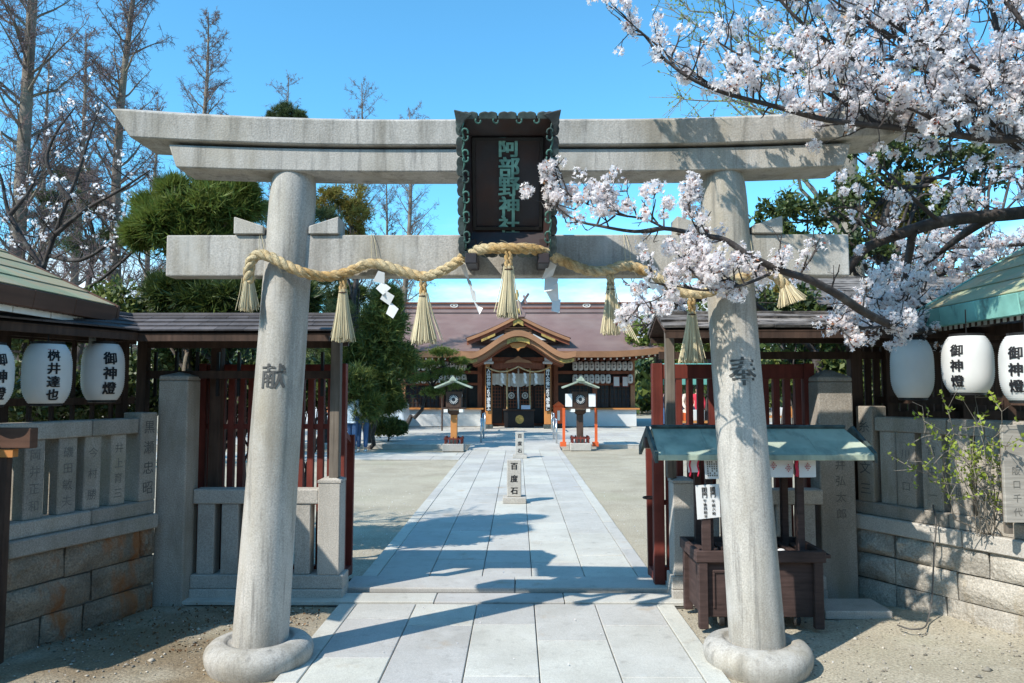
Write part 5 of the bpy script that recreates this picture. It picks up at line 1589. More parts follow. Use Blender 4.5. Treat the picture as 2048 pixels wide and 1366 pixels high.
# ================================================================== STALLS, VAN, CONE
def stall(cx, cy, wd, m_roof, label):
    o = thing('market_stall', label, 'stall', (cx, cy, 0), 'canopied stalls right of the shrine')
    for sx_ in (-1, 1):
        for sy in (-1, 1): MB().lathe([(0.03, 0), (0.03, 2.0)], 8, (cx + sx_ * wd / 2, cy + sy * 0.9, 0)).build('pole', T['steel'], o)
        q = [Vector((cx - wd / 2 - 0.1, cy + sx_ * 1.0, 1.95)), Vector((cx + wd / 2 + 0.1, cy + sx_ * 1.0, 1.95)), Vector((cx + wd / 2 + 0.1, cy, 2.35)), Vector((cx - wd / 2 - 0.1, cy, 2.35))]
        MB().hexa(q + [v + Z3 * 0.02 for v in q]).build('canopy', m_roof, o)
        q = [Vector((cx - wd / 2 - 0.1, cy + sx_ * 1.0, 1.75)), Vector((cx + wd / 2 + 0.1, cy + sx_ * 1.0, 1.75)), Vector((cx + wd / 2 + 0.1, cy + sx_ * 1.01, 1.95)), Vector((cx - wd / 2 - 0.1, cy + sx_ * 1.01, 1.95))]
        MB().slab(q, [v + Vector((0, 0.01, 0)) for v in q]).build('valance', m_roof, o)
    MB().box(cx - wd / 2, cx + wd / 2, cy - 0.8, cy - 0.2, 0.68, 0.74).build('counter', T['orange_wood'], o)
    for sx_ in (-1, 1): MB().box(cx + sx_ * wd * 0.42 - 0.03, cx + sx_ * wd * 0.42 + 0.03, cy - 0.7, cy - 0.3, 0, 0.68).build('counter_leg', T['wood'], o)
    for k in range(5):
        c = Vector((cx - wd / 2 + wd * (k + 0.5) / 5, cy - 0.5, 0.742))
        MB().box(c.x - 0.16, c.x + 0.16, c.y - 0.15, c.y + 0.15, c.z, c.z + rnd.uniform(0.12, 0.35)).build('goods_box', (T['vermilion'], T['cloth'], T['red'], T['plaster'], T['orange_wood'])[k], o, bevel=0.01)
green_cl = mat('green_canopy', (0.12, 0.33, 0.28), 0.7, 0.06); red_cl = mat('red_canopy', (0.48, 0.10, 0.12), 0.7, 0.06)
stall(5.6, 21.5, 2.6, green_cl, 'green canopied stall right of the shrine, seen through the lattice')
stall(8.2, 25.5, 2.6, red_cl, 'red canopied stall farther right of the shrine, behind the green one')
stall(9.4, 20.5, 2.6, green_cl, 'green canopied stall at the far right behind the lattice')
van = thing('white_van', 'white van parked beyond the clipped shrub left of the shrine', 'van', (-5.2, 29.5, 0))
vx, vy = -6.3, 29.0
m = MB(); prof = [(-1.9, 0.35), (-1.9, 1.25), (-1.75, 1.85), (0.9, 1.9), (1.45, 1.25), (1.95, 1.05), (2.0, 0.4)]
m.slab([(vx + a, vy - 0.8, b) for a, b in prof], [(vx + a, vy + 0.8, b) for a, b in prof])
vb = m.build('body', mat('van_white', (0.75, 0.76, 0.77), 0.3, 0.03, spec=0.5), van, bevel=0.06, seg=2)
for a, b in ((-1.6, -0.55), (-0.45, 0.40)): MB().box(vx + a, vx + b, vy - 0.812, vy - 0.803, 1.25, 1.70).build('window', T['dark_glass'], van)
m = MB(); p = [(0.5, 1.25), (1.30, 1.25), (0.85, 1.70), (0.5, 1.70)]; m.slab([(vx + a, vy - 0.812, b) for a, b in p], [(vx + a, vy - 0.803, b) for a, b in p]); m.build('window', T['dark_glass'], van)
for a in (-1.2, 1.25):
    w_ = MB().loft([[(vx + a + 0.30 * math.cos(t), yy, 0.30 + 0.30 * math.sin(t)) for t in [2 * math.pi * k / 18 for k in range(18)]] for yy in (vy - 0.83, vy - 0.6)]).build('wheel', T['rubber'], van)
    MB().loft([[(vx + a + 0.17 * math.cos(t), yy, 0.30 + 0.17 * math.sin(t)) for t in [2 * math.pi * k / 14 for k in range(14)]] for yy in (vy - 0.84, vy - 0.825)]).build('rim', T['steel'], w_)
MB().box(vx + 1.97, vx + 2.02, vy - 0.7, vy - 0.4, 0.75, 0.92).build('headlight', T['cloth'], van)
MB().box(vx - 1.0, vx + 0.6, vy - 0.811, vy - 0.803, 0.75, 1.0).build('side_stripe', mat('van_stripe', (0.6, 0.22, 0.10)), van)
g = at(421, 866, 12.0)
cn = thing('traffic_cone', 'orange traffic cone behind the left lattice gate', 'cone', (g.x, 12.0, 0))
MB().lathe([(0.15, 0.03), (0.03, 0.70), (0.025, 0.71)], 16, (g.x, 12, 0)).build('cone', T['vermilion'], cn, smooth=True, auto=40)
MB().box(g.x - 0.19, g.x + 0.19, 11.81, 12.19, 0, 0.03).build('foot', T['vermilion'], cn)
# ================================================================== PLANT HELPERS
rng = np.random.default_rng(11)
def tubes_mesh(lines, n=4):
    """lines: list of (pts Nx3, radii N) -> V, quads"""
    V = []; F = []; o = 0
    ca = np.cos(2 * np.pi * np.arange(n) / n); sa = np.sin(2 * np.pi * np.arange(n) / n)
    for P, r_ in lines:
        P = np.asarray(P, float); r_ = np.asarray(r_, float)
        d = np.gradient(P, axis=0)
        d /= np.linalg.norm(d, axis=1, keepdims=True) + 1e-9
        ref = np.array([0.31, 0.17, 0.94]) if abs(d[0] @ np.array([0.31, 0.17, 0.94])) < 0.9 else np.array([1.0, 0.2, 0])
        u = np.cross(d, ref); u /= np.linalg.norm(u, axis=1, keepdims=True) + 1e-9
        v = np.cross(d, u)
        R_ = P[:, None, :] + (u[:, None, :] * ca[None, :, None] + v[:, None, :] * sa[None, :, None]) * r_[:, None, None]
        V.append(R_.reshape(-1, 3))
        m = len(P)
        i = np.arange(n); j = (i + 1) % n
        for k in range(m - 1):
            F.append(np.stack([o + k * n + i, o + k * n + j, o + (k + 1) * n + j, o + (k + 1) * n + i], 1))
        o += m * n
    return np.concatenate(V), np.concatenate(F)
def wood(name, lines, m_, parent, n=5, smooth=True):
    V, F = tubes_mesh(lines, n)
    o0 = wloc(parent)
    me = np_mesh(name, V - np.array(o0), F)
    if smooth: me.polygons.foreach_set('use_smooth', np.ones(len(F), dtype=bool))
    return link(name, me, m_, parent)
def unit(v): return v / (np.linalg.norm(v, axis=-1, keepdims=True) + 1e-9)
def leaves(name, P, ln, wd, m_, parent, up=0.3, axis=None, fold=0.25):
    """leaf blades (two-triangle quads) at P; axis gives a preferred direction"""
    P = np.asarray(P); N = len(P)
    a = rng.normal(size=(N, 3))
    if axis is not None: a = a * 0.55 + axis
    a[:, 2] += up
    a = unit(a)
    b = unit(np.cross(a, rng.normal(size=(N, 3))))
    c = np.cross(a, b)
    s = rng.uniform(0.7, 1.25, (N, 1))
    L_ = ln * s; W_ = wd * s * 0.5
    V = np.stack([P, P + a * L_ * 0.45 + b * W_ + c * W_ * fold, P + a * L_, P + a * L_ * 0.45 - b * W_ + c * W_ * fold], 1).reshape(-1, 3)
    F = np.arange(N * 4).reshape(N, 4)
    o0 = np.array(wloc(parent)) if parent is not None else np.zeros(3)
    return link(name, np_mesh(name, V - o0, F), m_, parent)
def needles(name, P, D, k, ln, wd, m_, parent, spread=0.8):
    """tufts: k narrow blades fanning from each point P around direction D"""
    P = np.repeat(np.asarray(P), k, 0); D = np.repeat(np.asarray(D), k, 0); N = len(P)
    a = unit(D + rng.normal(size=(N, 3)) * spread)
    b = unit(np.cross(a, rng.normal(size=(N, 3))))
    L_ = ln * rng.uniform(0.65, 1.2, (N, 1))
    V = np.stack([P - b * wd / 2, P + b * wd / 2, P + a * L_], 1).reshape(-1, 3)
    F = np.arange(N * 3).reshape(N, 3)
    o0 = np.array(wloc(parent)) if parent is not None else np.zeros(3)
    return link(name, np_mesh(name, V - o0, F), m_, parent)
def clumps(blobs, nsub, sub, npts, shell=0.55):
    """points in clusters spread through ellipsoids; returns points, outward dirs, cluster centres"""
    PP = []; DD = []; CC = []
    for c, r_ in blobs:
        c = np.array(c); r_ = np.array(r_) * np.ones(3)
        d = unit(rng.normal(size=(nsub, 3)))
        q = rng.uniform(shell, 1.0, (nsub, 1)) ** 0.7
        cc = c + d * q * r_ * 0.86
        CC.append(cc)
        s = sub * r_.mean() * rng.uniform(0.55, 1.3, (nsub, 1, 1))
        off = rng.normal(size=(nsub, npts, 3)) * 0.5
        p = cc[:, None, :] + off * s * np.array([1, 1, 0.75])
        PP.append(p.reshape(-1, 3))
        dd = unit(off + d[:, None, :] * 0.6 + np.array([0, 0, 0.35]))
        DD.append(dd.reshape(-1, 3))
    return np.concatenate(PP), np.concatenate(DD), np.concatenate(CC)
def limb(a, b, r0, r1, wob, n=7, sag=0.0):
    a = np.array(a, float); b = np.array(b, float)
    t = np.linspace(0, 1, n)[:, None]
    L_ = np.linalg.norm(b - a)
    P = a + (b - a) * t
    nzv = np.cumsum(rng.normal(size=(n, 3)), 0) * wob * L_ / n
    nzv -= nzv[0] + (nzv[-1] - nzv[0]) * t
    P = P + nzv; P[:, 2] += sag * L_ * np.sin(np.pi * t[:, 0])
    return P, np.linspace(r0, r1, n)
def blob(px, py, Y, rx, rz, ry=None):
    c = at(px, py, Y); s = Y / FOC
    return (tuple(c), (rx * s, (ry if ry else (rx + rz) / 2) * s, rz * s))

def leafy_tree(name, label, blobs, base, leafm, barkm, nsub=26, npts=60, sub=0.32, ln=0.07, wd=0.035, kind='leaf', group=None, cat='tree', tr=0.08, nlimb=14, up=0.3, spread=0.8, k=7, shell=0.5):
    o = thing(name, label, cat, tuple(base), group)
    P, D, C = clumps(blobs, nsub, sub, npts, shell)
    base = np.array(base, float)
    top = np.mean([b[0] for b in blobs], 0)
    trunk = limb(base, top, tr, tr * 0.45, 0.22, 9)
    wood('trunk', [trunk], barkm, o, 8)
    ls = []
    for i in rng.choice(len(C), min(nlimb, len(C)), replace=False):
        s = trunk[0][int(rng.integers(3, 9))]
        ls.append(limb(s, C[i], tr * 0.38, tr * 0.08, 0.5, 6))
    if ls: wood('limbs', ls, barkm, o, 5)
    if kind == 'leaf': leaves('crown', P, ln, wd, leafm, o, up)
    else: needles('crown', P, D, k, ln, wd, leafm, o, spread)
    return o

# ================================================================== EVERGREENS ON THE LEFT
leafy_tree('podocarpus_tree', 'bright yellow green narrow leaved tree behind the left torii beam', [blob(395, 425, 6.9, 95, 48), blob(325, 455, 6.8, 45, 50), blob(465, 415, 7.0, 48, 42), blob(390, 480, 6.9, 85, 35), blob(440, 520, 7.0, 70, 40), blob(300, 420, 6.9, 20, 26), blob(350, 385, 6.9, 18, 26), blob(432, 374, 7.0, 22, 24), blob(488, 385, 7.0, 18, 24), blob(280, 465, 6.8, 18, 24)], (at(400, 900, 6.9).x, 6.9, 0), T['leaf_yellow'], T['bark'], 26, 46, 0.50, 0.125, 0.014, 'needle', tr=0.07, k=5, spread=0.5, shell=0.15)
leafy_tree('podocarpus_tree', 'dark narrow leaved tree below the left torii beam', [blob(425, 600, 6.75, 85, 48), blob(350, 590, 6.7, 55, 32), blob(510, 605, 6.8, 70, 45), blob(430, 650, 6.75, 100, 40), blob(590, 600, 6.9, 45, 40)], (at(420, 900, 6.75).x, 6.75, 0), T['leaf_dark'], T['bark_dark'], 22, 60, 0.36, 0.13, 0.016, 'needle', tr=0.08, k=5, spread=0.6)
for i, (px, py, Y, rx, rz, m_, lab) in enumerate(((60, 640, 6.6, 95, 70, 'leaf_mid', 'leafy evergreen bush above the leftmost lanterns'), (235, 615, 6.9, 90, 55, 'leaf_mid', 'leafy evergreen bush behind the left shelter eave'),
        (80, 790, 6.1, 110, 85, 'leaf_dark', 'dark evergreen hedge bush behind the four character lantern'), (235, 770, 6.4, 90, 90, 'leaf_dark', 'dark evergreen hedge bush behind the lantern by the gatepost'), (370, 700, 7.2, 90, 70, 'leaf_mid', 'evergreen bush showing under the left fence roof'),
        (500, 760, 6.8, 95, 60, 'leaf_dark', 'dark evergreen bush behind the left lattice gate'), (625, 765, 6.9, 60, 55, 'leaf_dark', 'dark evergreen bush behind the post of the left gate'), (430, 800, 7.2, 80, 45, 'leaf_dark', 'low dark evergreen bush behind the left lattice bars'))):
    g = at(px, py, Y)
    leafy_tree('evergreen_bush', lab, [blob(px, py, Y, rx, rz), blob(px - rx * 0.4, py + rz * 0.5, Y + 0.2, rx * 0.7, rz * 0.6), blob(px + rx * 0.4, py + rz * 0.3, Y - 0.1, rx * 0.7, rz * 0.6)], (g.x, Y, 0), T[m_], T['bark_dark'], 30, 46, 0.34, 0.062, 0.032, 'leaf', 'evergreen bushes behind the left fence', 'bush', 0.035, 8)
# conical conifer by the path
g = at(738, 900, 20.2)
leafy_tree('conical_conifer', 'dense green conifer left of the shrine, overhanging two visitors by the gate post', [blob(775, 600, 20.2, 20, 34), blob(765, 650, 20.2, 42, 44), blob(755, 705, 20.2, 60, 48), blob(745, 760, 20.2, 66, 46), blob(708, 785, 19.2, 34, 46), blob(795, 720, 20.4, 34, 34), blob(695, 730, 20.0, 36, 46), blob(775, 800, 20.2, 32, 26), blob(725, 812, 19.2, 36, 24)], (g.x, 20.2, 0), T['leaf_mid'], T['bark_dark'], 44, 80, 0.48, 0.22, 0.032, 'needle', tr=0.07, k=4, spread=0.8, shell=0.2)
# pines and mixed trees behind
def pad_pine(name, label, pads, base, top, tr, m_='needle', k=9, ln=0.13, wd=0.012, nsub=26, npts=20, flat=0.35, group=None):
    o = thing(name, label, 'tree', tuple(base), group)
    trunk = limb(base, top, tr, tr * 0.3, 0.12 if tr > 0.105 else 0.5, 10)
    wood('trunk', [trunk], T['bark_dark'], o, 7)
    ls = []; bl = []
    for px, py, Y, rx, rz in pads:
        b = blob(px, py, Y, rx, rz, rx); bl.append(b)
        c = np.array(b[0]); 
        zi = np.argmin(np.abs(trunk[0][:, 2] - (c[2] - 0.3)))
        ls.append(limb(trunk[0][zi], c, tr * 0.4, tr * 0.12, 0.5, 7))
        for q in range(4):
            e = c + np.array(b[1]) * unit(rng.normal(size=3)) * 0.7
            ls.append(limb(c, e, tr * 0.14, tr * 0.05, 0.5, 4))
    wood('limbs', ls, T['bark_dark'], o, 5)
    P, D, C = clumps(bl, nsub, 0.30, npts, 0.2)
    D = unit(D + np.array([0, 0, 0.6]))
    needles('crown', P, D, k, ln, wd, T[m_], o, 0.7)
    return o
g = at(170, 700, 17)
pad_pine('pine_tree', 'dark layered pine between the bare trunks at upper left', [(150, 350, 17, 40, 14), (190, 400, 17, 55, 13), (120, 440, 17, 60, 14), (215, 420, 17, 35, 12), (150, 490, 17, 60, 14), (95, 395, 17.5, 35, 12), (220, 470, 17, 40, 12)], (g.x, 17, 0), at(165, 340, 17), 0.11)
g = at(570, 700, 19)
pad_pine('pine_tree', 'dark pine rising behind the left half of the torii', [(570, 226, 19, 26, 19), (545, 238, 19, 16, 13), (600, 236, 19, 16, 13), (560, 300, 19, 60, 20), (590, 390, 19, 50, 22), (535, 420, 19, 50, 22), (640, 430, 19, 50, 20), (560, 460, 19, 60, 20), (640, 560, 19, 50, 22), (680, 620, 19, 40, 18), (560, 560, 19, 50, 20)], (g.x, 19, 0), at(570, 225, 19), 0.16)
g = at(745, 700, 21)
leafy_tree('mixed_conifer', 'brown tinged conifer right of the left torii pillar', [blob(695, 395, 21, 48, 32), blob(715, 425, 21, 36, 30), blob(660, 400, 21, 38, 28), blob(700, 470, 21, 32, 32)], (g.x, 21, 0), T['leaf_bronze'], T['bark_dark'], 20, 34, 0.34, 0.16, 0.024, 'needle', tr=0.10, k=4)
for i, (px, Y, lab) in enumerate(((650, 21, 'bushy dark tree beneath the torii beam, left of the second tassel'), (740, 23, 'bushy dark tree above the conical conifer'))):
    g = at(px, 800, Y)
    leafy_tree('dark_tree', lab, [blob(px, 640, Y, 60, 40), blob(px - 40, 590, Y, 40, 26), blob(px + 30, 600, Y, 36, 26), blob(px, 720, Y, 80, 60)], (g.x, Y, 0), T['leaf_dark'], T['bark_dark'], 24, 34, 0.34, 0.18, 0.03, 'needle', 'dark trees left of the shrine', tr=0.12, k=4)
# garden pine in pads before the hall
g = gr(806, 868)
pad_pine('garden_pine', 'trained garden pine with flat cloud pads left of the shrine porch', [(885, 704, 25, 36, 7), (918, 722, 25, 24, 6), (858, 728, 25, 38, 7), (900, 744, 25, 40, 7), (848, 757, 25, 34, 7), (908, 769, 25, 36, 7), (866, 784, 25, 34, 6)], (g.x, 25, PZ), at(885, 715, 25), 0.10, 'leaf_yellow', 6, 0.10, 0.02, 34, 16)
g = at(778, 868, 21.6)
leafy_tree('clipped_shrub', 'round clipped green shrub at the foot of the trees left of the shrine', [blob(776, 852, 21.6, 34, 19, 34), blob(757, 855, 21.6, 24, 16, 24), blob(797, 856, 21.6, 18, 14, 18)], (g.x, 21.6, 0.0), T['leaf_mid'], T['bark_dark'], 60, 50, 0.3, 0.07, 0.04, 'leaf', None, 'shrub', 0.03, 4, shell=0.75)

# ================================================================== BARE DAWN REDWOODS
def redwood(px_b, px_t, Y, height, r0, label, dens=1.0):
    b = at(px_b, 700, Y); t_ = at(px_t, 100, Y)
    slope = (t_.x - b.x) / (t_.z - b.z)
    base = np.array([b.x - slope * b.z, Y, 0.0])
    o = thing('bare_redwood', label, 'tree', tuple(base), 'tall bare conifers at upper left')
    n = 16
    z = np.linspace(0, height, n)
    P = np.stack([base[0] + slope * z + 0.12 * np.sin(z * 0.4 + px_b), np.full(n, Y) + 0.1 * np.cos(z * 0.5), z], 1)
    rr = r0 * (1 - z / height) ** 0.8 + 0.012
    wood('trunk', [(P, rr)], T['bark'], o, 9)
    br = []; tw = []
    nb = int(92 * dens)
    for i in range(nb):
        h = 0.16 + 0.83 * (i + rng.random()) / nb
        zc = h * height
        c = np.array([np.interp(zc, z, P[:, 0]), np.interp(zc, z, P[:, 1]), zc])
        rad = np.interp(zc, z, rr)
        a = rng.uniform(0, 2 * np.pi)
        L_ = height * (0.040 + 0.105 * (1 - h) ** 0.8) * rng.uniform(0.6, 1.15)
        rise = rng.uniform(0.45, 1.1)
        d = unit(np.array([np.cos(a), np.sin(a) * 0.8, rise]))
        q = np.linspace(0, 1, 6)[:, None]
        B = c + d * L_ * q + np.array([0, 0, 0.22 * L_]) * q ** 2 + np.cumsum(rng.normal(size=(6, 3)), 0) * 0.018 * L_
        br.append((B, np.linspace(min(rad * 0.38, 0.032), 0.005, 6)))
        for j in range(int(15 * dens) + 3):
            s = rng.uniform(0.15, 1.0)
            e = B[0] + (B[-1] - B[0]) * s
            k = min(4, int(s * 5)); e = B[k] + (B[k + 1] - B[k]) * (s * 5 - k)
            dd = unit(d * 0.5 + rng.normal(size=3) * 0.7 + np.array([0, 0, 0.2]))
            l2 = L_ * rng.uniform(0.14, 0.38)
            e2 = e + dd * l2
            tw.append((np.stack([e, (e + e2) / 2 + rng.normal(size=3) * 0.03 * l2, e2]), [0.0060, 0.0048, 0.0035]))
            for u in range(8):
                f = e + dd * l2 * rng.uniform(0.3, 1.0)
                f2 = f + unit(dd * 0.4 + rng.normal(size=3)) * l2 * rng.uniform(0.25, 0.55)
                tw.append((np.stack([f, f2]), [0.0045, 0.003]))
    wood('branches', br, T['bark'], o, 4)
    tag(wood('twigs', tw, T['twig'], o, 3, False), kind='stuff')
for a in ((12, 58, 14, 14.5, 0.165, 'thickest bare conifer trunk near the left edge', 1.0), (82, 100, 26, 13.9, 0.15, 'slender bare conifer second from the left edge', 0.9), (143, 168, 21, 12.2, 0.14, 'bare conifer third from the left edge, above the dark pine', 1.0),
          (228, 262, 16, 12.4, 0.145, 'bare conifer just left of the torii top lintel end', 1.0), (298, 310, 30, 13.6, 0.15, 'short bare conifer behind the torii lintel end', 0.8), (380, 407, 24, 14.3, 0.18, 'bare conifer with pointed top above the left torii lintel', 1.0),
          (560, 575, 34, 16.3, 0.17, 'bare conifer top above the dark pine', 0.8), (718, 720, 36, 16.9, 0.18, 'bare conifer with rounded top left of the plaque', 0.9), (808, 823, 34, 14.8, 0.18, 'bare conifer nearest the plaque, behind the shrine roof', 0.9), (765, 780, 38, 13.2, 0.15, 'faint bare conifer between the two nearest the plaque', 0.8)):
    redwood(*a)

# ================================================================== CHERRY TREES
def cat_np(pts, sub=6):
    return np.array([tuple(p) for p in catmull([Vector(p) for p in pts], sub)])
class Cherry:
    def __init__(s): s.l = []; s.t = []; s.tips = []
    def limb(s, pts, r0, r1, step=0.055, tl=(0.14, 0.42), dens=1.0, upb=0.55, skip=0.0):
        P = cat_np([at(*p) if len(p) == 3 else p[0] for p in pts], 6)
        s.l.append((P, np.linspace(r0, r1, len(P)) + 0.0))
        d = np.gradient(P, axis=0); seg = np.linalg.norm(np.diff(P, axis=0), axis=1); L_ = np.concatenate([[0], np.cumsum(seg)])
        x = L_[-1] * skip
        while x < L_[-1]:
            q = np.array([np.interp(x, L_, P[:, k]) for k in range(3)])
            i = min(np.searchsorted(L_, x), len(P) - 1)
            dr = unit(d[i])
            if rng.random() < dens:
                s.twig(q, unit(dr * 0.5 + rng.normal(size=3) * 0.75 + np.array([0, 0, upb])), rng.uniform(*tl), 0.0065, 2)
            x += step * rng.uniform(0.6, 1.4)
        s.tips.append((P[-1], 0.05))
    def twig(s, p, d, ln, r_, lev):
        n = 5
        q = np.linspace(0, 1, n)[:, None]
        B = p + d * ln * q + np.cumsum(rng.normal(size=(n, 3)), 0) * 0.035 * ln + np.array([0, 0, 0.14 * ln]) * q ** 2
        s.t.append((B, np.linspace(r_, r_ * 0.4, n)))
        if lev > 0:
            for k in range(int(rng.integers(1, 4))):
                i = int(rng.integers(1, n))
                s.twig(B[i], unit(d * 0.6 + rng.normal(size=3) * 0.6 + np.array([0, 0, 0.25])), ln * rng.uniform(0.4, 0.7), r_ * 0.6, lev - 1)
        for i in range(1 if lev else 2, n):
            if rng.random() < (0.12 if lev else 0.52): s.tips.append((B[i], 0.038))
    def build(s, name, label, base, per=13, size=0.0185, frac=1.0, core=1.0):
        o = thing(name, label, 'tree', base)
        wood('limbs', s.l, T['bark_dark'], o, 8)
        tag(wood('twigs', s.t, T['bark_dark'], o, 4), kind='stuff')
        C = np.array([t[0] for t in s.tips]); rad = np.array([t[1] for t in s.tips])
        keep = rng.random(len(C)) < frac
        C = C[keep]; rad = rad[keep]
        n = np.maximum(3, rng.poisson(per, len(C)))
        idx = np.repeat(np.arange(len(C)), n)
        off = unit(rng.normal(size=(len(idx), 3))) * rng.uniform(0.35, 1.05, (len(idx), 1))
        P = C[idx] + off * rad[idx][:, None]
        N = len(P)
        nrm = unit(off + rng.normal(size=(N, 3)) * 0.30)
        u = unit(np.cross(nrm, rng.normal(size=(N, 3)))); v = np.cross(nrm, u)
        sz = size * rng.uniform(0.75, 1.15, (N, 1, 1))
        ang = np.arange(10) * np.pi / 5
        rr = np.where(np.arange(10) % 2 == 0, 1.0, 0.52)
        hh = np.where(np.arange(10) % 2 == 0, 0.34, 0.16)
        ring = (u[:, None, :] * (np.cos(ang) * rr)[None, :, None] + v[:, None, :] * (np.sin(ang) * rr)[None, :, None] + nrm[:, None, :] * hh[None, :, None]) * sz
        V = np.concatenate([P[:, None, :], P[:, None, :] + ring], 1).reshape(-1, 3)
        b = np.arange(N)[:, None] * 11
        F = []
        for k in range(5):
            F.append(np.concatenate([b, b + 1 + (2 * k - 1) % 10, b + 1 + 2 * k, b + 1 + (2 * k + 1) % 10], 1))
        F = np.concatenate(F)
        o0 = np.array(wloc(o))
        link('blossom', np_mesh('blossom', V - o0, F), T['blossom'], o)
        m_ = int(N * 0.16 * core)
        if m_ > 0:
            sel = rng.choice(N, m_, replace=False)
            leaves('calyx_and_buds', C[idx[sel]] + off[sel] * rad[idx[sel]][:, None] * 0.75, 0.022, 0.012, T['blossom_core'], o, 0.3)
        print('BLOSSOMS', name, N, len(s.t))
        return o
ch = Cherry()
TB = Vector((5.0, 6.4, 0.0))
ch.l.append((cat_np([TB, TB + Vector((-0.03, 0, 0.8)), TB + Vector((0.03, 0.05, 1.6)), TB + Vector((-0.05, 0.0, 2.4)), TB + Vector((-0.15, -0.1, 3.2)), TB + Vector((-0.2, -0.2, 4.0))], 6), np.linspace(0.16, 0.07, 31)))
c_top = TB + Vector((-0.10, -0.05, 2.9)); c_mid = TB + Vector((-0.03, 0.02, 2.2))
dn = 1.0
ch.limb([(c_top,), (2110, 300, 4.7), (1980, 280, 4.5), (1850, 262, 4.35), (1720, 248, 4.15), (1640, 237, 4.05), (1540, 210, 4.0), (1440, 183, 3.95), (1370, 150, 3.9), (1320, 108, 3.9), (1281, 62, 3.9)], 0.026, 0.004, 0.036, (0.09, 0.27), 1.0, 0.95, 0.22)
ch.limb([(1965, 278, 4.5), (1930, 200, 4.45), (1895, 120, 4.4), (1860, 40, 4.4), (1840, -60, 4.4)], 0.022, 0.008, 0.05)
ch.limb([(1900, 268, 4.4), (1810, 190, 4.5), (1710, 120, 4.6), (1620, 60, 4.6), (1560, 0, 4.6), (1520, -50, 4.6)], 0.020, 0.006, 0.05)
ch.limb([(c_top,), (2080, 250, 4.6), (2010, 150, 4.7), (1990, 40, 4.8), (1960, -60, 4.8)], 0.035, 0.010, 0.05, skip=0.3)
ch.limb([(1760, 250, 4.2), (1670, 195, 4.3), (1580, 145, 4.35), (1490, 115, 4.4), (1430, 80, 4.4)], 0.013, 0.004, 0.045, (0.10, 0.28))
ch.limb([(1850, 100, 4.4), (1760, 60, 4.4), (1680, 10, 4.4), (1620, -40, 4.4)], 0.012, 0.004, 0.045)
ch.limb([(2060, 180, 4.6), (1960, 140, 4.4), (1880, 100, 4.3), (1800, 60, 4.2), (1740, 10, 4.2)], 0.016, 0.005, 0.045)
ch.limb([(2130, 120, 4.6), (2060, 60, 4.5), (2010, 0, 4.5), (1980, -50, 4.5)], 0.016, 0.006, 0.045)
ch.limb([(1920, 275, 4.3), (1840, 225, 4.2), (1760, 200, 4.15), (1690, 170, 4.1), (1620, 165, 4.1)], 0.012, 0.004, 0.040, (0.10, 0.26))
ch.limb([(2110, 340, 4.9), (2040, 300, 4.7), (1980, 240, 4.6), (1940, 190, 4.55)], 0.014, 0.006, 0.045)
ch.limb([(2110, 240, 4.6), (2020, 215, 4.4), (1950, 205, 4.3), (1880, 200, 4.2), (1820, 175, 4.2)], 0.012, 0.004, 0.045, (0.1, 0.26))
ch.limb([(2080, 330, 4.8), (2020, 290, 4.8), (1985, 265, 4.8)], 0.010, 0.004, 0.05, (0.1, 0.2), 0.8, -0.2)
ch.limb([(1935, 205, 4.45), (1860, 150, 4.5), (1790, 90, 4.55), (1740, 50, 4.6)], 0.010, 0.004, 0.045)
# thick lower limb
ch.limb([(c_mid,), (2150, 405, 5.5), (2048, 425, 5.4), (1900, 440, 5.3), (1800, 468, 5.2), (1730, 498, 5.2), (1695, 545, 5.3)], 0.062, 0.028, 0.09, (0.12, 0.34), 0.55, 0.5, 0.25)
ch.limb([(1826, 462, 5.2), (1818, 510, 5.3), (1810, 560, 5.4), (1800, 610, 5.5)], 0.030, 0.018, 0.16, (0.1, 0.25), 0.4)
ch.limb([(1985, 432, 5.35), (1925, 470, 5.5), (1880, 505, 5.7), (1850, 530, 5.8)], 0.035, 0.012, 0.06, (0.1, 0.28), 0.8)
ch.limb([(1880, 445, 5.25), (1830, 400, 5.2), (1780, 350, 5.2), (1740, 315, 5.2)], 0.018, 0.005, 0.16, (0.08, 0.2), 0.3)
ch.limb([(2120, 480, 6.1), (2030, 490, 6.0), (1960, 490, 5.9), (1890, 500, 5.8), (1820, 520, 5.7)], 0.018, 0.006, 0.05, (0.1, 0.28), 0.9, 0.3)
ch.limb([(2060, 540, 6.1), (1980, 530, 6.0), (1900, 545, 5.9), (1840, 565, 5.8), (1780, 585, 5.6)], 0.018, 0.006, 0.05, (0.1, 0.26), 0.9, 0.3)
ch.limb([(2120, 460, 5.5), (2060, 400, 5.5), (2020, 340, 5.5)], 0.014, 0.005, 0.06, (0.1, 0.26), 0.7)
ch.limb([(1800, 475, 5.15), (1750, 440, 5.1), (1700, 415, 5.1), (1650, 420, 5.1)], 0.010, 0.004, 0.13, (0.08, 0.2), 0.4)
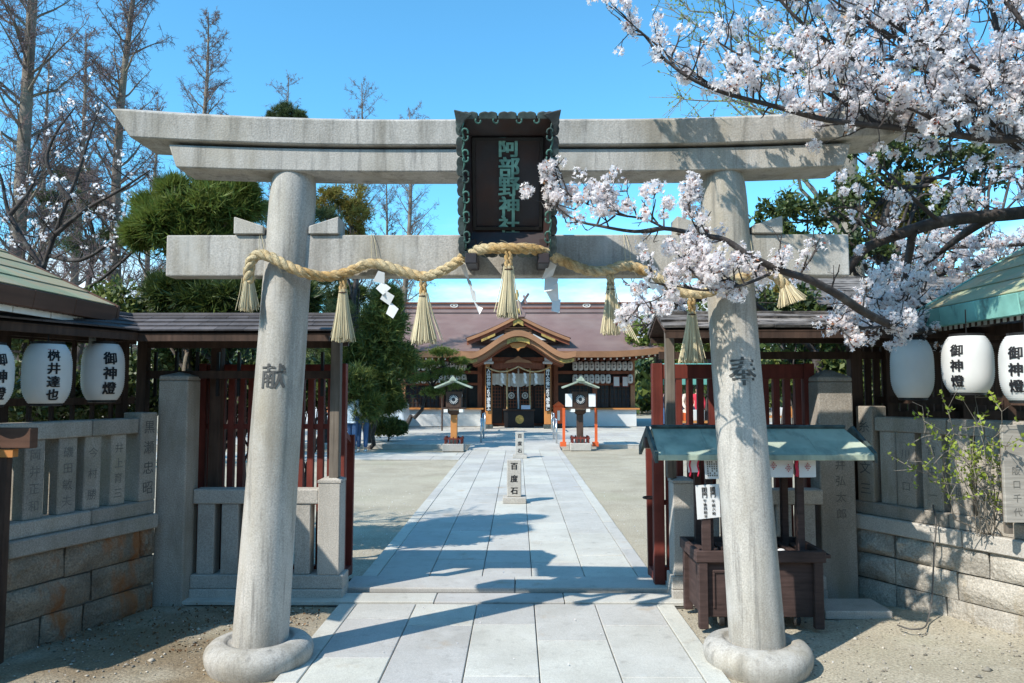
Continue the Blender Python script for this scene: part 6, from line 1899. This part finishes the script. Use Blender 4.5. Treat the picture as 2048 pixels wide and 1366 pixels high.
# long branch crossing the right pillar
ch.limb([(TB + Vector((-0.02, 0, 1.7)),), (2040, 590, 6.1), (1930, 640, 5.85), (1850, 662, 5.45), (1790, 652, 4.85), (1730, 625, 4.35), (1680, 592, 4.15), (1620, 560, 4.02), (1560, 540, 3.96), (1500, 512, 3.93), (1450, 480, 3.92), (1400, 470, 3.92), (1330, 457, 3.92), (1270, 463, 3.93), (1200, 452, 3.94), (1150, 440, 3.95), (1112, 412, 3.95)], 0.036, 0.0040, 0.095, (0.07, 0.16), 0.34, 0.8, 0.45)
ch.limb([(1330, 457, 3.92), (1290, 438, 3.9), (1240, 430, 3.9), (1190, 415, 3.92), (1150, 395, 3.95), (1120, 385, 3.95)], 0.007, 0.003, 0.04, (0.07, 0.17), 1.0, 0.8)
ch.limb([(1400, 470, 3.92), (1380, 430, 3.9), (1375, 395, 3.92)], 0.005, 0.002, 0.05, (0.06, 0.12))
ch.limb([(1150, 420, 3.95), (1110, 408, 3.94), (1075, 402, 3.93), (1050, 394, 3.93)], 0.003, 0.0015, 0.08, (0.03, 0.06), 0.8)
ch.limb([(1555, 540, 3.96), (1500, 565, 3.9), (1450, 578, 3.88), (1400, 580, 3.86), (1350, 572, 3.86), (1300, 565, 3.86)], 0.009, 0.003, 0.055, (0.07, 0.17), 0.9, 0.7)
ch.limb([(1420, 580, 3.86), (1385, 545, 3.85), (1360, 515, 3.85), (1345, 500, 3.85)], 0.005, 0.002, 0.04, (0.06, 0.15), 1.0)
ch.limb([(1480, 572, 3.9), (1440, 545, 3.86), (1420, 520, 3.86)], 0.005, 0.002, 0.04, (0.06, 0.15), 1.0)
ch.limb([(1600, 550, 4.0), (1620, 520, 3.98), (1640, 490, 3.98)], 0.005, 0.002, 0.05, (0.06, 0.16), 0.9)
ch.limb([(1350, 575, 3.86), (1310, 600, 3.9), (1270, 610, 3.95)], 0.005, 0.002, 0.05, (0.06, 0.15), 0.9, 0.1)
# blossom over the right fence
ch.limb([(1930, 640, 5.85), (1880, 615, 5.8), (1830, 605, 5.5), (1770, 600, 5.2), (1720, 590, 5.0)], 0.013, 0.005, 0.045, (0.1, 0.24), 1.0, 0.3)
ch.limb([(1850, 662, 5.45), (1800, 652, 5.0), (1740, 655, 4.7), (1680, 655, 4.5), (1635, 645, 4.5)], 0.011, 0.004, 0.042, (0.08, 0.20), 1.0, 0.3)
ch.build('cherry_tree', 'cherry tree in full white blossom reaching over the right half of the torii', tuple(TB), 16, 0.0165, 0.54)
# second cherry behind the gate on the right
c2 = Cherry()
b2 = Vector((3.3, 7.4, 0))
c2.l.append((cat_np([b2, b2 + Vector((-0.1, 0, 1.0)), b2 + Vector((-0.3, 0.1, 2.0))], 6), np.linspace(0.07, 0.045, 13)))
c2.limb([(b2 + Vector((-0.3, 0.1, 2.0)),), (1480, 590, 7.2), (1400, 600, 7.1), (1330, 615, 7.0), (1285, 640, 7.0)], 0.030, 0.006, 0.07, (0.15, 0.4), 1.0, 0.3, 0.3)
c2.limb([(1420, 598, 7.1), (1360, 570, 7.0), (1300, 575, 7.0), (1250, 570, 7.0)], 0.015, 0.005, 0.08, (0.12, 0.3), 0.8, 0.2)
c2.limb([(1360, 610, 7.0), (1310, 640, 7.0), (1280, 665, 7.0)], 0.012, 0.005, 0.06, (0.12, 0.3), 1.0, 0.1)
c2.build('cherry_tree', 'smaller cherry behind the gate, its blossom before the shrine roof', tuple(b2), 11, 0.020)
# sparse cherry on the left
c3 = Cherry()
b3 = Vector((-5.1, 7.4, 0))
c3.l.append((cat_np([b3, b3 + Vector((0.1, 0, 0.8)), at(60, 640, 7.3), at(85, 540, 7.2)], 6), np.linspace(0.11, 0.07, 19)))
for L_ in ([(85, 540, 7.2), (120, 440, 7.1), (155, 350, 7.0), (180, 270, 7.0), (200, 215, 7.0)], [(85, 540, 7.2), (20, 430, 7.2), (0, 350, 7.2), (-40, 280, 7.2)], [(110, 470, 7.1), (170, 420, 7.0), (240, 380, 6.9), (300, 340, 6.9)], [(140, 400, 7.0), (95, 330, 7.0), (110, 270, 7.0), (150, 215, 7.0)], [(95, 510, 7.2), (160, 520, 7.0), (230, 480, 6.9), (290, 440, 6.9)], [(20, 430, 7.2), (60, 380, 7.2), (80, 330, 7.2)], [(60, 640, 7.3), (10, 560, 7.3), (-30, 480, 7.3)], [(60, 640, 7.3), (130, 600, 7.2), (200, 560, 7.0), (270, 500, 6.9), (330, 450, 6.9)]):
    c3.limb(L_, 0.026, 0.006, 0.14, (0.2, 0.55), 0.9, 0.4)
c3.build('cherry_tree', 'nearly bare cherry with a few blossoms above the left shelter', tuple(b3), 5, 0.018, 0.30)

# ================================================================== RIGHT BACKGROUND
g = at(1700, 900, 9.6)
leafy_tree('evergreen_oak', 'loose evergreen oak with sky showing through, behind the right end of the torii', [blob(1600, 420, 9.4, 110, 45), blob(1720, 400, 9.6, 110, 60), blob(1830, 300, 9.6, 110, 45), blob(1950, 330, 9.8, 90, 60), blob(1760, 300, 9.4, 70, 40), blob(1570, 480, 9.2, 70, 40), blob(1700, 500, 9.4, 100, 45), blob(1900, 420, 9.6, 90, 45), blob(2040, 260, 9.8, 70, 70)], (g.x, 9.6, 0), T['leaf_dark'], T['bark_dark'], 24, 56, 0.25, 0.085, 0.04, 'leaf', None, 'tree', 0.09, 44, 0.2, shell=0.15)
g = at(1815, 800, 20)
leafy_tree('bronze_tree', 'round bronze yellow tree far behind the cherry limb', [blob(1815, 385, 20, 58, 42), blob(1790, 430, 20, 50, 30), blob(1840, 440, 20, 50, 30)], (g.x, 20, 0), T['leaf_bronze'], T['bark'], 40, 60, 0.34, 0.13, 0.08, 'leaf', None, 'tree', 0.12, 10)
for i, (px, py, Y, rx, rz, m_, lab) in enumerate(((1570, 620, 7.6, 80, 50, 'leaf_dark', 'dark leafy bush under the right torii beam'), (1690, 640, 8.0, 100, 60, 'leaf_dark', 'dark leafy bush behind the flaking fence roof'), (1600, 740, 7.8, 110, 60, 'leaf_mid', 'leafy bush behind the right lattice gate'), (1740, 760, 7.6, 90, 70, 'leaf_dark', 'dark bush behind the pointed right gatepost'),
        (1320, 660, 30, 60, 50, 'leaf_yellow', 'sunlit yellow green tree right of the shrine roof'), (1420, 640, 26, 70, 70, 'leaf_yellow', 'sunlit green tree behind the last tassel'), (1560, 560, 16, 120, 80, 'leaf_bronze', 'olive tree filling the gap right of the torii pillar'), (1900, 560, 15, 160, 80, 'leaf_bronze', 'olive tree behind the right shelter roof'), (1380, 720, 34, 90, 40, 'leaf_mid', 'green tree behind the stalls'))):
    g = at(px, py, Y)
    big = Y > 12
    leafy_tree('broadleaf_tree' if big else 'evergreen_bush', lab, [blob(px, py, Y, rx, rz), blob(px - rx * 0.45, py + rz * 0.4, Y + 0.2, rx * 0.7, rz * 0.6), blob(px + rx * 0.45, py + rz * 0.3, Y - 0.1, rx * 0.7, rz * 0.6)], (g.x, Y, 0), T[m_], T['bark_dark'], 30, 50, 0.32, 0.075 * max(1, Y / 11), 0.036 * max(1, Y / 10), 'leaf', 'greenery right of the gate', 'tree' if big else 'bush', 0.035 if not big else 0.09, 8)
# ginkgo: thick pale trunk and thin budding branches
gk = at(1712, 760, 11.5)
go_ = thing('budding_ginkgo', 'tall ginkgo with pale thick trunk and thin budding branches behind the torii end', 'tree', (gk.x, 11.5, 0))
zt = np.linspace(0, 9.5, 14)
trP = np.stack([gk.x + 0.05 * np.sin(zt), np.full(14, 11.5), zt], 1); trR = 0.21 * (1 - zt / 9.5) ** 0.55 + 0.02
wood('trunk', [(trP, trR)], T['bark_pale'], go_, 12)
bl = []; bt = []; bp = []
tgt = [(1330, 10), (1375, 30), (1390, -40), (1440, 5), (1470, -60), (1520, -40), (1560, -80), (1340, 150), (1360, 190), (1600, -60), (1420, 120), (1480, 60), (1390, 225), (1300, -40), (1900, 100), (1850, -60), (1640, -90)]
for x, y in tgt:
    e = np.array(at(x, y, 11.5 + rng.uniform(-1.5, 0.8)))
    zs_ = rng.uniform(3.6, 5.2) if y > 100 else rng.uniform(4.0, 6.6)
    s = np.array([np.interp(zs_, zt, trP[:, 0]), 11.5, zs_])
    if s[2] > e[2]: s[2] = e[2] - 0.8
    B, r_ = limb(s, e, 0.032, 0.005, 0.25, 10, 0.06)
    bl.append((B, r_))
    for k in range(34):
        i = int(rng.integers(2, 9)); f = rng.random()
        q = B[i] + (B[i + 1] - B[i]) * f
        dd = unit(unit(B[-1] - B[0]) * 0.8 + rng.normal(size=3) * 0.7)
        l2 = rng.uniform(0.15, 0.6)
        bt.append((np.stack([q, q + dd * l2 * 0.5 + rng.normal(size=3) * 0.02, q + dd * l2]), [0.007, 0.005, 0.003]))
        for t in np.arange(0.15, 1.0, 0.16): bp.append(q + dd * l2 * t + rng.normal(size=3) * 0.012)
wood('branches', bl, T['bark_pale'], go_, 6); tag(wood('twigs', bt, T['bark_pale'], go_, 3), kind='stuff')
leaves('buds', np.array(bp), 0.045, 0.028, T['bud'], go_, 0.5)
# shrub with fresh leaves before the right fence
shp = PR(1.02, 0.02, 0.64)
sb = thing('budding_shrub', 'thin bare shrub with fresh green leaves before the right stone fence', 'shrub', tuple(shp))
st_ = []; lf = []
for k in range(15):
    x = rng.uniform(1790, 2030); y = rng.uniform(770, 930)
    e = np.array(at(x, y, rng.uniform(4.55, 4.95)))
    s = np.array(shp) + rng.normal(size=3) * np.array([0.05, 0.03, 0.0]) 
    B, r_ = limb(s, e, 0.0042, 0.0014, 0.35, 10, 0.05)
    st_.append((B, r_))
    for j in range(9):
        i = int(rng.integers(3, 9)); q = B[i]
        dd = unit(unit(B[-1] - B[0]) * 0.6 + rng.normal(size=3) * 0.8); l2 = rng.uniform(0.05, 0.18)
        st_.append((np.stack([q, q + dd * l2 * .5, q + dd * l2]), [0.0028, 0.002, 0.0012]))
        for t in (0.35, 0.6, 0.8, 1.0):
            if rng.random() < 0.7: lf.append(q + dd * l2 * t)
wood('stems', st_, T['bark_pale'], sb, 4); leaves('young_leaves', np.repeat(np.array(lf), 2, 0), 0.030, 0.017, T['bud'], sb, 0.5)

# ================================================================== FAR WOOD, PETALS, LITTER
P = []
for k in range(240):
    x = rng.uniform(-70, 70); y = rng.uniform(46, 70)
    h = rng.uniform(2.5, 5.5) if abs(x) < 14 else rng.uniform(4, 8.5)
    if abs(x) < 9 : h = rng.uniform(2.5, 4.5)
    c = np.array([x, y, h * 0.5])
    q = unit(rng.normal(size=(190, 3))) * rng.uniform(0.5, 1, (190, 1)) * np.array([2.6, 2.0, h * 0.55])
    P.append(c + q)
fw = leaves('far_wood', np.concatenate(P), 0.75, 0.5, T['leaf_dark'], None, 0.2)
tag(fw, 'dark mass of trees far beyond the shrine', 'trees', kind='stuff')
n = 900
pp = np.stack([rng.uniform(-4.5, 4.5, n), rng.uniform(2.8, 12, n), np.zeros(n)], 1)
mask = (np.abs(pp[:, 0] + 0.08) > 1.3) | (rng.random(n) < 0.35)
pp = pp[mask]
pp[:, 2] = [max(ground_z(x, y) + 0.012, 0.03 if -1.35 < x < 1.2 else -1) for x, y, z in pp]
ptl = leaves('fallen_petals', pp, 0.013, 0.011, T['blossom'], None, 0.0, fold=0.05)
tag(ptl, 'scattered white petals on the ground', 'petals', kind='stuff')
n = 700
pp = np.stack([rng.uniform(-3.0, -1.4, n), rng.uniform(4.6, 5.65, n), np.zeros(n)], 1)
pp[:, 2] = [ground_z(x, y) + 0.008 for x, y, z in pp]
ltr = leaves('leaf_litter', pp, 0.022, 0.013, mat('dry_leaf', (0.16, 0.09, 0.045), 0.9, 0.2, 2, island=0.5), None, 0.0, fold=0.1)
tag(ltr, 'dry brown leaf litter at the foot of the left balustrade', 'leaf litter', kind='stuff')

n = 2600
px_ = np.concatenate([rng.uniform(-3.4, -1.35, n // 2), rng.uniform(1.2, 3.3, n // 2)]); py_ = rng.uniform(2.8, 5.6, n)
C = np.stack([px_, py_, np.array([ground_z(x, y) + 0.004 for x, y in zip(px_, py_)])], 1)
sz = rng.gamma(2.0, 0.0028, (n, 1, 1)) + 0.002
octa = np.array([(1, 0, 0), (0, 1, 0), (-1, 0, 0), (0, -1, 0), (0, 0, .6), (0, 0, -.4)])
V = C[:, None, :] + octa[None] * sz * rng.uniform(0.6, 1.3, (n, 6, 1))
F = np.array([(0, 1, 4), (1, 2, 4), (2, 3, 4), (3, 0, 4), (1, 0, 5), (2, 1, 5), (3, 2, 5), (0, 3, 5)])
F = (np.arange(n)[:, None, None] * 6 + F[None]).reshape(-1, 3)
pb = link('pebbles', np_mesh('pebbles', V.reshape(-1, 3), F), mat('pebble', (0.33, 0.30, 0.25), 0.9, 0.1, 2, island=0.55))
tag(pb, 'small pebbles strewn over the sandy forecourt', 'pebbles', kind='stuff')
# ================================================================== PEOPLE
skin_m = mat('skin', (0.55, 0.34, 0.25), 0.6, 0.05)
hair_m = mat('dark_hair', (0.018, 0.013, 0.011), 0.5, 0.2)
def skinned(name, V, Ed, Rd, m_, parent, root=0):
    me = bpy.data.meshes.new(name)
    me.from_pydata([tuple(v) for v in V], Ed, [])
    me.materials.append(m_)
    o = bpy.data.objects.new(name, me); col.objects.link(o)
    if parent is not None: o.parent = parent
    sk = o.modifiers.new('skin', 'SKIN')
    sk.use_smooth_shade = True
    for i, r_ in enumerate(Rd):
        me.skin_vertices[0].data[i].radius = (r_, r_) if not isinstance(r_, tuple) else r_
    me.skin_vertices[0].data[root].use_root = True
    sb_ = o.modifiers.new('sub', 'SUBSURF'); sb_.levels = 1; sb_.render_levels = 2
    return o
def person(label, loc, rz, h, top_m, leg_m, stride=0.08, armf=0.1, bag=None, skirt=None):
    o = thing('person', label, 'person', loc, 'visitors in the courtyard', rz)
    s = h / 1.65
    p = lambda x, y, z: Vector((x * s, y * s, z * s))
    # body: pelvis .. head, arms, legs as one continuous surface (faces -y)
    V = [p(0, 0, .92), p(0, .01, 1.12), p(0, 0, 1.32), p(0, -.005, 1.43), p(0, -.02, 1.51), p(0, -.015, 1.60),
         p(.15, 0, 1.33), p(.215, .03, 1.08), p(.22, -armf, .87), p(.215, -armf - .04, .79),
         p(-.15, 0, 1.33), p(-.215, .03, 1.08), p(-.22, -armf, .87), p(-.215, -armf - .04, .79),
         p(.085, 0, .86), p(.09, -stride * .6, .48), p(.09, -stride, .08), p(.095, -stride - .13, .03),
         p(-.085, 0, .86), p(-.09, stride * .3, .48), p(-.09, stride, .08), p(-.095, stride - .13, .03)]
    Ed = [(0, 1), (1, 2), (2, 3), (3, 4), (4, 5), (2, 6), (6, 7), (7, 8), (8, 9), (2, 10), (10, 11), (11, 12), (12, 13), (0, 14), (14, 15), (15, 16), (16, 17), (0, 18), (18, 19), (19, 20), (20, 21)]
    Rd = [.12, .11, .12, .05, .085, .08, .06, .043, .032, .026, .06, .043, .032, .026, .085, .055, .038, .03, .085, .055, .038, .03]
    body = skinned('body', V, Ed, [r_ * s for r_ in Rd], skin_m, o)
    for sx_ in (1, -1):           # fingers and thumb
        m = MB(); c = p(.215 * sx_, -armf - .05, .77)
        for k in range(4): m.tube([c + p((k - 1.5) * .012, 0, 0), c + p((k - 1.5) * .014, -.012, -.045), c + p((k - 1.5) * .013, -.028, -.075 + abs(k - 1.3) * .008)], [.008 * s, .007 * s, .005 * s], 5)
        m.tube([c + p(-.02 * sx_, -.01, .02), c + p(-.034 * sx_, -.03, -.01), c + p(-.03 * sx_, -.04, -.035)], [.009 * s, .008 * s, .006 * s], 5)
        me = m.build('hand', skin_m); me.parent = o
    Vt = V[:3] + [p(0, 0, 1.40)] + [V[6], V[7], V[8], V[10], V[11], V[12]] + [p(0, 0, .84)]
    Et = [(0, 1), (1, 2), (2, 3), (2, 4), (4, 5), (5, 6), (2, 7), (7, 8), (8, 9), (0, 10)]
    skinned('jacket', Vt, Et, [r_ * s for r_ in (.15, .14, .145, .065, .08, .062, .048, .08, .062, .048, .15)], top_m, o)
    Vl = [p(0, 0, .93), V[14], V[15], V[16] + p(0, 0, .02), V[18], V[19], V[20] + p(0, 0, .02)]
    skinned('trousers', Vl, [(0, 1), (1, 2), (2, 3), (0, 4), (4, 5), (5, 6)], [r_ * s for r_ in (.14, .10, .072, .058, .10, .072, .058)], leg_m, o)
    m = MB(); c = p(0, -.0, 1.575); m.ball(c, .098 * s, .11 * s, .10 * s, 14, 9)
    q = m.build('hair', hair_m, None, smooth=True); q.parent = o; q.location = p(0, .02, .012)
    m = MB()
    for sx_ in (1, -1): m.ball(p(.032 * sx_, -.105, 1.565), .010 * s, .006 * s, .007 * s, 6, 4)
    q = m.build('eyes', T['ink'], None); q.parent = o
    m = MB(); m.ball(p(0, -.118, 1.535), .011 * s, .014 * s, .017 * s, 6, 5); q = m.build('nose', skin_m, None, smooth=True); q.parent = o
    m = MB(); m.ball(p(0, -.104, 1.492), .022 * s, .006 * s, .006 * s, 8, 4); q = m.build('mouth', T['crest'], None, smooth=True); q.parent = o
    for sx_, dy in ((1, -stride), (-1, stride)):
        m = MB(); m.ball(p(.092 * sx_, dy - .05, .035), .048 * s, .13 * s, .042 * s, 10, 6)
        q = m.build('shoe', T['cloth'], None, smooth=True); q.parent = o
    if skirt is not None:
        m = MB(); m.lathe([(.15 * s, .95 * s), (.19 * s, .75 * s), (.22 * s, .52 * s)], 16, (0, 0, 0), False)
        q = m.build('skirt', skirt, None, smooth=True); q.parent = o
    if bag is not None:
        m = MB(); m.box(.16 * s, .40 * s, -.02 * s, .08 * s, .55 * s, .82 * s); q = m.build('bag', bag, None, bevel=0.02); q.parent = o
        m = MB(); m.tube([p(.2, .03, .82), p(.22, .03, .95), p(.34, .03, .95), p(.36, .03, .82)], .008, 5); q = m.build('bag_strap', bag, None); q.parent = o
jeans = mat('denim', (0.05, 0.10, 0.20), 0.85, 0.15, 9); navy = mat('navy_cloth', (0.03, 0.035, 0.06), 0.85, 0.1)
checked = mat('checked_cloth', (0.42, 0.25, 0.22), 0.85, 0.1, tint=((0.12, 0.07, 0.16), 22.0))
pale_blue = mat('pale_blue_cloth', (0.50, 0.58, 0.64), 0.85, 0.06); grey_cl = mat('grey_green_cloth', (0.20, 0.25, 0.26), 0.85, 0.08); lilac = mat('lilac_cloth', (0.33, 0.29, 0.42), 0.85, 0.08)
cream = mat('cream_cloth', (0.66, 0.55, 0.45), 0.85, 0.06); red_clm = mat('red_cloth', (0.45, 0.03, 0.05), 0.85, 0.08)
g = gr(704, 906); person('person in a pale blue top and jeans walking left of the path', (g.x, g.y, 0.017), math.pi * 0.9, 1.60, pale_blue, jeans, 0.10, 0.12)
g = gr(724, 905); person('person in a grey green jacket with a checked bag and jeans', (g.x, g.y, 0.017), math.pi * 1.05, 1.64, grey_cl, jeans, 0.06, 0.06, checked)
for px, Y, rz, tm, lm_, lab, skt in ((1334, 27.0, 0.6, navy, jeans, 'person in navy with jeans right of the shrine, behind the gate post', None), (1357, 28.5, 2.2, lilac, navy, 'person in lilac right of the shrine, seen through the lattice', None),
        (1377, 26.0, 0.4, cream, navy, 'person in cream right of the shrine, seen through the lattice', cream), (1397, 25.5, -0.5, red_clm, navy, 'person in red at the green stall, seen through the lattice', None)):
    g = at(px, 850, Y); person(lab, (g.x, Y, PZ), rz, 1.6, tm, lm_, 0.05, 0.15, None, skt)

# ================================================================== ADDED HOUSES, UNSEEN BEHIND THE VIEWER (block sky light so shaded stone stays dark)
def sky_block_house(cx, wd, h, wallc, label):
    y1, y0 = -9.5, -18.0
    o = thing('sky_block_house', label, 'house', (cx, -14, 0), 'unseen houses added behind the viewer to block sky light')
    wm = mat('sky_block_wall', wallc, 0.9, 0.08, 1.0)
    MB().box(cx - wd / 2, cx + wd / 2, y0, y1, 0, h).build('wall', wm, o)
    q = [Vector((cx - wd / 2 - 0.4, y1 + 0.5, h)), Vector((cx + wd / 2 + 0.4, y1 + 0.5, h)), Vector((cx + wd / 2 + 0.4, (y0 + y1) / 2, h + 2.2)), Vector((cx - wd / 2 - 0.4, (y0 + y1) / 2, h + 2.2))]
    MB().hexa(q + [v + Z3 * 0.12 for v in q]).build('roof', T['shingle'], o)
    q = [Vector((cx - wd / 2 - 0.4, y0 - 0.5, h)), Vector((cx + wd / 2 + 0.4, y0 - 0.5, h)), Vector((cx + wd / 2 + 0.4, (y0 + y1) / 2, h + 2.2)), Vector((cx - wd / 2 - 0.4, (y0 + y1) / 2, h + 2.2))]
    MB().hexa(q + [v + Z3 * 0.12 for v in q]).build('roof', T['shingle'], o)
    for st in range(2):
        for k in range(3):
            x = cx - wd / 2 + wd * (k + 0.5) / 3
            z = 1.0 + 2.9 * st
            w_ = MB().box(x - 0.8, x + 0.8, y1, y1 + 0.06, z, z + 1.3).build('window', T['dark_glass'], o)
            MB().box(x - 0.9, x + 0.9, y1, y1 + 0.14, z - 0.1, z - 0.002).build('sill', T['cloth'], w_)
for i, (cx, wd, h, c, lab) in enumerate(((-21, 9.5, 6.4, (0.30, 0.25, 0.20), 'brown two storey house added unseen behind the viewer to block sky light, far left'), (-10.6, 9.8, 5.8, (0.22, 0.22, 0.23), 'grey two storey house added unseen behind the viewer to block sky light, left'), (0.4, 10.0, 6.6, (0.28, 0.24, 0.19), 'tan two storey house added unseen behind the viewer to block sky light, middle'), (11.2, 9.6, 6.0, (0.20, 0.19, 0.17), 'dark two storey house added unseen behind the viewer to block sky light, right'), (21.6, 9.6, 6.4, (0.33, 0.30, 0.25), 'beige two storey house added unseen behind the viewer to block sky light, far right'))):
    sky_block_house(cx, wd, h, c, lab)
